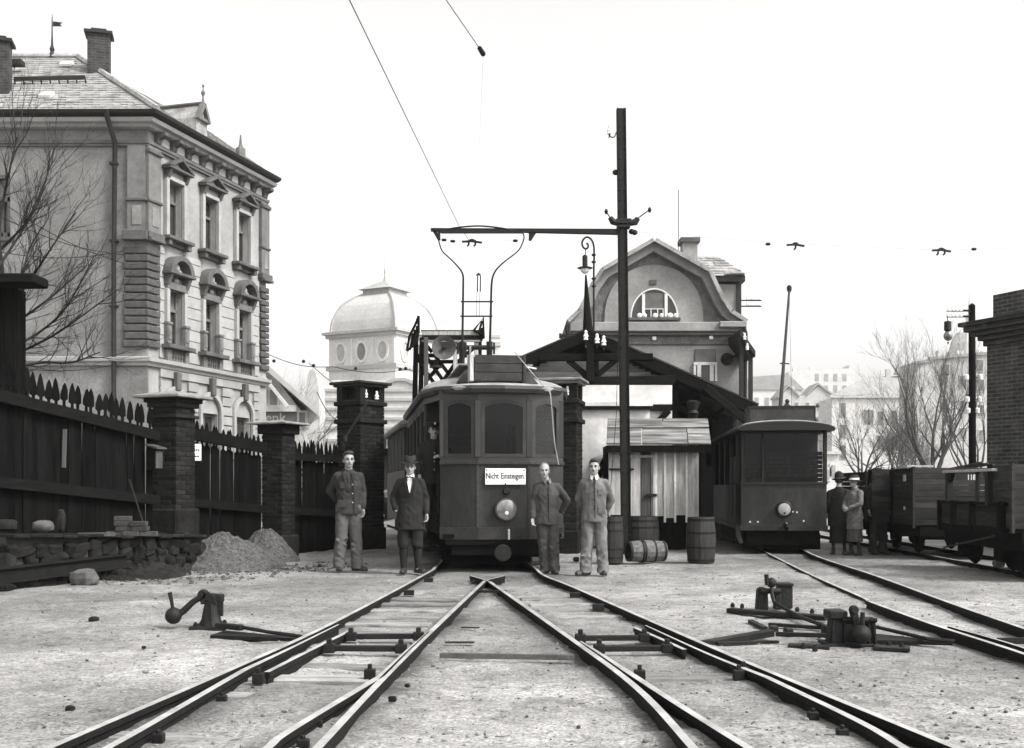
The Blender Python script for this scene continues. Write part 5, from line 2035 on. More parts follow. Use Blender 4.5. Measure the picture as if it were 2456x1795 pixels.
# tapering spike finial over the gable
sp = MB()
b_, t_ = P(1411, 815, kD - .2), P(1405, 660, kD - .2)
sp.tube([b_, b_.lerp(t_, .12), t_], [.13, .12, .02], 6)
sp.build('spike_finial', X['darkbeam'], dep)
for x, y in ((1405, 812), (1432, 820), (1448, 825)):
    insulator(dep, P(x, y + 4, kD - .62), 1.3, P(x, y + 12, kD - .5))
insulator(dep, P(1408, 834, kD - .3), .9)
MB().beam(P(1344, 806, kD - .6), P(1382, 804, kD - .6), .05, .05).tube([P(1344, 800, kD - .6), P(1344, 812, kD - .6)], .03, 6).build('gable_hook', X['iron'], dep)
# white wall under the roof
wl = thing('whitewashed_wall', 'stained whitewashed wall under the depot roof behind the plank hut', 'wall', (P(1500, 0, 25.5).x, 25.5, 0))
MB().bx(P(1380, 0, 25.1).x, P(1558, 0, 25.1).x, 25.1, 25.3, 0, zpx(968, 25.1)).build('lower_wall', X['whitewash'], wl)
MB().bx(P(1380, 0, 25.32).x, P(1612, 0, 25.32).x, 25.32, 25.45, zpx(1075, 25.32), zpx(924, 25.32)).build('upper_wall', X['whitewash'], wl)
MB().bx(P(1378, 0, 24.98).x, P(1566, 0, 24.98).x, 24.98, 25.32, zpx(974, 24.98), zpx(964, 24.98)).build('wall_shelf', X['whitewash'], wl)
MB().bx(P(1378, 0, 25.0).x, P(1564, 0, 25.0).x, 25.0, 25.098, zpx(982, 25.0), zpx(974, 25.0) - .003).build('ledge_beam', X['darkbeam'], wl)
MB().bx(P(1560, 0, 25.2).x, P(1612, 0, 25.2).x, 25.2, 25.318, zpx(985, 25.2), zpx(970, 25.2)).build('ledge_beam', X['darkbeam'], wl)
dbeam(P(1604, 985, 25.2), P(1562, 1030, 25.2), .14, .14, 'brace')
dbeam(P(1462, 1085, 24.95), P(1424, 1160, 24.95), .14, .16, 'brace')
# right bay of the depot: posts, brackets and dark boarding inside
for x in (1614, 1668):
    dbeam(P(x, 905, kD + .2), Vector((P(x, 0, kD + .2).x, kD + .2, 0)), .22, .22, 'post')
dbeam(P(1688, 928, kD - .6), P(1798, 1016, kD - .6), .15, .17, 'brace')
dbeam(P(1760, 960, kD + 1.5), P(1690, 1016, kD + 1.5), .1, .1, 'brace')
dbeam(P(1790, 985, kD + 2.5), P(1735, 1026, kD + 2.5), .1, .1, 'brace')
dbeam(P(1700, 960, kD + 3), P(1700, 1120, kD + 3), .12, .12, 'post')
for k in range(26):
    x0 = P(1612, 0, kD + 6).x + k * .17
    if k > 11:
        break
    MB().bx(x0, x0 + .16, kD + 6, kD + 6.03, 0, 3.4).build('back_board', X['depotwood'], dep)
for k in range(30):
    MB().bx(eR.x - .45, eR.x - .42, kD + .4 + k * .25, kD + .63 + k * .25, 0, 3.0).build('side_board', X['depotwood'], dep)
MB().lathe([(.1, 0), (.1, .5), (.14, .55), (.1, .62), (.16, .8), (.08, .84)], 10, (P(1662, 0, 25.4).x, 25.4, zpx(1050, 25.4))).build('stove_pipe', X['castiron'], dep, smooth=True)

# ================================================================== PLANK HUT
sD = 23.7
hx0, hx1 = P(1459, 0, sD).x, P(1676, 0, sD).x
ph = thing('plank_hut', 'weathered plank hut with patched board roof, door and tarred foot', 'hut', ((hx0 + hx1) / 2, sD, 0))
zw = zpx(1068, sD)
plk = [(1459, 1490, 'g'), (1492, 1511, 'g'), (1513, 1536, 'g'), (1538, 1560, 'd'), (1562, 1571, 'g'), (1575, 1593, 'g'), (1596, 1618, 'g'), (1620, 1645, 'g'), (1648, 1676, 'g')]
ztar = zpx(1242, sD)
rs = random.Random(6)
MB().bx(hx0 + .01, hx1 - .01, sD + .03, sD + 1.3, 0, zw).build('inner_lining', X['interior'], ph)
for x0, x1, t in plk:
    a, b = P(x0, 0, sD).x, P(x1, 0, sD).x
    zt = ztar + rs.uniform(-.1, .1)
    MB().bx(a, b, sD, sD + .028, zt, zw).build('plank', X['dimwood'] if t == 'd' else X['greywood'], ph)
    MB().bx(a, b, sD, sD + .028, 0, zt).build('tarred_foot', X['darkwood'], ph)
for x in (1573.5, 1594.5, 1619, 1646.5):
    a = P(x, 0, sD).x
    MB().bx(a - .022, a + .022, sD - .022, sD, ztar - .1, zw).build('batten', X['whitewash'], ph)
    MB().bx(a - .022, a + .022, sD - .022, sD, 0, ztar - .1).build('tarred_batten', X['darkwood'], ph)
# door frame and ironwork
a, b = P(1460, 0, sD).x, P(1571, 0, sD).x
zd = zpx(1098, sD)
df = MB().bx(a, b, sD - .03, sD, zd, zd + .05).bx(b - .045, b, sD - .03, sD, ztar, zd).bx(a, a + .03, sD - .03, sD, ztar, zd)
do = df.build('door_frame', X['greywood'], ph)
h = zpx(1126, sD)
MB().bx(a, P(1520, 0, sD).x, sD - .035, sD - .02, h - .02, h + .02).build('hinge', X['iron'], do)
h = zpx(1187, sD)
MB().bx(P(1548, 0, sD).x, P(1575, 0, sD).x, sD - .06, sD - .02, h - .035, h + .02).build('latch', X['iron'], do)
for k in range(8):
    y0 = sD + .1 + k * .15
    MB().bx(hx1 - .02, hx1 + .01, y0, y0 + .14, 0, zw).build('plank', X['dimwood'], ph)
    MB().bx(hx0 - .01, hx0 + .02, y0, y0 + .14, 0, zw).build('plank', X['darkwood'], ph)
# board roof: three courses sloping to the viewer
zr0, zr1 = zpx(1067, sD - .25), zpx(1010, sD + .75)
A, B_ = Vector((P(1453, 0, sD - .25).x, sD - .25, zr0)), Vector((P(1706, 0, sD - .25).x, sD - .25, zr0))
C_, D_ = Vector((P(1698, 0, sD + .75).x, sD + .75, zr1)), Vector((P(1456, 0, sD + .75).x, sD + .75, zr1))
nn = (B_ - A).cross(D_ - A).normalized()
for (t0, t1), cuts in zip(((0, .68), (.62, 1.0)), ((0, .34, .78, 1.0), (0, .55, 1.0))):
    for c0, c1 in zip(cuts[:-1], cuts[1:]):
        l0, l1 = A.lerp(D_, t0), A.lerp(D_, t1)
        r0, r1 = B_.lerp(C_, t0), B_.lerp(C_, t1)
        lift = nn * (.03 if t0 > .3 else .0)
        q = [l0.lerp(r0, c0 + .004) + lift, l0.lerp(r0, c1 - .004) + lift, l1.lerp(r1, c1 - .004) + lift, l1.lerp(r1, c0 + .004) + lift]
        MB().prism(q, nn * .03).build('roof_board', X['roofplank'], ph)
MB().beam(A + Vector((0, .03, -.09)), B_ + Vector((0, .03, -.09)), .05, .14).build('eave_board', X['darkwood'], ph)

# ================================================================== BRICK WAREHOUSE (right edge)
wv_ = Vector((.39, -.92, 0)).normalized()
w0 = P(2367, YH, 24.3)
wh = thing('brick_warehouse', 'dark brick building with projecting cornice at the right edge', 'building', (w0.x, w0.y, 0))
wn = Vector((-wv_.y, wv_.x, 0)) * -1
wn = Vector((-.92, -.39, 0)).normalized()
zt_, zc_ = zpx(711, 24.3), zpx(800, 24.3)
Mw = Matrix(((wv_.x, wn.x, 0, w0.x), (wv_.y, wn.y, 0, w0.y), (0, 0, 1, 0), (0, 0, 0, 1)))
w_ = MB(Mw)
w_.bx(0, 1.1, -.5, 0, 0, zc_)
w_.bx(1.1, 3.0, -.5, 0, zpx(862, 24.3), zc_)
w_.bx(1.1, 3.0, -.5, -.3, 0, zpx(862, 24.3))
w_.bx(3.0, 8, -.5, 0, 0, zc_)
w_.build('wall', X['rbrick'], wh)
MB(Mw).bx(.15, 8, -.6, -.02, zc_ + .25, zt_).build('parapet', X['rbrick'], wh)
MB(Mw).bx(0, 8, -6, -.5, 0, zc_).build('side_wall', X['rbrick'], wh)
c = MB(Mw)
for o_, z0, z1 in ((.06, -.28, -.16), (.14, -.16, -.06), (.24, -.06, .04), (.34, .04, .16), (.42, .16, .25)):
    c.bx(-o_, 8, -.5, o_, zc_ + z0, zc_ + z1)
c.build('cornice', X['chimney'], wh, bev=.01)
MB(Mw).bx(1.15, 2.95, -.32, -.26, .1, zpx(866, 24.3)).build('dark_gate', X['darkwood'], wh)

# ================================================================== FAR HOUSES (right)
def windows(par, D, cells, wpx, hpx, wall='farwall', pane='farwin'):
    for x, y in cells:
        p, q = P(x - wpx / 2, y + hpx / 2, D), P(x + wpx / 2, y - hpx / 2, D)
        wo = MB().bx(p.x - .15, q.x + .15, D - .12, D + .05, p.z - .15, q.z + .15).build('window', X[wall], par)
        MB().bx(p.x, q.x, D - .2, D - .13, p.z, q.z).build('pane', X[pane], wo)


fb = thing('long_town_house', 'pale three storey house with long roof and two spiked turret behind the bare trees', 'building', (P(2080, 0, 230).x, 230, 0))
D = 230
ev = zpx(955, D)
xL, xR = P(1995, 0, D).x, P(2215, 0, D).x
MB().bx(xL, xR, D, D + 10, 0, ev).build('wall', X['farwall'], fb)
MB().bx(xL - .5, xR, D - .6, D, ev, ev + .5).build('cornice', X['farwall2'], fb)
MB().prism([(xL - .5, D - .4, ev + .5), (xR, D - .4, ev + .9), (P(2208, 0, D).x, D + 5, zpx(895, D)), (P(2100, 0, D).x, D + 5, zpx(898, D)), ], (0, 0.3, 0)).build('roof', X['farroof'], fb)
for x, y in ((2130, 886), (2188, 886)):
    q = P(x, y, D + 5)
    MB().bx(q.x - .5, q.x + .5, D + 4.6, D + 5.4, zpx(915, D), q.z).build('chimney', X['farwall2'], fb)
q = P(2163, 868, D + 5)
tu = MB()
zb, zt = zpx(898, D + 5), zpx(868, D + 5)
tu.add([(q.x - 1.5, D + 4, zb), (q.x + 1.5, D + 4, zb), (q.x + 1.5, D + 6, zb), (q.x - 1.5, D + 6, zb), (q.x - .5, D + 4.7, zt), (q.x + .5, D + 4.7, zt), (q.x + .5, D + 5.3, zt), (q.x - .5, D + 5.3, zt)],
       [(0, 1, 5, 4), (1, 2, 6, 5), (2, 3, 7, 6), (3, 0, 4, 7), (4, 5, 6, 7)])
tu.build('turret_roof', X['farwall2'], fb)
for x in (2155, 2167):
    MB().lathe([(.12, zt), (.05, zt + .6), (.09, zt + .8), (.03, zpx(835, D + 5))], 5, (P(x, 0, D + 5).x, D + 5, 0)).build('finial', X['farwall2'], fb)
windows(fb, D, [(2022, 983), (2022, 1035), (2078, 1000), (2088, 1000), (2112, 1004), (2145, 1002), (2176, 1002), (2205, 1000), (2112, 1062), (2145, 1062), (2176, 1060), (2022, 1085)], 12, 32)
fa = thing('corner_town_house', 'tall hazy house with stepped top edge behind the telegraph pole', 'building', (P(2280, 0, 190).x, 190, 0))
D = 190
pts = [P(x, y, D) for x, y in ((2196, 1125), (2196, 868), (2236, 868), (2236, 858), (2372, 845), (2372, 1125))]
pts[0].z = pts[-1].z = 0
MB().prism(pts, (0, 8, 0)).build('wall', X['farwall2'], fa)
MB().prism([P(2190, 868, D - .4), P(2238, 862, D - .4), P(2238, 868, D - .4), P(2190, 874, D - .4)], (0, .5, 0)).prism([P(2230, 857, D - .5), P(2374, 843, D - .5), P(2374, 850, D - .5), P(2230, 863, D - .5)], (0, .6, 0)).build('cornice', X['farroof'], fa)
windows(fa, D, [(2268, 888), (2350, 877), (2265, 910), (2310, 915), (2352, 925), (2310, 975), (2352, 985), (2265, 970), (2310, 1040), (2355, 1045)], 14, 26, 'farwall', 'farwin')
cu_ = thing('far_cupola', 'very faint domed cupola rising behind the corner town house', 'building', (P(2325, 0, 400).x, 400, 0))
q = P(2325, 845, 400)
MB().lathe([(8, 0), (8, q.z), (6.6, q.z), (6.5, q.z + 3), (5, q.z + 6.6), (2.4, q.z + 8.6), (1.3, q.z + 9), (1.3, q.z + 13), (.5, q.z + 14), (.1, zpx(700, 400))], 12, (q.x, 400, 0)).build('cupola', X['farwall'], cu_)
fcn = thing('far_roofline_house', 'very faint hazy block with chimneys between the trees and the right tram', 'building', (P(1970, 0, 420).x, 420, 0))
D = 420
pts = [P(x, y, D) for x, y in ((1890, 1120), (1892, 893), (1918, 890), (2036, 884), (2036, 876), (2050, 876), (2050, 1120))]
pts[0].z = pts[-1].z = 0
MB().prism(pts, (0, 8, 0)).build('wall', X['farwall'], fcn)
for x, y in ((1950, 879), (1908, 882)):
    q = P(x, y, D)
    MB().bx(q.x - .7, q.x + .7, D + 1, D + 2.4, q.z - 1.5, q.z).build('chimney', X['farwall'], fcn)
windows(fcn, D, [(1960 + 22 * k, 905 + 28 * j) for k in range(4) for j in range(3)], 8, 16, 'farwall', 'farroof')
fdn = thing('far_low_house', 'pale house with low roof just right of the villa', 'building', (P(1840, 0, 330).x, 330, 0))
D = 330
pts = [P(x, y, D) for x, y in ((1795, 1120), (1795, 932), (1800, 906), (1890, 900), (1925, 932), (1925, 1120))]
pts[0].z = pts[-1].z = 0
MB().prism(pts, (0, 8, 0)).build('wall', X['farwall'], fdn)
MB().prism([P(x, y, D - .4) for x, y in ((1790, 935), (1798, 904), (1891, 898), (1930, 935))], (0, .4, 0)).build('roof', X['farroof'], fdn)
windows(fdn, D, [(1815, 965), (1840, 965), (1868, 965), (1900, 965), (1960, 1000), (1900, 1010)], 9, 22, 'farwall', 'farroof')
fe = thing('garden_house', 'white low house wall seen between the right tram and the women', 'building', (P(1995, 0, 95).x, 95, 0))
D = 95
p, q = P(1960, 1150, D), P(2010, 1090, D)
MB().bx(p.x - 3, q.x, D, D + 4, 0, q.z).build('wall', X['farwall'], fe)
MB().bx(p.x - 3, q.x + .2, D - .3, D + 4, q.z, q.z + .25).build('eave', X['farwall2'], fe)
windows(fe, D, [(1984, 1138), (1998, 1128)], 9, 24, 'farwall', 'farroof')
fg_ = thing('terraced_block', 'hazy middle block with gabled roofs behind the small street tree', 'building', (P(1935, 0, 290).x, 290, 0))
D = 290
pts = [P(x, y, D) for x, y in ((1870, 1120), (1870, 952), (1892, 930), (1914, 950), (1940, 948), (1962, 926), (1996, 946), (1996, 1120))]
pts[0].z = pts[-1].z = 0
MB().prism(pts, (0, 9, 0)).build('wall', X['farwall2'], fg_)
for a, b in (((1866, 955), (1892, 927)), ((1892, 927), (1918, 953)), ((1936, 951), (1962, 923)), ((1962, 923), (2000, 950))):
    p, q = P(*a, D - .5), P(*b, D - .5)
    MB().prism([p, q, q + Vector((0, 0, .5)), p + Vector((0, 0, .5))], (0, 9, 0)).build('roof', X['farroof'], fg_)
windows(fg_, D, [(1885 + 26 * k, 975 + 34 * j) for k in range(5) for j in range(3)], 8, 18, 'farwall', 'farwin')
for x in (1905, 1978):
    q = P(x, 925, D)
    MB().bx(q.x - .6, q.x + .6, D + 2, D + 3.2, q.z - 2.4, q.z).build('chimney', X['farwall2'], fg_)
for par, Dq, xs, y in ((fa, 190, (2255, 2300, 2345), 842), (fb, 230, (2030, 2065), 930)):
    for x in xs:
        q = P(x, y, Dq + 3)
        MB().bx(q.x - .6, q.x + .6, Dq + 2.5, Dq + 3.7, q.z - 2.6, q.z).build('chimney', X['farwall2'], par)
# bare trees right
tree('bare_tree', 'large bare tree with rising limbs before the town houses, left of the telegraph pole', (P(2235, 0, 48).x, 48, 0), 7.9, .2, 31, X['barkfar'], fork=.2, depth=5, spread=.5, group='bare trees behind the wagons', limbs=5, up=.2, kids=(2, 3))
tree('bare_tree', 'small bare street tree behind the two women', (P(2066, 0, 40).x, 40, 0), 4.6, .1, 32, X['barkfar'], fork=.33, depth=4, spread=.62, group='bare trees behind the wagons', limbs=5, kids=(2, 3))
tree('bare_tree', 'dense bare tree between the large tree and the street tree', (P(2150, 0, 56).x, 56, 0), 5.6, .14, 33, X['barkfar'], fork=.2, depth=4, spread=.7, group='bare trees behind the wagons', limbs=5)
tree('bare_tree', 'broad low bare tree left of the large tree behind the first wagon', (P(2190, 0, 62).x, 62, 0), 5.4, .12, 36, X['barkfar'], fork=.18, depth=4, spread=.8, group='bare trees behind the wagons', limbs=6)
tree('bare_tree', 'bare tree close behind the telegraph pole at the warehouse corner', (P(2335, 0, 44).x, 44, 0), 5.8, .13, 34, X['barkfar'], fork=.2, depth=4, spread=.45, group='bare trees behind the wagons', limbs=5, kids=(2, 3))

# ================================================================== MAIN TRAM
def arch_poly(x0, x1, z0, z1, rise, n=8):
    """window outline with a shallow arched head, list of (x, z)"""
    pts = [(x0, z0), (x1, z0), (x1, z1 - rise)]
    for i in range(1, n):
        t = i / n
        pts.append((x1 + (x0 - x1) * t, z1 - rise + rise * math.sin(math.pi * t)))
    return pts + [(x0, z1 - rise)]


TA = R(8.0)
TP = P(1208, YH, 17.4)
tram = thing('tram_car', 'main dark tram with white notice, bow collector and single headlight, facing the viewer', 'tram', (TP.x, TP.y, 0), TA)
FPTS = [(-.97, .20), (-.40, 0), (.40, 0), (.97, .20)]
LEN = 7.3


def facet_M(a, b):
    a, b = Vector((a[0], a[1], 0)), Vector((b[0], b[1], 0))
    d = (b - a).normalized()
    n = Vector((d.y, -d.x, 0))
    return Matrix(((d.x, n.x, 0, a.x), (d.y, n.y, 0, a.y), (0, 0, 1, 0), (0, 0, 0, 1))), (b - a).length


facets = [facet_M(FPTS[i], FPTS[i + 1]) for i in range(3)]


def tb(mb, name, m_, par=None, **k):
    return mb.build(name, X[m_], par or tram, world=False, **k)


fp, ap, wr, lt_, hd = MB(), MB(), MB(), MB(), MB()
for i, (M_, L_) in enumerate(facets):
    for mb, z0, z1, o0, o1 in ((fp, .69, 1.66, -.05, 0), (ap, .50, .69, -.05, .022), (wr, 1.655, 1.705, -.05, .035), (lt_, 2.66, 2.80, -.05, .004), (hd, 1.705, 1.77, -.05, .0)):
        t = MB(M_)
        t.bx(-.012 * (i == 2), L_ + .012 * (i == 0), o0, o1, z0, z1)
        mb.add(t.v, t.f)
fp.beam((.955, .22, 1.175), (1.14, 1.2, 1.175), .04, .97).bx(1.10, 1.15, 1.2, LEN, .69, 1.66).bx(-1.15, -1.10, 1.2, LEN, .69, 1.66).bx(-1.15, 1.15, LEN - .05, LEN, .69, 2.8)
tb(fp, 'front_panel', 'tramdark')
ap.beam((.96, .22, .595), (1.15, 1.2, .595), .05, .19).bx(1.11, 1.165, 1.2, LEN, .50, .69).bx(-1.165, -1.11, 1.2, LEN, .50, .69)
tb(ap, 'apron', 'tramlight')
tb(wr.beam((.97, .22, 1.68), (1.16, 1.2, 1.68), .05, .05).bx(1.12, 1.18, 1.2, LEN, 1.655, 1.705).bx(-1.18, -1.12, 1.2, LEN, 1.655, 1.705), 'waist_rail', 'tramlight', bev=.006)
tb(lt_.beam((.955, .2, 2.73), (1.14, 1.2, 2.73), .04, .14).beam((-.955, .2, 2.73), (-1.14, 1.2, 2.73), .04, .14).bx(1.1, 1.152, 1.2, LEN, 2.66, 2.8).bx(-1.152, -1.1, 1.2, LEN, 2.66, 2.8), 'letter_board', 'tramside')
tb(hd, 'window_ledge', 'tramside')
# front windows: frame with arched head, glass behind
for i, (M_, L_) in enumerate(facets):
    x0, x1 = (.07, L_ - .05) if i == 0 else ((.05, L_ - .05) if i == 1 else (.05, L_ - .07))
    o_ = arch_poly(x0, x1, 1.77, 2.66, .07)
    f_ = MB(M_)
    e = .055
    n_ = arch_poly(x0 + e, x1 - e, 1.77 + e, 2.66 - e, .06)
    f_.loft([[(x, .008, z) for x, z in o_], [(x, .008, z) for x, z in n_], [(x, -.035, z) for x, z in n_], [(x, -.035, z) for x, z in o_], [(x, .008, z) for x, z in o_]], cap=False)
    wo = tb(f_, 'window', 'tramlight')
    tb(MB(M_).prism([(x, -.03, z) for x, z in n_], (0, .006, 0)), 'pane', 'tramglass', wo)
    # header above the arch
    tb(MB(M_).prism([(x, -.02, z) for x, z in o_[2:]] + [(x0, -.02, 2.665), (x1, -.02, 2.665)], (0, .02, 0)), 'arch_header', 'tramside')
    if i != 1:
        rl = MB(M_)
        for z in (1.93, 2.02, 2.11):
            rl.tube([(x0 + .05, -.06, z), (x1 - .05, -.06, z)], .008, 5)
        tb(rl, 'guard_bar', 'tramside')
for i, (a, b) in enumerate(FPTS):
    if i in (1, 2):
        tb(MB().box((a, b + .025, 2.215), (.10, .07, .89)), 'corner_pillar', 'tramside', bev=.008)
    else:
        tb(MB().box((a * .955, b + .03, 2.215), (.10, .09, .89)), 'corner_pillar', 'tramside', bev=.008)
# rivets and panel seams
rvm = MB().ball((0, 0, 0), (.011, .008, .011), 6, 4).mesh('rivet', X['tramlight'])
for i, (M_, L_) in enumerate(facets):
    nr = max(4, int(L_ / .085))
    for k in range(nr):
        for z in (.725, 1.63):
            piece('rivet', rvm, tram, M_ @ Vector((.04 + (L_ - .08) * k / (nr - 1), .0, z)))
    for x in ((.0, L_) if i == 1 else ()):
        tb(MB(M_).bx(x - .022, x + .022, 0, .008, .69, 1.655), 'cover_strip', 'tramside')
        for k in range(9):
            piece('rivet', rvm, tram, M_ @ Vector((x, .009, .78 + k * .1)))
# side windows and pillars
ypil = [1.22, 2.35, 3.55, 4.75, 5.95, LEN - .05]
for sx in (-1, 1):
    for y in ypil:
        tb(MB().box((sx * 1.125, y, 2.2), (.06, .11, .95)), 'side_pillar', 'tramside', bev=.006)
    for y0, y1 in zip(ypil[:-1], ypil[1:]):
        wo = tb(MB().bx(sx * 1.125 - .02, sx * 1.125 + .02, y0 + .06, y1 - .06, 1.705, 1.78).bx(sx * 1.125 - .02, sx * 1.125 + .02, y0 + .06, y1 - .06, 2.58, 2.66), 'side_window', 'tramside')
        tb(MB().bx(sx * 1.12 - .003, sx * 1.12 + .003, y0 + .05, y1 - .05, 1.78, 2.58), 'pane', 'tramglass', wo)
# platform door opening on the left: step, grab rail; bulkhead
tb(MB().bx(-.93, .93, .1, 1.15, .52, .58), 'platform_floor', 'under')
tb(MB().bx(-1.2, -.8, .35, 1.1, .30, .34), 'step', 'under')
tb(MB().tube([(-1.17, 1.14, .95), (-1.18, 1.14, 1.5), (-1.17, 1.14, 2.3)], .014, 6), 'grab_rail', 'castiron')
tb(MB().tube([(-1.0, .3, .9), (-1.0, .3, 1.5)], .014, 6), 'grab_rail', 'castiron')
tb(MB().bx(-1.12, -.35, 1.12, 1.17, .58, 2.8).bx(.35, 1.12, 1.12, 1.17, .58, 2.8).bx(-.35, .35, 1.12, 1.17, 2.35, 2.8), 'bulkhead', 'interior')
tb(MB().bx(-.92, .92, 1.2, LEN - .1, .52, .6), 'saloon_floor', 'interior')
tb(MB().bx(-.9, -.5, 1.3, LEN - .5, .6, 1.05).bx(.5, .9, 1.3, LEN - .5, .6, 1.05), 'bench', 'interior')
tb(MB().lathe([(.16, .6), (.16, 1.55), (.19, 1.6), (.19, 1.66), (.05, 1.68)], 14, (.12, .5, 0)).tube([(.12, .5, 1.7), (.28, .42, 1.72)], .02, 6), 'controller', 'castiron')
# roof: vaulted canvas with a rounded front lip
rings = []
for y, k, zk in ((-.14, .50, .0), (-.10, .74, .14), (.02, .90, .24), (.2, 1.0, .30), (.72, 1.1, .36), (1.05, 1.16, .85), (1.4, 1.18, 1.0), (LEN - .6, 1.18, 1.0), (LEN + .1, 1.1, .7)):
    ring = []
    for i in range(17):
        t = math.pi * i / 16
        x = -1.02 * math.cos(t) * k
        ring.append((x, y + .22 * (abs(x) / 1.02) ** 2 * (1 if y < .5 else 0), 2.84 + .33 * zk * math.sin(t) ** .8))
    rings.append(ring + [(1.0 * k * .98, ring[-1][1], 2.80), (-1.0 * k * .98, ring[0][1], 2.80)])
rfo = tb(MB().loft(rings), 'roof', 'tramroof', smooth=True)
cor = MB()
cp_ = [(-1.2, LEN), (-1.2, 1.2), (-1.03, .36), (-.9, .17), (-.5, -.06), (0, -.12), (.5, -.06), (.9, .17), (1.03, .36), (1.2, 1.2), (1.2, LEN)]
cor = mould([(x, y) for x, y in cp_], [(-.06, 2.76), (.015, 2.76), (.04, 2.82), (.03, 2.872), (-.06, 2.872)])
cor2 = mould([(x, y) for x, y in cp_][::-1], [(-.06, 2.76), (.015, 2.76), (.04, 2.82), (.03, 2.872), (-.06, 2.872)])
tb(cor if True else cor2, 'roof_cornice', 'tramside')
# clerestory deck with slanted dark sides
tb(MB().loft([[(-.66, .72, 2.98), (.66, .72, 2.98), (.62, LEN - .7, 3.08), (-.62, LEN - .7, 3.08)], [(-.46, 1.0, 3.28), (.46, 1.0, 3.28), (.46, LEN - 1, 3.28), (-.46, LEN - 1, 3.28)]]), 'clerestory', 'tramdark')
tb(MB().bx(-.6, .6, .9, LEN - .9, 3.282, 3.31), 'roof_walk', 'tramroof')
# destination board of three planks on legs
dbx = -.03
for k in range(3):
    z = 2.985 + k * .14
    tb(MB().bx(dbx - .39 + .012 * k, dbx + .39, .42, .45, z, z + .134), 'board', 'tramlight', bev=.006)
    tb(MB().bx(dbx - .37, dbx + .37, .70, .73, z, z + .134), 'board', 'tramdark')
tb(MB().bx(dbx - .455, dbx - .395, .4, .74, 2.98, 3.40), 'end_board', 'greywood', bev=.005)
tb(MB().bx(dbx + .395, dbx + .44, .4, .74, 2.98, 3.40), 'end_board', 'tramdark', bev=.005)
for x in (-.30, .26):
    tb(MB().beam((dbx + x, .44, 2.86), (dbx + x, .44, 3.02), .04, .04).beam((dbx + x, .72, 2.9), (dbx + x, .72, 3.02), .04, .04), 'board_leg', 'castiron')
tb(MB().tube([(dbx + .44, .6, 3.24), (dbx + .64, .62, 3.21)], .012, 5), 'trolley_hook', 'whitepaint')
# headlight
hz_ = zpx(1223, 17.35)
hl = tb(MB().lathe([(.10, .08), (.165, .03), (.178, -.04), (.178, -.10), (.165, -.105)], 26, (.03, 0, hz_), axis='Y'), 'headlight', 'tramside', smooth=True)
tb(MB().lathe([(.155, -.09), (.155, -.108), (.12, -.122), (.06, -.132), (.01, -.135)], 26, (.03, 0, hz_), axis='Y'), 'lens', 'lens', hl, smooth=True)
tb(MB().lathe([(.03, -.1), (.03, -.14), (.012, -.15)], 8, (.03, 0, hz_ - .05), axis='Y'), 'bulb', 'porcelain', hl, smooth=True)
tb(MB().lathe([(.05, 0), (.06, -.03), (.045, -.05), (.03, -.05)], 14, (.04, 0, zpx(1178, 17.35)), axis='Y'), 'socket', 'castiron', smooth=True)
# buffer and coupling
bz = zpx(1327, 17.1)
bo = tb(MB().lathe([(.05, .4), (.05, -.24), (.13, -.25), (.132, -.285), (.12, -.30), (.01, -.305)], 24, (-.05, 0, bz), axis='Y'), 'buffer', 'castiron', smooth=True)
tb(MB().box((-.05, -.307, bz), (.07, .006, .03)), 'coupling_slot', 'ink', bo)
tb(MB().tube([(.075, -.04, .66), (.075, -.06, .57), (.075, -.05, .5)], .016, 6), 'coupling_pin', 'chalk')
tb(MB().bx(-.8, .8, .05, LEN - .05, .26, .50).bx(-.9, .9, .0, .2, .42, .5), 'underframe', 'under')
for y in (2.4, 5.0):
    for x in (-.5, .5):
        tb(MB().lathe([(.08, -.07), (.36, -.05), (.38, 0), (.34, .05), (.08, .06)], 24, (x, y, .46), axis='X'), 'wheel', 'under', smooth=True)
tb(MB().bx(-.78, .78, .5, .56, .10, .32).bx(-.84, -.78, .5, 1.6, .1, .3).bx(.78, .84, .5, 1.6, .1, .3), 'lifeguard', 'under')
tb(MB().tube([(.45, .1, .16), (.85, .16, .16)], .07, 8), 'guard_brush', 'dimwood')
tb(MB().bx(.70, .93, -.02, .3, .60, .68), 'fender_block', 'tramlight')
# bow collector
def tl(x, y, D):
    """pixel at depth D as tram-local point"""
    return tram_inv @ P(x, y, D)


tram_inv = (Matrix.Translation((TP.x, TP.y, 0)) @ Matrix.Rotation(TA, 4, 'Z')).inverted()
bD = 20.9
bow = MB()
Lb = [(1109, 840), (1109, 826), (1110, 759), (1111, 684), (1110, 659), (1100, 642), (1081, 622), (1061, 603), (1054, 584), (1052, 572), (1057, 555)]
Rb = [(1174, 845), (1175, 826), (1177, 759), (1179, 684), (1184, 659), (1195, 642), (1214, 625), (1242, 603), (1253, 584), (1257, 568), (1252, 557)]
for b_ in (Lb, Rb):
    pts = catmull([tl(x, y, bD) for x, y in b_], 4)
    n = len(pts)
    bow.tube(pts, [.026 - .013 * min(1, i / n * 1.6) for i in range(n)], 7)
bo = bow.build('bow_collector', X['castiron'], tram, smooth=True, world=False)
MB().tube(catmull([tl(x, y, bD) for x, y in ((1054, 558), (1085, 548), (1145, 542.5), (1205, 548), (1256, 560))], 5), .016, 6).build('contact_arch', X['castiron'], bo, world=False)
MB().beam(tl(1058, 557, bD), tl(1252, 557, bD), .03, .055).build('contact_strip', X['castiron'], bo, world=False)
MB().tube([tl(1105, 724, bD), tl(1183, 724, bD)], .016, 6).build('cross_bar', X['castiron'], bo, world=False)
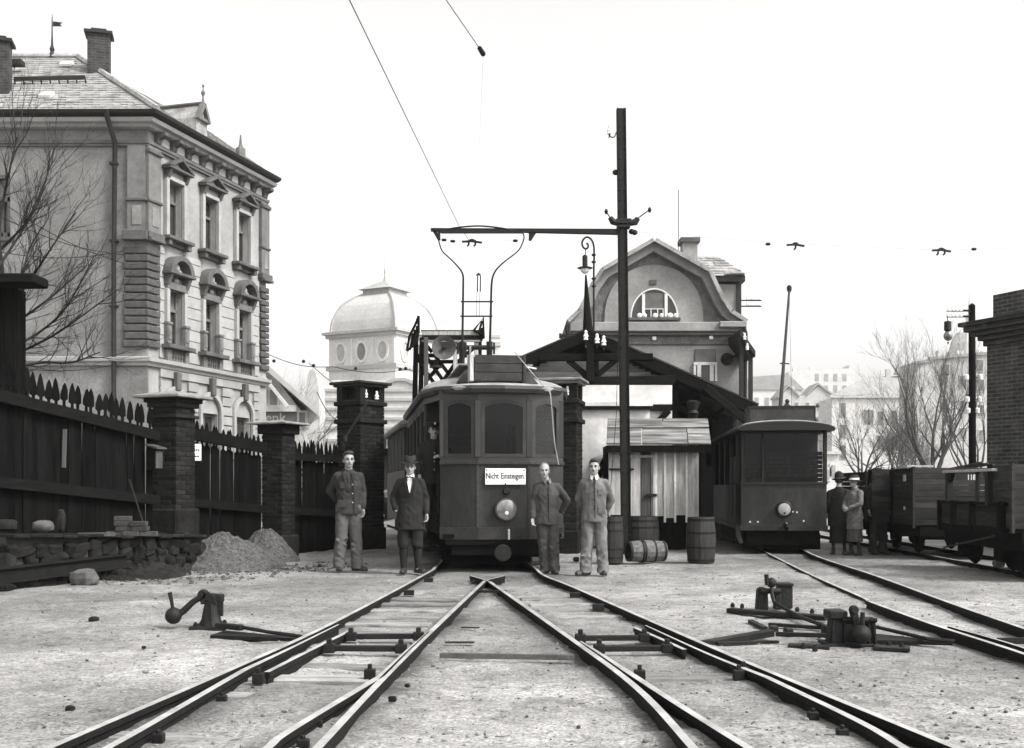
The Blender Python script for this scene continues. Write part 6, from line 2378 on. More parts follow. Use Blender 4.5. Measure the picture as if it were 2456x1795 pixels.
MB().tube([tl(1104, 759, bD), tl(1181, 759, bD)], .016, 6).build('cross_bar', X['castiron'], bo, world=False)
cr = MB()
for x in (1145, 1152):
    cr.tube([tl(x, 700, bD - .05), tl(x + .5, 662, bD - .05)], .011, 6)
cr.prism([tl(1141, 660, bD - .05), tl(1154, 660, bD - .05), tl(1148, 654, bD - .05)], (0, .06, 0))
for x in (1143, 1150):
    cr.tube([tl(x, 758, bD - .04), tl(x + 1, 690, bD - .04)], .004, 4)
cr.build('bow_spring', X['castiron'], bo, world=False)
bb = MB()
bb.tube([tl(1094, 835, bD), tl(1188, 835, bD)], .03, 8)
bb.tube([tl(1100, 834, bD), tl(1180, 834, bD)], .045, 8)
for x in (1108, 1174):
    bb.tube([tl(x, 820, bD), tl(x, 885, bD)], [.06, .05], 8)
for x in (1098, 1117, 1185):
    bb.tube([tl(x, 822, bD - .1), tl(x, 850, bD - .1)], .02, 6)
bb.build('bow_base', X['castiron'], bo, world=False, smooth=True)
for x, y in ((1122, 872), (1132, 872), (1128, 850)):
    MB().beam(tl(x, y + 20, bD - .3), tl(x, y - 20, bD - .3), .03, .03).build('frame_post', X['tramroof'], bo, world=False)
# loose pale rope hanging from the destination board down to the roof edge
rp = catmull([tl(1235, 845, 17.7), tl(1268, 885, 17.55), tl(1300, 922, 17.35), tl(1317, 938, 17.2), tl(1322, 965, 17.2), tl(1330, 1060, 17.25), tl(1340, 1115, 17.3)], 4)
MB().tube(rp, .008, 5).build('trolley_rope', X['greywood'], tram, world=False)

# white enamel notice hung on the tram front
nzs = (zpx(1163, 17.33), zpx(1124, 17.33))
SM = Matrix.Translation((TP.x, TP.y, 0)) @ Matrix.Rotation(TA, 4, 'Z')
npos = SM @ Vector((.02, -.045, nzs[0]))
sgn = thing('tram_notice', 'white enamel plate lettered in German hanging on the main tram front', 'sign', npos, TA)
h_ = nzs[1] - nzs[0]
MB().bx(-.315, .315, -.012, 0, 0, h_).build('plate', X['whitepaint'], sgn, world=False, bev=.008)
piece('lettering', text_mesh('Nicht Einsteigen.', .128, X['ink'], .001, .70, .002), sgn, (0, -.0145, h_ * .53))
for x in (-.29, .29):
    MB().lathe([(.012, 0), (.012, -.006)], 8, (x, -.012, h_ - .025), axis='Y').build('rivet', X['ink'], sgn, world=False)
MB().bx(-.008, .008, -.018, -.012, -.005, .03).build('hook', X['ink'], sgn, world=False)

# ================================================================== TRAILER BEHIND, TOWER WAGON, FAR TRAM
tq = SM @ Vector((-.22, 8.0, 0))
tr = thing('tram_trailer', 'dark tram trailer coupled behind the main tram, seen along its left side', 'tram', tq, R(10))
t = MB()
t.bx(-.95, .95, 0, .05, .5, 1.7).bx(-.95, -.9, 0, 6, .5, 1.7).bx(.9, .95, 0, 6, .5, 1.7).bx(-.95, .95, 5.95, 6, .5, 2.75)
t.build('body', X['tramdark'], tr, world=False)
for x in (-.92, -.3, .3, .92):
    MB().box((x, .03, 2.2), (.08, .07, 1.0)).build('pillar', X['tramside'], tr, world=False)
for y in (1.2, 2.4, 3.6, 4.8):
    MB().box((-.92, y, 2.2), (.06, .1, 1.0)).build('pillar', X['tramside'], tr, world=False)
MB().bx(-.9, .9, .01, .02, 1.72, 2.68).build('window_pane', X['interior'], tr, world=False)
MB().bx(-.935, -.925, .1, 5.9, 1.72, 2.68).build('window_pane', X['interior'], tr, world=False)
rings = [[(-1.08 * math.cos(math.pi * i / 10) * k, y, 2.7 + .32 * math.sin(math.pi * i / 10) * zk) for i in range(11)] + [(1.05 * k, y, 2.64), (-1.05 * k, y, 2.64)] for y, k, zk in ((-.35, .9, .35), (-.1, 1, .8), (.6, 1, 1), (6.2, 1, 1))]
MB().loft(rings).build('roof', X['tramside'], tr, world=False, smooth=True)
MB().bx(-.75, .75, .1, 5.9, .2, .5).build('underframe', X['under'], tr, world=False)
for y in (1.5, 4.4):
    for x in (-.5, .5):
        MB().lathe([(.08, -.06), (.36, -.04), (.36, .04), (.08, .06)], 18, (x, y, .44), axis='X').build('wheel', X['under'], tr, world=False)

D = 44.0
fq = P(885, YH, D)
ft = thing('far_tram', 'distant tram with round headlight seen between left gate pier and hatted man', 'tram', (fq.x, D, 0))
MB().bx(-.98, .98, 0, 6, .72, 1.72).build('body', X['tramlight'], ft, world=False)
MB().bx(-.98, .98, .03, 6, 1.72, 2.6).build('window_band', X['tramdark'], ft, world=False)
for x in (-.93, -.3, .3, .93):
    MB().box((x, 0, 2.16), (.08, .05, .88)).build('pillar', X['tramdark'], ft, world=False)
MB().bx(-1.05, 1.12, -.4, 6.2, 2.6, 2.82).build('roof', X['under'], ft, world=False, bev=.03)
MB().bx(-.4, .66, .2, .3, 2.82, 3.2).build('board', X['tramlight'], ft, world=False)
MB().lathe([(.16, .0), (.16, -.08), (.02, -.11)], 18, (.69, 0, 1.06), axis='Y').build('headlight', X['lens'], ft, world=False, smooth=True)
MB().bx(-.9, .9, -.05, 5.5, .3, .72).build('underframe', X['under'], ft, world=False)
for x in (-.5, .5):
    MB().lathe([(.1, -.05), (.36, -.04), (.36, .04), (.1, .05)], 16, (x, 1.5, .4), axis='X').build('wheel', X['under'], ft, world=False)

# tower wagon
D = 30.5
tq = P(1068, YH, D)
tw = thing('tower_wagon', 'timber overhead line tower wagon with folded railings and round reflector behind the main tram', 'tower wagon', (tq.x, D + .8, 0))


def wb(pts, w_, h, name, m_='darkbeam'):
    return MB().beam(pts[0], pts[1], w_, h).build(name, X[m_], tw, bev=.008)


zp_ = zpx(810, D)
for x, yo, m_ in ((998, 0, 'darkbeam'), (1022, -.5, 'dimwood'), (1142, -.3, 'greywood'), (1092, -.3, 'greywood'), (1150, 1.4, 'darkbeam'), (1012, 1.0, 'darkbeam')):
    q = P(x, 810, D + yo)
    wb((Vector((q.x - (.10 if x < 1020 else 0), q.y, .5)), q), .11 if m_ != 'darkbeam' else .13, .12, 'post', m_)
for y, yo, h in ((799, -.4, .13), (811, -.42, .10), (818, -.4, .06)):
    wb((P(1012, y, D + yo), P(1152, y, D + yo)), .09, h, 'platform_beam', 'greywood' if y != 811 else 'darkbeam')
for k in range(9):
    a = P(1010 + k * 16, 795, D - .4)
    MB().bx(a.x, a.x + .17, D - .45, D + 1.6, a.z, a.z + .03).build('platform_board', X['dimwood'], tw)
# folded railings left and right
for pts in (((976, 842), (982, 808), (998, 775), (1004, 758)), ((1004, 758), (1004, 800)), ((976, 842), (1000, 822)), ((1004, 792), (985, 835)), ((1160, 812), (1159, 762), (1135, 795), (1140, 797)), ((1156, 770), (1148, 800)), ((1136, 793), (1158, 803))):
    MB().tube([P(x, y, D - .5) for x, y in pts], .035, 6).build('railing', X['darkbeam'], tw)
for k in range(4):
    MB().beam(P(983 + k * 6, 840 - k * 6, D - .45), P(990 + k * 5, 800 - k * 9, D - .45), .05, .04).build('railing_slat', X['darkbeam'], tw)
MB().prism([P(1148, 790, D - .45), P(1160, 785, D - .45), P(1161, 812, D - .45), P(1150, 815, D - .45)], (0, .1, 0)).build('side_board', X['darkbeam'], tw)
for a, b, w_ in (((1022, 915), (1060, 870), .07), ((1000, 905), (1000, 830), .05), ((1092, 830), (1142, 872), .08), ((1142, 830), (1094, 872), .07), ((1000, 850), (1020, 900), .06), ((1012, 868), (1100, 868), .06), ((1020, 852), (1062, 912), .12), ((1016, 884), (1046, 926), .12), ((1045, 856), (1082, 905), .1), ((1092, 872), (1062, 915), .1), ((1012, 853), (1045, 853), .1), ((1020, 825), (1036, 845), .09)):
    wb((P(*a, D - .2), P(*b, D - .2)), w_, .1, 'brace')
q = P(1065, 834, D - .5)
rfl = MB().lathe([(.05, .2), (.2, .12), (.31, 0), (.325, -.03), (.29, -.02), (.17, .07), (.03, .12)], 24, (q.x, q.y, q.z), axis='Y').build('reflector', X['palestone'], tw, smooth=True)
MB().lathe([(.05, .1), (.06, .0), (.03, -.04)], 10, (q.x, q.y, q.z), axis='Y').build('bulb_socket', X['castiron'], rfl)
q = P(1046, 878, D - .3)
MB().lathe([(.19, -.05), (.17, 0), (.07, .04), (.06, .14), (.03, .17)], 12, q).build('hanging_bell', X['castiron'], tw, smooth=True)
MB().bx(tq.x - 1.0, tq.x + 1.0, D - .5, D + 2.4, .42, .62).build('wagon_bed', X['under'], tw)
for x in (-.5, .5):
    for y in (.1, 1.7):
        MB().lathe([(.08, -.05), (.32, -.04), (.32, .04), (.08, .05)], 16, (tq.x + x, D + y, .4), axis='X').build('wheel', X['under'], tw)

# ================================================================== MAIN OVERHEAD POLE
D = 22.4
bq = P(1502, YH, D)
mp_ = thing('overhead_pole', 'tall dark steel overhead line pole with long bracket arm in front of the plank hut', 'pole', (bq.x, D, 0))
t0, t1 = Vector((bq.x, D, -.1)), P(1489.5, 262, D)
MB().beam(t0, t1, .15, .12, up=(0, 1, 0)).build('mast_web', X['iron'], mp_)
for sx in (-1, 1):
    MB().beam(t0 + Vector((sx * .085, 0, 0)), t1 + Vector((sx * .08, 0, 0)), .02, .17, up=(0, 1, 0)).build('mast_flange', X['steel'], mp_)
rv_ = MB().ball((0, 0, 0), (.016, .012, .016), 6, 4).mesh('rivet', X['steel'])
for k in range(40):
    for sx in (-.045, .045):
        p = t0.lerp(t1, .05 + .93 * k / 40)
        piece('rivet', rv_, mp_, (p.x + sx - bq.x, -.062, p.z))
# bracket arm
aD = D
arm = MB()
a0, a1 = P(1484, 555, aD), P(1033, 552, aD)
arm.prism([P(1484, 549, aD - .06), P(1484, 562, aD - .06), P(1262, 557, aD - .06), P(1033, 554, aD - .06), P(1033, 547, aD - .06)], (0, .1, 0))
ao = arm.build('bracket_arm', X['iron'], mp_)
for pts in (((1033, 547), (1046, 547), (1056, 576), (1050, 576)), ((1268, 552), (1290, 552), (1274, 577), (1268, 577)), ((1050, 552), (1056, 552), (1056, 576), (1051, 576))):
    MB().prism([P(x, y, aD - .05) for x, y in pts], (0, .06, 0)).build('gusset', X['iron'], ao)
# clamp with side arms and strain insulators
q = P(1495, 533, D)
MB().box((q.x, q.y, q.z), (.3, .22, .1)).box((q.x, q.y, q.z - .1), (.26, .2, .06)).build('clamp', X['castiron'], mp_, bev=.01)
for pts in (((1482, 536), (1470, 532), (1463, 522), (1454, 508)), ((1508, 536), (1524, 533), (1530, 524), (1546, 512), (1558, 504))):
    MB().tube([P(x, y, D - .05) for x, y in pts[:3]], [.06, .07, .05], 8).tube([P(x, y, D - .05) for x, y in pts[2:]], .012, 5).build('side_arm', X['castiron'], mp_, smooth=True)
    e = P(*pts[-1], D - .05)
    MB().lathe([(.02, -.05), (.04, 0), (.02, .05)], 8, e).build('strain_insulator', X['castiron'], mp_)
for x, y in ((1476, 414), (1515, 556), (1522, 558)):
    MB().lathe([(.03, -.05), (.06, -.02), (.06, .02), (.03, .05)], 8, P(x, y, D)).build('side_insulator', X['castiron'], mp_)
MB().tube(catmull([P(x, y, D) for x, y in ((1478, 318), (1474, 328), (1468, 330), (1463, 326), (1462, 318))], 4), .012, 6).build('hook', X['iron'], mp_)
io = insulator(mp_, P(1461, 322, D), 1.0)
MB().tube([P(1490, 560, D - .12), P(1478, 1000, D - .12), P(1462, 1200, D - .12)], .006, 4).build('down_wire', X['iron'], mp_)

# ------------------------------------------------------------------ contact wires and their hangers
def hanger(label, x, y, D, n, wpx):
    q = P(x, y, D)
    S_ = F / D
    root = thing('wire_hanger', label, 'wire hanger', q, 0, 'contact wire hangers in the sky')
    h = wpx / S_ / 2
    MB().beam(q + Vector((-h, 0, -.01)), q, .05, .035).beam(q, q + Vector((h, 0, -.03)), .05, .035).ball(q + Vector((0, 0, .02)), (.06, .03, .03), 8, 5).build('hanger_bar', X['castiron'], root)
    for k in range(n):
        dx = (k - (n - 1) / 2) * .13
        MB().tube([q + Vector((dx, 0, .02)), q + Vector((dx, 0, -.07)), q + Vector((dx - .03, 0, -.1))], .02, 6).build('wire_clamp', X['castiron'], root)
    return root


h1 = hanger('double wire hanger in the sky under the bracket arm, inside the bow', 1132, 579, 22.2, 2, 48)
h2 = hanger('single wire hanger in the sky above the right tram', 1908, 587, 22.2, 1, 42)
h3 = hanger('double wire hanger in the sky at the far right', 2258, 600, 22.2, 2, 44)
for par, x0, x1, y in ((h1, 1056, 1268, 576), (h2, 1860, 1950, 584), (h3, 2200, 2330, 596)):
    pass
spw = thing('span_wire', 'hair thin span wire with small insulators carrying the three wire hangers', 'wire', P(1524, 556, 22.3))
for seg in (((1268, 575, 22.2), (1156, 580, 22.2)), ((1108, 580, 22.2), (1054, 574, 22.2)), ((1524, 556, 22.3), (1888, 585, 22.2)), ((1928, 586, 22.2), (2236, 600, 22.2)), ((2280, 600, 22.2), (2620, 590, 22.2))):
    MB().tube([P(*seg[0]), P(*seg[1])], .002, 4).build('wire', X['iron'], spw)
for x, y in ((1065, 576), (1086, 579), (1236, 578), (1842, 586), (2336, 598)):
    MB().lathe([(.012, -.05), (.03, -.03), (.03, .03), (.012, .05)], 6, P(x, y, 22.2), axis='X').build('insulator', X['iron'], spw)
cw = MB()
cw.tube([P(730, -230, 9.2), P(838, 0, 11.0), P(1100, 540, 21.0), P(1127, 580, 22.2)], .0055, 5)
single('contact_wire', cw, X['iron'], 'left overhead contact wire running from the top edge down to the bow', 'wire', P(838, 0, 11.0))
cw = MB()
cw.tube([P(960, -170, 9.8), P(1070, 0, 11.2), P(1150, 116, 12.35)], .0045, 5)
cw.tube([P(1150, 116, 12.35), P(1159, 130, 12.5)], [.026, .03], 8)
cw.tube([P(1159, 130, 12.5), P(1140, 580, 22.2)], .001, 4)
single('contact_wire', cw, X['iron'], 'short right contact wire ending in a dark section insulator in the sky', 'wire', P(1150, 116, 12.35))

# arc lamp on curled bracket behind the depot
D = 34.0
lp = thing('arc_lamp', 'arc lamp hanging from a curled bracket behind the depot spike', 'street lamp', (P(1424, YH, D).x, D, 0))
pts = [P(x, y, D) for x, y in ((1425, 1200), (1424, 700), (1425, 620), (1424, 590), (1418, 575), (1408, 569), (1399, 575), (1396, 585), (1400, 595), (1407, 597), (1411, 590), (1407, 583))]
MB().tube(catmull(pts, 4), .03, 6).build('lamp_post', X['castiron'], lp, smooth=True)
for y in (615, 632, 672, 690):
    MB().lathe([(.04, 0), (.08, .04), (.04, .08)], 8, P(1424, y, D)).build('collar', X['castiron'], lp)
lo = MB().tube([P(1404, 598, D), P(1404, 622, D)], .015, 5).lathe([(.06, .1), (.08, .0), (.08, .32), (.03, .36)], 10, P(1403, 640, D)).build('lamp_housing', X['castiron'], lp)
q = P(1403, 643, D)
MB().lathe([(.05, .06), (.24, .0), (.22, -.02)], 14, q).build('lamp_shade', X['castiron'], lo, smooth=True)
MB().ball(q - Vector((0, 0, .06)), (.14, .14, .12), 12, 7).build('lamp_globe', X['porcelain'], lo, smooth=True)

# telegraph pole with lamp, right
D = 29.0
tp = thing('telegraph_pole', 'dark telegraph pole with insulator arms rising behind the wagons', 'pole', (P(2333, YH, D).x, D, 0))
MB().tube([Vector((P(2333, 0, D).x, D, 0)), P(2331, 733, D), P(2331, 728, D)], [.1, .085, .02], 10).build('mast', X['darkbeam'], tp, smooth=True)
for y, xs in ((744, (2274, 2284, 2292, 2302)), (758, (2272, 2284, 2292, 2302))):
    MB().beam(P(2270, y + 3, D - .1), P(2326, y + 3, D - .1), .015, .02).beam(P(2310, y + 1, D - .1), P(2326, y + 1, D - .1), .04, .04).build('wire_arm', X['iron'], tp)
    for x in xs:
        insulator(tp, P(x, y, D - .1), .55)
for y, xs in ((905, (2318, 2352)), (958, (2320, 2350)), (985, (2322, 2344))):
    for x in xs:
        MB().lathe([(.03, -.07), (.06, -.06), (.06, .05), (.03, .07)], 8, P(x, y, D - .05)).build('insulator', X['porcelain'], tp, smooth=True)
        MB().tube([P(x, y, D - .05), P(2333, y + 2, D)], .012, 5).build('pin', X['iron'], tp)
D2 = 28.6
ll = thing('hanging_lamp', 'bulb lamp with dark cylinder housing hanging from the telegraph pole arm', 'street lamp', P(2273, 800, D2))
MB().tube([P(2272, 757, D2), P(2273, 770, D2)], .01, 5).lathe([(.03, 0), (.09, -.02), (.09, -.24), (.05, -.27)], 12, P(2273, 770, D2)).build('lamp_housing', X['ink'], ll, smooth=True)
MB().ball(P(2274, 806, D2), (.115, .115, .13), 14, 9).build('globe', X['lens'], ll, smooth=True)
MB().lathe([(.01, -.05), (.03, 0)], 6, P(2274, 821, D2)).build('globe_tip', X['ink'], ll)

# ================================================================== RIGHT TRAM
RA = R(-5.5)
RP = P(1880, YH, 22.0)
rt = thing('tram_car', 'second dark tram with slatted windows and trolley pole beside the depot', 'tram', (RP.x, RP.y, 0), RA)
def rb(mb, name, m_, par=None, **k):
    return mb.build(name, X[m_], par or rt, world=False, **k)


W2 = .82
rb(MB().bx(-W2, W2, 0, .05, .55, 1.36).bx(-W2, -W2 + .05, 1.0, 6.6, .55, 1.36).bx(W2 - .05, W2, .05, 6.6, .55, 1.36), 'front_panel', 'tramdark')
rb(MB().bx(-W2 - .02, W2 + .02, -.02, 6.6, .46, .56), 'sill_beam', 'tramdark')
rb(MB().bx(-W2 - .01, W2 + .01, -.03, .05, 1.36, 1.41), 'waist_rail', 'ink')
for x, w_ in ((-W2 + .03, .07), (W2 - .03, .07), (-.40, .05)):
    rb(MB().box((x, .02, 1.93), (w_, .07, 1.05)), 'corner_pillar', 'ink', bev=.006)
rb(MB().bx(-W2, W2, 0, .05, 2.36, 2.5), 'header', 'ink')
for x0, x1 in ((-W2 + .07, -.43), (-.37, W2 - .07)):
    rb(MB().bx(x0, x1, .02, .026, 1.41, 2.36), 'window_pane', 'tramglass')
    for k in range(7):
        rb(MB().bx(x0, x1, .06, .08, 1.42 + k * .085, 1.42 + k * .085 + .076), 'slat', 'dimwood' if k < 6 else 'tramlight')
for y in (1.0, 2.3, 3.6, 4.9, 6.5):
    rb(MB().box((-W2 + .03, y, 1.95), (.06, .1, 1.15)), 'side_pillar', 'tramside')
rb(MB().bx(-W2 + .02, -W2 + .03, 1.05, 6.5, 1.38, 2.4), 'side_pane', 'tramglass')
rb(MB().bx(-W2, W2, 1.0, 1.05, .55, 2.5), 'bulkhead', 'interior')
rb(MB().bx(-W2 + .01, -W2 + .04, 1.1, 2.2, 1.4, 1.95), 'side_board', 'tramlight')
rings = [[(-1.0 * math.cos(math.pi * i / 12) * k, y, 2.44 + .17 * math.sin(math.pi * i / 12) * zk) for i in range(13)] + [(.98 * k, y, 2.40), (-.98 * k, y, 2.40)] for y, k, zk in ((-.42, .9, .75), (-.2, .96, .95), (.4, .97, 1.0), (6.9, .97, 1))]
rb(MB().loft(rings), 'roof', 'ink', smooth=True)
rb(MB().loft([[(x * .97, y, z + .012) for x, y, z in r[2:11]] + [(x * .97, y, z + .001) for x, y, z in r[2:11]][::-1] for r in rings[1:]]), 'roof_canvas', 'whitewash')
rb(MB().bx(-.63, .63, .30, .34, 2.56, 2.90), 'destination_board', 'tramlight', bev=.006)
rb(MB().bx(-.65, .65, .28, .36, 2.88, 2.92).bx(.63, .66, .30, .9, 2.56, 2.9).bx(-.66, -.63, .30, .9, 2.56, 2.9), 'board_frame', 'ink')
hl = rb(MB().lathe([(.1, .05), (.16, .0), (.16, -.07), (.14, -.09)], 22, (0, 0, zpx(1222, 21.9)), axis='Y'), 'headlight', 'ink', smooth=True)
rb(MB().lathe([(.128, -.085), (.1, -.1), (.01, -.11)], 22, (0, 0, zpx(1222, 21.9)), axis='Y'), 'lens', 'stucco', hl, smooth=True)
rb(MB().lathe([(.02, -.1), (.02, -.13)], 8, (0, 0, zpx(1231, 21.9)), axis='Y'), 'bulb', 'castiron', hl)
for x, z in ((.17, .83), (.25, .82), (-.5, .63), (-.65, .63), (.05, .60), (.38, .65)):
    rb(MB().box((x, -.004, z), (.03, .008, .03)), 'paint_chip', 'chalk')
rb(MB().tube([(.02, -.03, .58), (.02, -.2, .5)], .04, 8), 'coupling', 'under')
rb(MB().bx(-.7, .7, .1, 6.4, .18, .47).bx(-.75, .75, .3, .36, .08, .4), 'underframe', 'under')
for y in (2.0, 4.6):
    for x in (-.5, .5):
        rb(MB().lathe([(.08, -.06), (.34, -.04), (.34, .04), (.08, .06)], 18, (x, y, .42), axis='X'), 'wheel', 'under')
rb(MB().tube([(-.86, .2, .55), (-.85, .2, .34), (-.80, .16, .2)], [.05, .055, .04], 8), 'leg_stand_in', 'dimwood', smooth=True)  # bent tube standing in for a bystander's lower leg
rb(MB().tube([(-.9, .9, .7), (-.9, .9, 2.2)], .014, 6), 'grab_rail', 'castiron')
# trolley pole with wheel head
RM_ = (Matrix.Translation((RP.x, RP.y, 0)) @ Matrix.Rotation(RA, 4, 'Z')).inverted()
pb, pt = RM_ @ P(1871, 985, 24.5), RM_ @ P(1893, 694, 27.0)
po = rb(MB().tube([pb, pb.lerp(pt, .4), pt], [.045, .036, .026], 7), 'trolley_pole', 'ink', smooth=True)
rb(MB().lathe([(.03, -.08), (.06, -.02), (.06, .06), (.02, .1)], 8, pt), 'trolley_head', 'ink', po)
bp = RM_ @ P(1876, 872, 25.5)
rb(MB().tube([bp + Vector((-.05, 0, 0)), bp + Vector((.16, 0, -.01))], .016, 5), 'pole_peg', 'ink', po)
rb(MB().tube([pt, RM_ @ P(1899, 980, 24.2)], .004, 4), 'trolley_rope', 'iron', po)
rb(MB().lathe([(.1, 0), (.04, .05), (.09, .09), (.03, .14), (.05, .2), (.02, .24)], 10, RM_ @ P(1888, 985, 23.5)), 'pole_base', 'ink', smooth=True)
for x, y in ((1961, 978), (1958, 1012)):
    rb(MB().lathe([(.02, 0), (.045, .02), (.02, .07)], 7, RM_ @ P(x, y, 22.6)), 'roof_insulator', 'ink')

# ================================================================== WAGONS (right edge)
def wagon(name, label, loc, ang, w_, L_, z0, z1, rows, side_m, end_m, wheels=(.75, 2.2), gap=True):
    root = thing(name, label, 'wagon', loc, ang, 'plank goods wagons on the right track')
    h = (z1 - z0) / rows
    for r in range(rows):
        a, b = z0 + r * h + .004, z0 + (r + 1) * h - .004
        MB().bx(.0, w_, 0, .035, a, b).build('plank', X[end_m], root, world=False, bev=.004)
        segs = ((.04, L_ * .42), (L_ * .46, L_ * .66), (L_ * .7, L_)) if gap else ((.04, L_),)
        for s0, s1 in segs:
            MB().bx(0.005, .04, s0, s1, a, b).build('plank', X[side_m], root, world=False)
        MB().bx(w_ - .04, w_ - .005, .04, L_, a, b).build('plank', X[side_m], root, world=False)
        MB().bx(0, w_, L_ - .035, L_, a, b).build('plank', X[end_m], root, world=False)
    ps = MB()
    for s in ((.02, L_ * .44, L_ * .68, L_ - .03) if gap else (.02, L_ - .03)):
        MB().bx(-.03, .01, s - .04, s + .04, z0 - .05, z1 + .02).build('side_post', X['under' if s > .1 else end_m], root, world=False)
    MB().bx(.05, w_ - .05, .05, L_ - .05, z0 - .04, z0 + .02).build('floor', X['under'], root, world=False)
    MB().bx(.1, w_ - .1, -.02, L_, z0 - .2, z0 - .04).build('underframe', X['under'], root, world=False)
    for y in wheels:
        for x in (.3, w_ - .42):
            MB().lathe([(.06, -.06), (.26, -.04), (.29, 0), (.26, .04), (.06, .05)], 20, (x, y, .37), axis='X').build('wheel', X['under'], root, world=False, smooth=True)
        MB().bx(.3, w_ - .4, y - .04, y + .04, .33, .41).build('axle', X['under'], root, world=False)
        for x in (.2, w_ - .3):
            MB().bx(x, x + .08, y - .1, y + .1, .28, z0 - .1).build('axle_box', X['under'], root, world=False)
    return root


wg = wagon('goods_wagon', 'dark plank goods wagon numbered 118 beside the two women', (7.22, 20.2, 0), R(-3.2), 1.78, 3.1, .62, 1.66, 10, 'wagon', 'wagonlight')
lt = text_mesh('118', .17, X['chalk'], .002, .8, .004)
piece('lettering', lt, wg, (-.033, .50, 1.47), rz=R(-90))
piece('lettering', text_mesh('118', .13, X['chalk'], .002, .8, .004), wg, (1.0, -.006, 1.48))
piece('lettering', text_mesh('515', .08, X['chalk'], .002, .9, .002), wg, (-.033, .50, .92), rz=R(-90))
for r in range(10):
    MB().bx(-.42, -.10, 1.25, 1.29, .62 + r * .104, .62 + r * .104 + .098).build('open_door_plank', X['wagon'], wg, world=False)
MB().box((.15, .35, 1.69), (.5, .25, .035), rz=.2).build('top_board', X['greywood'], wg, world=False)
for k in range(3):
    MB().beam((.95 + .1 * k, .9, 1.66), (1.3 + .1 * k, .3, 1.76 - .02 * k), .04, .03).build('stake', X['dimwood'], wg, world=False)
wagon('goods_wagon', 'further dark plank wagon behind the wagon numbered 118, left end only', (7.50, 23.8, 0), R(-3.2), 1.6, 2.6, .62, 1.64, 10, 'wagon', 'wagon', gap=False)
# low wagon with post frame
lwg = thing('low_wagon', 'low black wagon with upright posts and pale top rail in front of the numbered wagon', 'wagon', (7.02, 18.5, 0), R(-3.0))
def lw_(mb, name, m_, **k):
    return mb.build(name, X[m_], lwg, world=False, **k)


LL = -2.75
for a, b in ((-.05, -.55), (-.75, -1.35), (-1.6, -2.5)):
    for k in range(3):
        lw_(MB().bx(.03, .06, b, a, .74 + k * .1, .835 + k * .1), 'side_plank', 'wagon')
lw_(MB().bx(0, .07, LL, .05, 1.04, 1.09).bx(0, .07, LL, .05, .66, .73), 'side_rail', 'under', bev=.006)
for y in (0, -.65, -1.48, -2.6):
    lw_(MB().bx(-.02, .08, y - .05, y + .05, .62, 1.1), 'stanchion', 'under')
for y, w_ in ((-.35, .1), (-1.6, .05), (-2.1, .11)):
    lw_(MB().box((.05, y, 1.3), (w_, w_, .5)), 'post', 'ink', bev=.006)
lw_(MB().bx(-.02, .12, -2.35, -.22, 1.535, 1.575), 'top_rail', 'greywood', bev=.006)
for y, s in ((-.35, -1), (-2.1, 1)):
    lw_(MB().beam((.05, y, 1.38), (.05, y + s * .16, 1.53), .06, .06), 'knee_brace', 'ink')
lw_(MB().bx(0, 1.6, LL, .05, .6, .66).bx(.1, 1.4, LL, .05, .42, .6), 'underframe', 'under')
lw_(MB().bx(1.55, 1.6, LL, .05, .66, 1.1), 'far_side', 'under')
for y in (-.45, -2.0):
    for x in (.42, 1.45):
        lw_(MB().lathe([(.06, -.06), (.27, -.04), (.30, 0), (.27, .04), (.06, .05)], 20, (x, y, .38), axis='X'), 'wheel', 'under', smooth=True)
    lw_(MB().bx(.2, .34, y - .16, y + .16, .22, .5), 'axle_box', 'under')
    lw_(MB().tube(catmull([(.24, y - .4, .5), (.24, y - .2, .42), (.24, y, .4), (.24, y + .2, .42), (.24, y + .4, .5)], 3), .03, 6), 'leaf_spring', 'under')
lw_(MB().tube([(-.05, -2.6, .62), (-.08, -.6, .36), (-.02, -.2, .3)], .016, 6), 'brake_lever', 'castiron')
wagon('goods_wagon', 'bleached plank wagon cut by the right photo edge, nearest of the wagons', (6.93, 15.55, 0), R(-3.0), 1.7, .9, .72, 1.62, 8, 'wagonlight', 'wagonlight', wheels=(.5,), gap=False)
lying_rock('pale block lying beside the wheel of the low wagon', 2395, 1342, 1362, 16.6, 28, 14, 'palestone')
q = Vector((8.4, 22, 0))

# ================================================================== POINT LEVERS
def P3(x, y, D):
    return P(x, y, D)


# left lever
D = 10.5
r0 = G(505, 1505)
lv = thing('point_lever', 'cast iron point lever with ball weight hanging out to the left, left of the rails', 'point lever', r0)
m_ = MB()
pc = r0
ringf = lambda k, z, sx=.085, sy=.07: [Vector((pc.x + sx * k * math.cos(6.283 * i / 12), D + sy * k * math.sin(6.283 * i / 12), z)) for i in range(12)]
m_.loft([ringf(1.75, 0), ringf(1.45, .02), ringf(1.1, .07), ringf(.9, .15), ringf(.75, .215)])
m_.build('pedestal', X['castiron'], lv, smooth=True)
for sx in (-.04, .03):
    MB().beam(Vector((pc.x + sx, D - .09, .02)), Vector((pc.x + sx * .6, D - .045, .22)), .018, .03).build('rib', X['castiron'], lv)
pv_, bl = P(500, 1431, D - .02), P(416, 1477, D - .05)
m_ = MB()
a = pv_ + Vector((.10, .02, -.01))
m_.prism([P(470, 1432, D - .03), P(500, 1424, D - .03), P(533, 1427, D - .03), P(533, 1446, D - .03), P(500, 1447, D - .03), P(480, 1446, D - .03)], (0, .09, 0))
m_.build('rocker_head', X['castiron'], lv, bev=.008)
MB().lathe([(.04, -.05), (.05, 0), (.045, .05)], 12, P(487, 1426, D), axis='Y').build('pivot_boss', X['castiron'], lv, smooth=True)
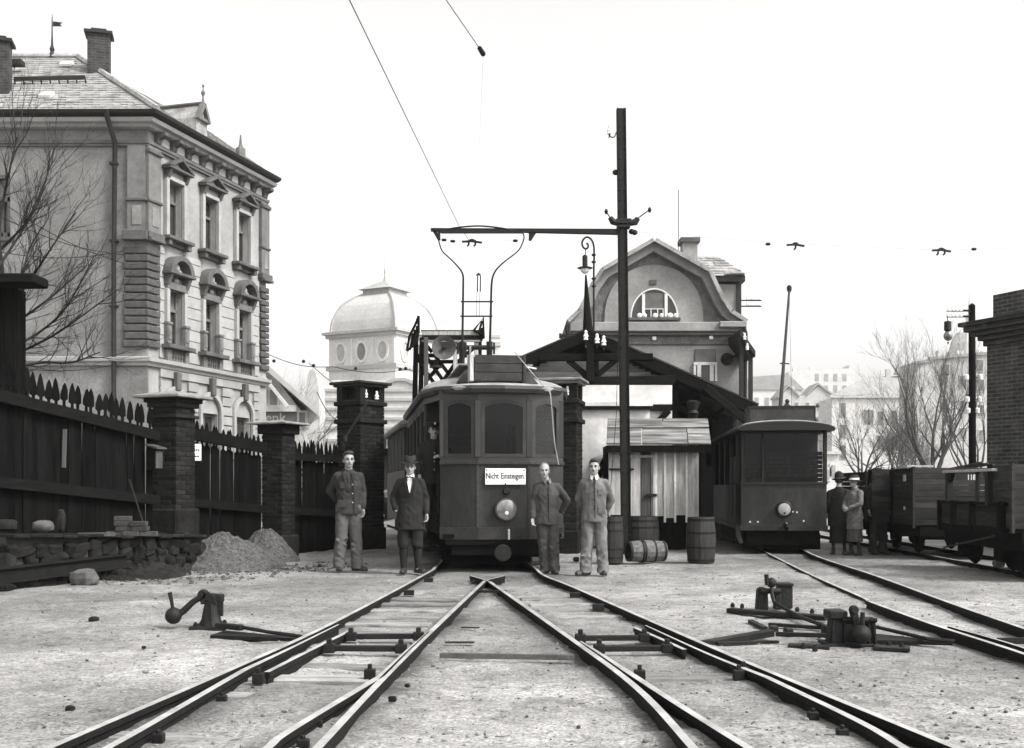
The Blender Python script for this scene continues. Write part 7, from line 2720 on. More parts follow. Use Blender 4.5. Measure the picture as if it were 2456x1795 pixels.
MB().tube([P(482, 1432, D - .02), P(462, 1445, D - .03), P(440, 1466, D - .04), P(424, 1476, D - .05)], [.03, .03, .033, .036], 10).build('weight_arm', X['castiron'], lv, smooth=True)
wo = MB().ball(bl, .078, 18, 12).build('ball_weight', X['castiron'], lv, smooth=True)
MB().tube([bl + Vector((-.005, 0, .06)), P(411, 1440, D - .05), P(407, 1421, D - .05)], [.016, .018, .021], 8).build('handle', X['castiron'], wo, smooth=True)
MB().beam(P(528, 1436, D), P(528, 1478, D), .05, .05, up=(0, 1, 0)).build('drop_link', X['castiron'], lv)
MB().beam(G(520, 1500, .07), G(580, 1506, .07), .06, .05).build('rod_guide', X['castiron'], lv, bev=.008)
MB().tube([G(575, 1504, .07), G(640, 1516, .055), G(722, 1527, .05)], .017, 7).build('throw_rod', X['iron'], lv)
MB().prism([G(504, 1524, .02), G(540, 1512, .02), G(720, 1529, .02), G(700, 1531, .02)], (0, 0, -.03)).build('rod_cover', X['iron'], lv)

for dx, dy in ((-.12, -.09), (.12, -.09), (-.1, .1), (.1, .1)):
    piece('bolt', bolt_me, lv, (dx, D - r0.y + dy, .03))
MB().bx(r0.x - .17, r0.x + .17, D - .14, D + .15, -.02, .018).build('base_plate', X['castiron'], lv, bev=.004)
MB().lathe([(.016, -.075), (.016, .075)], 6, P(500, 1440, D), axis='Y').build('pivot_pin', X['steel'], lv)
for sy in (-.05, .06):
    MB().prism([P(480, 1450, D + sy), P(486, 1428, D + sy), P(500, 1420, D + sy), P(514, 1430, D + sy), P(520, 1450, D + sy)], (0, .014, 0)).build('fork_cheek', X['castiron'], lv, bev=.003)
# right front lever
D = 9.2
r0 = G(2045, 1552)
lv2 = thing('point_lever', 'cast iron point lever with ball weight facing the viewer, nearer of the right pair', 'point lever', r0)
m_ = MB()
def slab(x0, x1, y0, y1, D, d, name, par, bev=.01, m='castiron'):
    a, b = P(x0, y1, D), P(x1, y0, D)
    return MB().bx(a.x, b.x, D, D + d, a.z, b.z).build(name, X[m], par, bev=bev)


m_.prism([P(1990, 1551, D), P(1998, 1478, D), P(2008, 1472, D), P(2024, 1480, D), P(2032, 1551, D)], (0, .16, 0))
m_.build('pedestal', X['castiron'], lv2, bev=.015)
MB().prism([P(2082, 1548, D), P(2078, 1488, D), P(2086, 1483, D), P(2095, 1490, D), P(2102, 1548, D)], (0, .14, 0)).build('pedestal', X['castiron'], lv2, bev=.012)
slab(2000, 2060, 1492, 1546, D + .1, .1, 'pedestal_web', lv2)
slab(1990, 2034, 1466, 1486, D - .02, .2, 'lever_box', lv2)
slab(1985, 2110, 1546, 1553, D - .05, .3, 'base_plate', lv2, .004)
MB().tube([P(2030, 1488, D), P(2092, 1488, D)], .03, 10).build('pivot_shaft', X['castiron'], lv2, smooth=True)
MB().prism([P(2038, 1462, D - .05), P(2056, 1459, D - .05), P(2066, 1500, D - .07), P(2050, 1506, D - .07)], (0, .05, 0)).build('weight_arm', X['castiron'], lv2, bev=.008)
MB().lathe([(.03, -.04), (.036, 0), (.03, .04)], 10, P(2048, 1462, D - .04), axis='Y').build('pivot_boss', X['castiron'], lv2, smooth=True)
for x in (2028, 2094):
    MB().lathe([(.02, -.03), (.02, .03)], 6, P(x, 1488, D - .02), axis='X').build('shaft_nut', X['steel'], lv2)
for x in (2000, 2026, 2084, 2097):
    MB().beam(P(x, 1490, D - .012), P(x + (x - 2045) * .06, 1547, D - .012), .014, .02).build('rib', X['castiron'], lv2)
bl = P(2065, 1522, D - .10)
wo = MB().ball(bl, .080, 20, 13).build('ball_weight', X['castiron'], lv2, smooth=True)
MB().tube([bl + Vector((.01, 0, .07)), P(2069, 1469, D - .10)], [.02, .019], 8).build('handle', X['castiron'], wo, smooth=True)
MB().beam(G(2096, 1553, .015), G(2183, 1557, .015), .16, .03).build('base_strip', X['castiron'], lv2, bev=.005)
MB().beam(G(1890, 1549, .015), G(1990, 1553, .015), .12, .03).build('base_strip', X['castiron'], lv2, bev=.005)
for x, y in ((2132, 1547), (2163, 1551), (1927, 1550), (1955, 1555)):
    piece('bolt', bolt_me, lv2, G(x, y, .03) - r0)
MB().beam(G(1860, 1521, .09), G(1985, 1525, .09), .04, .035).build('link_rod', X['iron'], lv2)
slab(1884, 1904, 1508, 1530, 9.75, .1, 'rod_coupling', lv2)
slab(1976, 1988, 1500, 1532, 9.5, .1, 'rod_coupling', lv2)
MB().prism([G(1676, 1537, .04), G(1845, 1508, .09), G(1858, 1513, .09), G(1720, 1537, .03)], (0, 0, -.05)).build('throw_rod', X['iron'], lv2)
slab(1848, 1868, 1502, 1520, 10.1, .09, 'rod_coupling', lv2)
MB().tube([G(2095, 1503, .10), G(2225, 1533, .06), G(2290, 1539, .05)], .017, 7).build('throw_rod', X['iron'], lv2)
MB().prism([G(2100, 1520, .05), G(2235, 1534, .05), G(2285, 1540, .04), G(2100, 1536, .03)], (0, 0, -.03)).build('rod_cover', X['iron'], lv2)
MB().beam(G(1720, 1545, .01), G(1866, 1541, .01), .05, .03).build('base_strip', X['castiron'], lv2)

# right rear lever
D = 11.9
r0 = G(1855, 1466)
lv3 = thing('point_lever', 'small cast iron point lever with upright handle and square box, further of the right pair', 'point lever', r0)
MB().prism([P(1815, 1465, D), P(1819, 1414, D), P(1828, 1409, D), P(1842, 1412, D), P(1844, 1465, D)], (0, .12, 0)).build('pedestal', X['castiron'], lv3, bev=.012)
MB().prism([P(1858, 1462, D), P(1860, 1420, D), P(1866, 1412, D), P(1872, 1420, D), P(1874, 1462, D)], (0, .1, 0)).build('pedestal', X['castiron'], lv3, bev=.01)
MB().tube([P(1824, 1418, D), P(1872, 1418, D)], .03, 8).build('pivot_shaft', X['castiron'], lv3, smooth=True)
MB().tube([P(1850, 1405, D - .03), P(1852, 1430, D - .06), P(1858, 1448, D - .1)], .02, 8).build('lever_arm', X['castiron'], lv3, smooth=True)
wo = MB().ball(P(1850, 1398, D - .02), (.052, .05, .055), 14, 9).build('ball_weight', X['castiron'], lv3, smooth=True)
MB().tube([P(1840, 1404, D - .04), P(1838, 1378, D - .04)], .024, 8).build('handle', X['castiron'], wo, smooth=True)
slab(1868, 1902, 1402, 1461, D + .1, .16, 'lever_box', lv3, .012)
slab(1866, 1904, 1400, 1406, D + .08, .2, 'box_lid', lv3, .004)
MB().beam(G(1748, 1464, .03), G(1985, 1483, .03), .12, .05).build('base_beam', X['castiron'], lv3, bev=.008)
for x, y in ((1757, 1459), (1780, 1461), (1912, 1470), (1948, 1474)):
    piece('bolt', bolt_me, lv3, G(x, y, .05) - r0 + Vector((0, 0, .03)))
MB().tube([P(1858, 1446, D - .1), G(1915, 1478, .06), G(1985, 1505, .06)], .02, 7).build('throw_rod', X['iron'], lv3)
MB().beam(G(1800, 1490, .02), G(1835, 1508, .02), .05, .03).build('guide_strip', X['castiron'], lv3)
MB().beam(G(1845, 1498, .03), G(1985, 1507, .03), .06, .03).build('base_strip', X['castiron'], lv3)

# ------------------------------------------------------------------ odd bits on the ground
def bit(name, label, cat, a, b, w_, h, m_, z=.02):
    p, q = G(*a, z), G(*b, z)
    single(name, MB().beam(p, q, w_, h), X[m_], label, cat, p, bev=.004)


bit('iron_bar', 'long narrow bar half buried between the two fanning tracks', 'bar', (1055, 1572), (1377, 1577), .035, .04, 'palestone')
bit('scrap_plate', 'dark torn scrap of sheet lying between the tracks above the long bar', 'scrap', (1068, 1541), (1138, 1541), .06, .012, 'ink', .012)
bit('scrap_plate', 'smaller dark strip between the tracks nearer the rail crossing', 'scrap', (1106, 1505), (1150, 1506), .04, .01, 'iron', .01)
def cobble(label, x, y, r, seed, m_='ink'):
    q = G(x, y, 0)
    ob = bpy.data.objects.new('lump_of_stone', rock((0, 0, 0), r, r * .8, r * .7, random.Random(seed)).mesh('lump_of_stone', X[m_]))
    ob.location = (q.x, q.y, r * .5)
    COL.objects.link(ob)
    tag(ob, label, 'stone')


cobble('dark cube shaped stone on the ground left of the bareheaded man in dark jacket', 767, 1360, .04, 1)
cobble('dark stone lump lying alone far left of the ball lever', 225, 1492, .045, 2, 'stone')
cobble('small round stone beside the inner left rail', 941, 1682, .026, 3, 'stone')
cobble('small round stone just above the nearest part of the inner left rail', 977, 1648, .018, 4, 'stone')
cobble('flat dark stone in the lower left yard', 168, 1706, .028, 5, 'stone')
cobble('small dark stone below the left ball lever', 345, 1556, .018, 6, 'stone')
cobble('broken stone beneath the wall end by the man in the light work jacket', 1382, 1346, .06, 7, 'stone')

# ================================================================== BARRELS
def barrel(label, base, r, h, m_, bulge=1.14, hoops=((.12, .03), (.3, .03), (.7, .03), (.88, .03)), lying=False, rz=0.0, staves=16, par_rot=None):
    root = thing('barrel', label, 'barrel', base, 0, 'barrels in front of the plank hut')
    rot = Matrix.Identity(4)
    if lying:
        rot = Matrix.Translation((0, 0, r * bulge)) @ Matrix.Rotation(rz, 4, 'Z') @ Matrix.Rotation(R(90), 4, 'Y') @ Matrix.Translation((0, 0, -h / 2))
    rad = lambda t: r * (1 + (bulge - 1) * math.sin(math.pi * t))
    st = MB(rot)
    n = 7
    w_ = 6.283 / staves
    outer, inner = [], []
    vs_, fs = [], []
    for i in range(n + 1):
        t = i / n
        for rr in (rad(t), rad(t) - .025):
            for a in (-w_ * .485, w_ * .485):
                vs_.append((rr * math.cos(a), rr * math.sin(a), h * t))
    for i in range(n):
        a, b = i * 4, i * 4 + 4
        fs += [(a, a + 1, b + 1, b), (a + 3, a + 2, b + 2, b + 3), (a + 1, a + 3, b + 3, b + 1), (a + 2, a, b, b + 2)]
    fs += [(0, 2, 3, 1), (n * 4, n * 4 + 1, n * 4 + 3, n * 4 + 2)]
    s_ = MB()
    s_.add(vs_, fs)
    sme = s_.mesh('stave', X[m_])
    for k in range(staves):
        o = bpy.data.objects.new('stave', sme)
        o.parent = root
        o.matrix_local = rot @ Matrix.Rotation(w_ * k, 4, 'Z')
        COL.objects.link(o)
    MB(rot).lathe([(rad(.06) - .02, h * .06), (rad(.06) - .02, h * .06 + .015)], 20).lathe([(rad(.94) - .02, h * .94), (rad(.94) - .02, h * .94 + .015)], 20).build('barrel_head', X[m_], root, world=False)
    for t, wd in hoops:
        MB(rot).lathe([(rad(t) + .001, h * t - wd / 2), (rad(t) + .006, h * t - wd / 2), (rad(t) + .006, h * t + wd / 2), (rad(t) + .001, h * t + wd / 2)], 24).build('hoop', X['iron'], root, world=False, smooth=True)
    return root


q = G(1687, 1352)
barrel('upright dark barrel standing alone right of the plank hut door', (q.x, q.y + .25, 0), .225, .79, 'barrel', hoops=((.06, .04), (.34, .03), (.66, .03), (.94, .04)))
q = G(1553, 1351)
barrel('hooped barrel lying on its side in front of the plank hut', (q.x, q.y + .2, 0), .17, .68, 'barrel2', lying=True, rz=.28, hoops=((.03, .04), (.34, .03), (.40, .03), (.68, .03), (.95, .04)), staves=14)
q = G(1477, 1352)
barrel('tall dark upright barrel half hidden behind the man in the light work jacket', (q.x - .05, q.y + .22, 0), .19, .80, 'drum', bulge=1.08)
q = P(1537, YH, 22.9)
barrel('broad dark barrel standing behind the lying barrel against the plank hut', (q.x, 22.9, 0), .34, .72, 'drum', bulge=1.1)

# ================================================================== PEOPLE
def hand(mb, wrist, d, palm_side, k=1.0, curl=.5, thumb=1):
    """palm with four unequal bent fingers and a thumb; d = direction of the fingers, palm_side = where the fingers curl to"""
    w_, d = Vector(wrist), Vector(d).normalized()
    p = Vector(palm_side)
    p = (p - d * p.dot(d)).normalized()
    s = d.cross(p).normalized()
    mb.cone(w_ - d * .03 * k, w_ + d * .01 * k, .027 * k, .027 * k, 8)
    for t in (-.024, 0, .024):
        mb.cone(w_ + d * .012 * k + s * t * .6 * k, w_ + d * .075 * k + s * t * k, .019 * k, .017 * k, 7)
    for i, (t, ln) in enumerate(((-.031, .062), (-.011, .074), (.010, .070), (.030, .055))):
        a = w_ + d * .085 * k + s * t * k
        b = a + (d * (1 - curl * .3) + p * curl * .5).normalized() * ln * .5 * k
        c = b + (d * (1 - curl) + p * curl * 1.1).normalized() * ln * .5 * k
        mb.cone(a - d * .01 * k, b, .0102 * k, .0095 * k, 6)
        mb.cone(b, c, .0095 * k, .008 * k, 6)
    a = w_ + d * .025 * k + s * .03 * thumb * k
    b = a + (d * .8 + s * .55 * thumb + p * .35).normalized() * .04 * k
    c = b + (d * .9 + s * .1 * thumb + p * .5).normalized() * .03 * k
    mb.cone(a, b, .0125 * k, .0115 * k, 6)
    mb.cone(b, c, .0112 * k, .009 * k, 6)


def ell(c, rx, ry, n=16):
    return [Vector((c[0] + rx * math.cos(6.2832 * i / n), c[1] + ry * math.sin(6.2832 * i / n), c[2])) for i in range(n)]


def person(label, loc, rz, H, o):
    """o: outfit and pose; local space faces -Y, built for 1.75 m and scaled"""
    k = H / 1.75
    root = thing('person', label, 'person', loc, rz, o.get('group'))
    root.scale = (k, k, k)
    g = lambda n, d: Vector(o.get(n, d))
    hipL, hipR = g('hipL', (-.09, 0, .93)), g('hipR', (.09, 0, .93))
    knL, knR = g('knL', (-.105, -.015, .50)), g('knR', (.105, -.015, .50))
    anL, anR = g('anL', (-.12, .01, .09)), g('anR', (.12, .01, .09))
    shL, shR = g('shL', (-.158, .01, 1.40)), g('shR', (.158, .01, 1.40))
    elL, elR = g('elL', (-.225, .03, 1.15)), g('elR', (.225, .03, 1.15))
    wrL, wrR = g('wrL', (-.25, -.03, .91)), g('wrR', (.25, -.03, .91))
    hd = g('head', (0, -.03, 1.615))
    yaw = o.get('yaw', 0.0)
    # --- body: one continuous skin
    b = MB()
    HM = Matrix.Translation(hd) @ Matrix.Rotation(yaw, 4, 'Z') @ Matrix.Rotation(o.get('nod', 0), 4, 'X')
    hb = MB(HM)
    hb.ball((0, .012, .035), (.076, .094, .088), 16, 10)
    hb.ball((0, -.018, -.035), (.062, .074, .075), 16, 10)
    hb.ball((0, -.048, -.085), (.034, .032, .026), 12, 8)
    hb.ball((0, -.075, .028), (.055, .016, .014), 10, 6)
    hb.cone((0, -.088, .012), (0, -.108, -.022), .010, .0155, 8)
    hb.ball((0, -.088, -.052), (.026, .012, .010), 10, 6)
    for s in (-1, 1):
        hb.ball((s * .076, .012, -.005), (.012, .022, .033), 8, 6)
        hb.ball((s * .04, -.066, -.022), (.022, .018, .018), 8, 6)
    b.add(hb.v, hb.f)
    b.cone((0, .012, 1.44), hd + Vector((0, .012, -.05)), .058, .055, 12)
    b.loft([ell((0, .01, .90), .13, .09), ell((0, .0, 1.1), .12, .085), ell((0, 0, 1.3), .14, .09), ell((0, .01, 1.40), .11, .06), ell((0, .012, 1.46), .05, .05)])
    for sh, el, wr in ((shL, elL, wrL), (shR, elR, wrR)):
        b.cone(Vector((0, .01, 1.38)), sh, .05, .045, 8)
        b.cone(sh, el, .045, .036, 8)
        b.cone(el, wr, .036, .026, 8)
    for hp, kn, an in ((hipL, knL, anL), (hipR, knR, anR)):
        b.cone(hp, kn, .075, .05, 8)
        b.cone(kn, an, .05, .036, 8)
        b.cone(an, an + Vector((0, -.03, -.04)), .034, .028, 8)
    for side, wr, el in (('L', wrL, elL), ('R', wrR, elR)):
        if o.get('hand' + side, True):
            hand(b, wr, o.get('hd' + side, wr - el), o.get('palm' + side, (.6 if side == 'L' else -.6, -.5, 0)), 1.0, o.get('curl' + side, .6), 1 if side == 'L' else -1)
    me = remesh(b, 'body', X['skin'], .0085, 2)
    bo = piece('body', me, root, (0, 0, 0))
    # face details
    for s in (-1, 1):
        MB(HM).ball((s * .031, -.082, .012), (.0145, .009, .0095), 8, 5).build('eye_and_socket_shade', X['hair'], root, world=False)  # dark ball for the pupil plus painted shade of the socket
        MB(HM).ball((s * .031, -.088, .033), (.022, .009, .007), 8, 4).build('eyebrow', X[o.get('hairmat', 'hair')], root, world=False)
    MB(HM).ball((0, -.0965, -.052), (.021, .006, .0035), 8, 4).build('mouth', X['felt'], root, world=False)
    if o.get('moustache'):
        MB(HM).ball((0, -.098, -.040), (.019, .007, .006), 8, 5).build('moustache', X['hair'], root, world=False)
    if o.get('glasses'):
        gm = MB(HM)
        for s in (-1, 1):
            gm.tube([(s * .031 + .02 * math.cos(6.283 * i / 12), -.097, .012 + .018 * math.sin(6.283 * i / 12)) for i in range(13)], .0025, 4)
        gm.build('spectacles', X['ink'], root, world=False)
    # hair / hats
    hair = o.get('hair', 'short')
    if hair:
        hm_ = MB(HM)
        if hair == 'receding':
            hm_.ball((0, .045, .055), (.084, .085, .088), 16, 9)
            for s in (-1, 1):
                hm_.ball((s * .066, .015, .02), (.018, .045, .05), 8, 6)
        elif hair == 'bun':
            hm_.ball((0, .03, .03), (.09, .085, .09), 14, 8)
            hm_.ball((0, .11, .0), (.05, .045, .05), 10, 7)
        else:
            hm_.ball((0, .028, .056), (.084, .092, .088), 16, 9)
            hm_.ball((.005, -.035, .108), (.066, .05, .034), 12, 6)
            for s in (-1, 1):
                hm_.ball((s * .068, .02, .01), (.016, .04, .05), 8, 6)
        piece('hair', remesh(hm_, 'hair', X[o.get('hairmat', 'hair')], .009, 2), root, (0, 0, 0))
    hat = o.get('hat')
    if hat == 'fedora':
        ht = MB(HM)
        ring = lambda rx, ry, z: [Vector((rx * math.cos(6.2832 * i / 24), .005 + ry * math.sin(6.2832 * i / 24), z + .012 * math.cos(2 * 6.2832 * i / 24))) for i in range(24)]
        ht.loft([ring(.135, .155, .062), ring(.14, .16, .066), ring(.095, .11, .075), ring(.092, .108, .10), ring(.086, .10, .16), ring(.075, .085, .185), ring(.04, .06, .165), ring(.01, .02, .16)])
        ho = ht.build('hat', X['felt'], root, smooth=True, world=False)
        MB(HM).loft([ring(.0955, .1115, .078), ring(.094, .11, .108)], cap=False).build('hat_band', X['ink'], ho, world=False, smooth=True)
    elif hat == 'cap':
        ht = MB(HM)
        ring = lambda rx, ry, z: [Vector((rx * math.cos(6.2832 * i / 20), .005 + ry * math.sin(6.2832 * i / 20), z)) for i in range(20)]
        ht.loft([ring(.083, .10, .05), ring(.085, .10, .09), ring(.105, .12, .118), ring(.098, .11, .132), ring(.03, .03, .138)])
        ho = ht.build('cap', X['jacket2'], root, smooth=True, world=False)
        MB(HM).prism([(-.07, -.08, .055), (-.05, -.135, .035), (0, -.15, .03), (.05, -.135, .035), (.07, -.08, .055)], (0, .004, .008)).build('peak', X['ink'], ho, world=False)
        MB(HM).ball((0, -.11, .11), (.016, .01, .02), 8, 5).build('badge', X['chalk'], ho, world=False)
    elif hat in ('cloche', 'tall'):
        ht = MB(HM)
        ring = lambda rx, ry, z, tl=.02: [Vector((rx * math.cos(6.2832 * i / 20), .005 + ry * math.sin(6.2832 * i / 20), z + tl * math.sin(6.2832 * i / 20))) for i in range(20)]
        top = .16 if hat == 'cloche' else .2
        ht.loft([ring(.15, .17, .03), ring(.145, .165, .04), ring(.10, .115, .055), ring(.098, .112, .10), ring(.09, .10, top - .03), ring(.05, .06, top)])
        ho = ht.build('hat', X['felt'], root, smooth=True, world=False)
        if hat == 'cloche':
            MB(HM).loft([ring(.102, .117, .058), ring(.1, .115, .10)], cap=False).build('hat_band', X['shirt'], ho, world=False, smooth=True)
    # --- trousers or skirt
    if o.get('skirt'):
        z0, r0, m_ = o['skirt']
        t = MB()
        t.loft([ell((0, 0, z0), r0, r0 * .9), ell((0, 0, z0 + .02), r0, r0 * .9), ell((0, 0, .7), r0 * .92, r0 * .8), ell((0, 0, .95), .16, .13), ell((0, 0, 1.06), .13, .1)])
        piece('skirt', remesh(t, 'skirt', X[m_], .013, 3), root, (0, 0, 0))
        for an, kn in ((anL, knL), (anR, knR)):
            MB().cone(kn, an, .05, .036, 8).build('stocking', X['shoe'], root, world=False, smooth=True)
    else:
        m_ = o.get('trouser', 'trouser1')
        t = MB()
        t.loft([ell((0, .0, .84), .15, .11), ell((0, .0, .92), .165, .12), ell((0, 0, 1.06), .15, .105), ell((0, 0, 1.1), .145, .1)])
        breeches = o.get('breeches')
        for hp, kn, an in ((hipL, knL, anL), (hipR, knR, anR)):
            if breeches:
                t.cone(hp, kn + Vector((0, 0, -.06)), .105, .092, 12)
            else:
                t.cone(hp, kn, .106, .09, 12)
                t.cone(kn, an + Vector((0, .0, .03)), .09, .086, 12)
                t.loft([ell(an + Vector((0, .0, .1)), .086, .092), ell(an + Vector((0, -.005, .0)), .088, .10), ell(an + Vector((0, -.01, -.055)), .086, .105)])
                rf_ = random.Random(int(H * 977 + hp.x * 50))
                for q_ in range(7):
                    zt_ = rf_.uniform(0, 1)
                    c_ = kn.lerp(an, zt_)
                    t.cone(c_ + Vector((rf_.uniform(-.08, .08), -.078, rf_.uniform(-.02, .02))), c_ + Vector((rf_.uniform(-.08, .08), -.07, rf_.uniform(-.1, .02))), .02, .012, 6)
        piece('trousers', remesh(t, 'trousers', X[m_], .012, 2, .010, H * 31), root, (0, 0, 0))
        if breeches:
            for kn, an in ((knL, anL), (knR, anR)):
                st = MB().cone(kn + Vector((0, .005, -.05)), an.lerp(kn, .55) + Vector((0, .008, 0)), .066, .068, 10).cone(an.lerp(kn, .55) + Vector((0, .008, 0)), an, .068, .05, 10)
                piece('stocking', remesh(st, 'stocking', X['jacket2'], .01, 2), root, (0, 0, 0))
    # --- shoes
    for an, out in ((anL, o.get('toeL', -.25)), (anR, o.get('toeR', .25))):
        SMx = Matrix.Translation((an.x, an.y, 0)) @ Matrix.Rotation(out, 4, 'Z')
        sh = MB(SMx)
        sh.cone((0, .035, .045), (0, -.16, .036), .046, .036, 10)
        sh.cone((0, .0, .06), (0, .01, .12), .045, .042, 10)
        sh.bx(-.042, .042, -.18, .075, .0, .03)
        piece('shoe', remesh(sh, 'shoe', X['shoe'], .009, 2), root, (0, 0, 0))
    # --- jacket
    jm = o.get('jacket', 'jacket1')
    hem, hw, hdp = o.get('hem', (.84, .195, .13))
    j = MB()
    ch = o.get('chest', .19)
    if o.get('collarless'):
        topz, topr = 1.465, .075
    else:
        topz, topr = 1.475, .085
    j.loft([ell((0, .0, hem), hw, hdp), ell((0, 0, hem + .02), hw, hdp), ell((0, -.005, 1.05), o.get('waist', .172), .125), ell((0, -.01, 1.25), ch, .13),
            ell((0, 0, 1.36), ch * .9, .112), ell((0, .008, 1.42), .125, .09), ell((0, .012, 1.455), .088, .072), ell((0, .012, topz + .012), topr * .86, .066)])
    for sh, el, wr in ((shL, elL, wrL), (shR, elR, wrR)):
        j.cone(Vector((sh.x * .35, .01, 1.405)), sh + Vector((0, 0, -.015)), .058, .064, 12)
        j.cone(sh + Vector((0, 0, -.018)), el, .069, .062, 12)
        j.cone(el, wr + (el - wr).normalized() * .03, .062, .048, 12)
        if o.get('fold'):
            for tt, rr in ((.3, .066), (.62, .062), (.82, .06)):
                c_ = sh.lerp(el, tt)
                j.ball(c_, (rr * 1.06, rr * 1.06, .018), 10, 5)
    rs_ = random.Random(int(H * 1000))
    for q in range(o.get('folds', 14)):
        a = rs_.uniform(0, 6.283)
        z = rs_.uniform(hem + .05, 1.3)
        r_ = (ch - .008, .122)
        p0 = Vector((r_[0] * math.cos(a), r_[1] * math.sin(a), z))
        p1 = Vector((r_[0] * math.cos(a + rs_.uniform(-.5, .5)), r_[1] * math.sin(a + .2), z - rs_.uniform(.08, .2)))
        j.cone(p0, p1, .012, .007, 6)
    piece('jacket', remesh(j, 'jacket', X[jm], .0115, 2, .009, H * 57), root, (0, 0, 0))
    yf = -.142
    if o.get('placket'):
        x0 = o['placket']
        MB().tube([(x0, -.128, hem + .03), (x0, -.138, 1.05), (x0 * .8, -.150, 1.25), (x0 * .5, -.118, 1.41)], .006, 5).build('jacket_edge', X['jacket2'], root, world=False)
        for z in (1.0, 1.13, 1.26):
            MB().ball((x0 * .9 - .015, -.142 - (z > 1.2) * .006, z), (.009, .006, .009), 8, 5).build('button', X[o.get('buttonmat', 'jacket2')], root, world=False)
    if o.get('lapels'):
        for s in (-1, 1):
            MB().prism([(s * .012, -.137, 1.12), (s * .06, -.150, 1.28), (s * .09, -.122, 1.42), (s * .05, -.095, 1.475), (s * .035, -.12, 1.43), (s * .02, -.146, 1.3)], (0, .012, 0)).build('lapel', X[jm], root, world=False)
    if o.get('shirtfront'):
        MB().prism([(0, -.151, 1.22), (.036, -.145, 1.38), (.05, -.10, 1.475), (0, -.095, 1.46), (-.05, -.10, 1.475), (-.036, -.145, 1.38)], (0, .05, 0)).build('shirt_front', X['shirt'], root, world=False)
    if o.get('collar'):
        cm = MB()
        n = 16
        cl = [(Vector((.064 * math.cos(t), .012 + .062 * math.sin(t), 1.468 - .012 * math.sin(t) * -1)), Vector((.06 * math.cos(t), .012 + .058 * math.sin(t), 1.515))) for t in [-1.35 + (6.283 - .36) * i / n + .0 for i in range(n + 1)]]
        for (a0, b0), (a1, b1) in zip(cl[:-1], cl[1:]):
            cm.prism([a0, a1, b1, b0], (0, 0, .001))
        for s in (-1, 1):
            cm.prism([(s * .005, -.062, 1.50), (s * .055, -.03, 1.50), (s * .062, -.055, 1.455), (s * .03, -.1, 1.425)], (0, -.01, 0))
        cm.build('collar', X[o['collar']], root, world=False)
    if o.get('tie') == 'bow':
        for s in (-1, 1):
            MB().prism([(0, -.118, 1.462), (s * .05, -.118, 1.482), (s * .05, -.118, 1.442)], (0, -.014, 0)).build('bow_tie', X['ink'], root, world=False)
    elif o.get('tie'):
        MB().prism([(-.013, -.108, 1.475), (.013, -.108, 1.475), (.02, -.148, 1.36), (-.02, -.148, 1.36)], (0, -.01, 0)).build('tie', X['ink'], root, world=False)
    if o.get('pocket'):
        s = o['pocket']
        MB().box((s * .095, -.136, 1.25), (.08, .012, .09)).build('breast_pocket', X[jm], root, world=False, bev=.004)
        MB().box((s * .11, -.133, .98), (.11, .012, .11)).build('side_pocket', X[jm], root, world=False, bev=.004)
    return root


def at(x, y):
    q = G(x, y, 0)
    return (q.x, q.y, 0)


q = P(836, YH, 17.6)
person('bareheaded person in dark jacket and grey trousers left of the hatted man', (q.x, q.y, 0), .22, 1.87,
       dict(jacket='jacket1', trouser='trouser1', hair='short', yaw=.12, lapels=True, placket=.07, buttonmat='chalk', pocket=-1, hem=(.82, .20, .135),
            elL=(-.262, .12, 1.16), wrL=(-.12, .17, 1.0), handL=False, elR=(.212, .06, 1.14), wrR=(.205, -.03, .90), hdR=(-.05, -.1, -1), curlR=.8,
            anL=(-.14, .0, .09), anR=(.12, -.03, .09), toeL=.02, toeR=.75, moustache=False))
q = P(984, YH, 17.15)
person('person in felt hat, long open dark coat, knee breeches, white shirt and bow tie', (q.x, q.y, 0), .03, 1.74,
       dict(jacket='jacket2', trouser='jacket2', breeches=True, hat='fedora', hair='short', hem=(.66, .235, .15), waist=.19, ch=.2, lapels=True, shirtfront=True, tie='bow', collar='shirt',
            glasses=True, elL=(-.265, .05, 1.15), wrL=(-.215, -.07, .96), handL=False, elR=(.235, .03, 1.13), wrR=(.25, -.05, .90), hdR=(.02, -.15, -1), curlR=.9,
            anL=(-.1, 0, .09), anR=(.12, .02, .09), toeL=-.1, toeR=.6, moustache=False))
q = P(1312, YH, 17.05)
p3 = person('laughing person in worn dark overall with one bent arm before the main tram', (q.x, q.y, 0), .1, 1.66,
       dict(jacket='jacket3', trouser='jacket3', hair='receding', hairmat='greyhair', yaw=-.1, collar='jacket4', collarless=True, placket=.01, hem=(.78, .2, .135), fold=True, folds=22,
            head=(-.05, -.05, 1.63), elL=(-.215, .02, 1.13), wrL=(-.24, -.06, .88), hdL=(-.02, -.1, -1), curlL=1.0,
            elR=(.33, .07, 1.17), wrR=(.25, .13, .97), hdR=(-.7, .4, -.3), curlR=.7, anL=(-.02, .07, .09), anR=(.115, -.02, .09), knL=(-.06, .03, .5), toeL=-.5, toeR=.05))
q = P(1425, YH, 16.75)
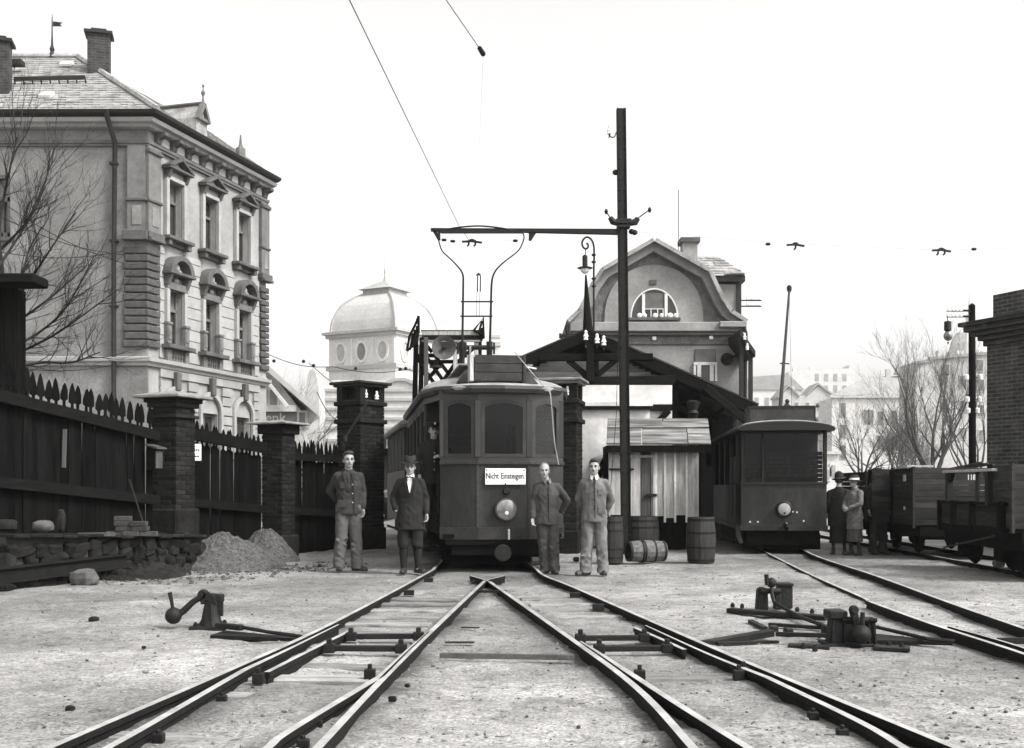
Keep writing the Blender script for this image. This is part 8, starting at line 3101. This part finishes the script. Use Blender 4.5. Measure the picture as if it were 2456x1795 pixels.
person('person in pale work jacket with white collar and tie, hands behind back', (q.x, q.y, 0), -.06, 1.73,
       dict(jacket='jacket4', trouser='trouser2', hair='short', yaw=-.12, collar='shirt', tie='long', placket=.012, pocket=1, hem=(.80, .20, .135), folds=20,
            elL=(-.235, .10, 1.15), wrL=(-.12, .17, .95), handL=False, elR=(.262, .10, 1.14), wrR=(.17, .15, .92), hdR=(-.5, .3, -.7), curlR=.6, moustache=True,
            anL=(-.13, 0, .09), anR=(.13, .02, .09), toeL=-.9, toeR=.15))
q = SM @ Vector((-1.03, .68, .58))
person('person in dark uniform and peaked cap leaning out of the main tram platform door', (q.x, q.y, .58), .15, 1.76,
       dict(jacket='jacket2', trouser='jacket2', hat='cap', hair='short', hem=(.76, .20, .14), placket=.012, buttonmat='chalk', yaw=.05, moustache=True,
            elL=(-.27, .02, 1.16), wrL=(-.235, -.08, .92), hdL=(.1, -.2, -1), elR=(.26, -.08, 1.2), wrR=(.12, -.22, 1.2), hdR=(-.9, -.1, .1), palmR=(0, .3, -.5)))
q = P(2012, YH, 22.0)
person('person seen from behind in long black coat and tall hat beside the right tram', (q.x, q.y, 0), R(160), 1.55,
       dict(jacket='jacket2', skirt=(.24, .21, 'jacket2'), hat='tall', hair='bun', hem=(.62, .24, .18), ch=.235, waist=.225, shL=(-.19, .01, 1.37), shR=(.19, .01, 1.37), group='people by the wagon'))
q = P(2050, YH, 21.6)
person('person in light tweed coat, plaid skirt and white banded hat facing left', (q.x, q.y, 0), R(-62), 1.52,
       dict(jacket='lightcoat', skirt=(.30, .185, 'plaid'), hat='cloche', hair='bun', hem=(.58, .205, .16), nod=-.15, elL=(-.23, -.06, 1.14), wrL=(-.08, -.25, 1.05), elR=(.23, -.06, 1.14), wrR=(.08, -.25, 1.04),
            hdL=(.7, -.5, -.3), hdR=(-.7, -.5, -.3), palmL=(.3, .4, 0), palmR=(-.3, .4, 0), group='people by the wagon'))
q = P(2106, YH, 21.95)
person('person in dark coat and cap standing half hidden behind the numbered wagon', (q.x, q.y, 0), .35, 1.68,
       dict(jacket='jacket2', trouser='jacket1', hat='cap', hair='short', hem=(.7, .21, .14), group='people by the wagon'))
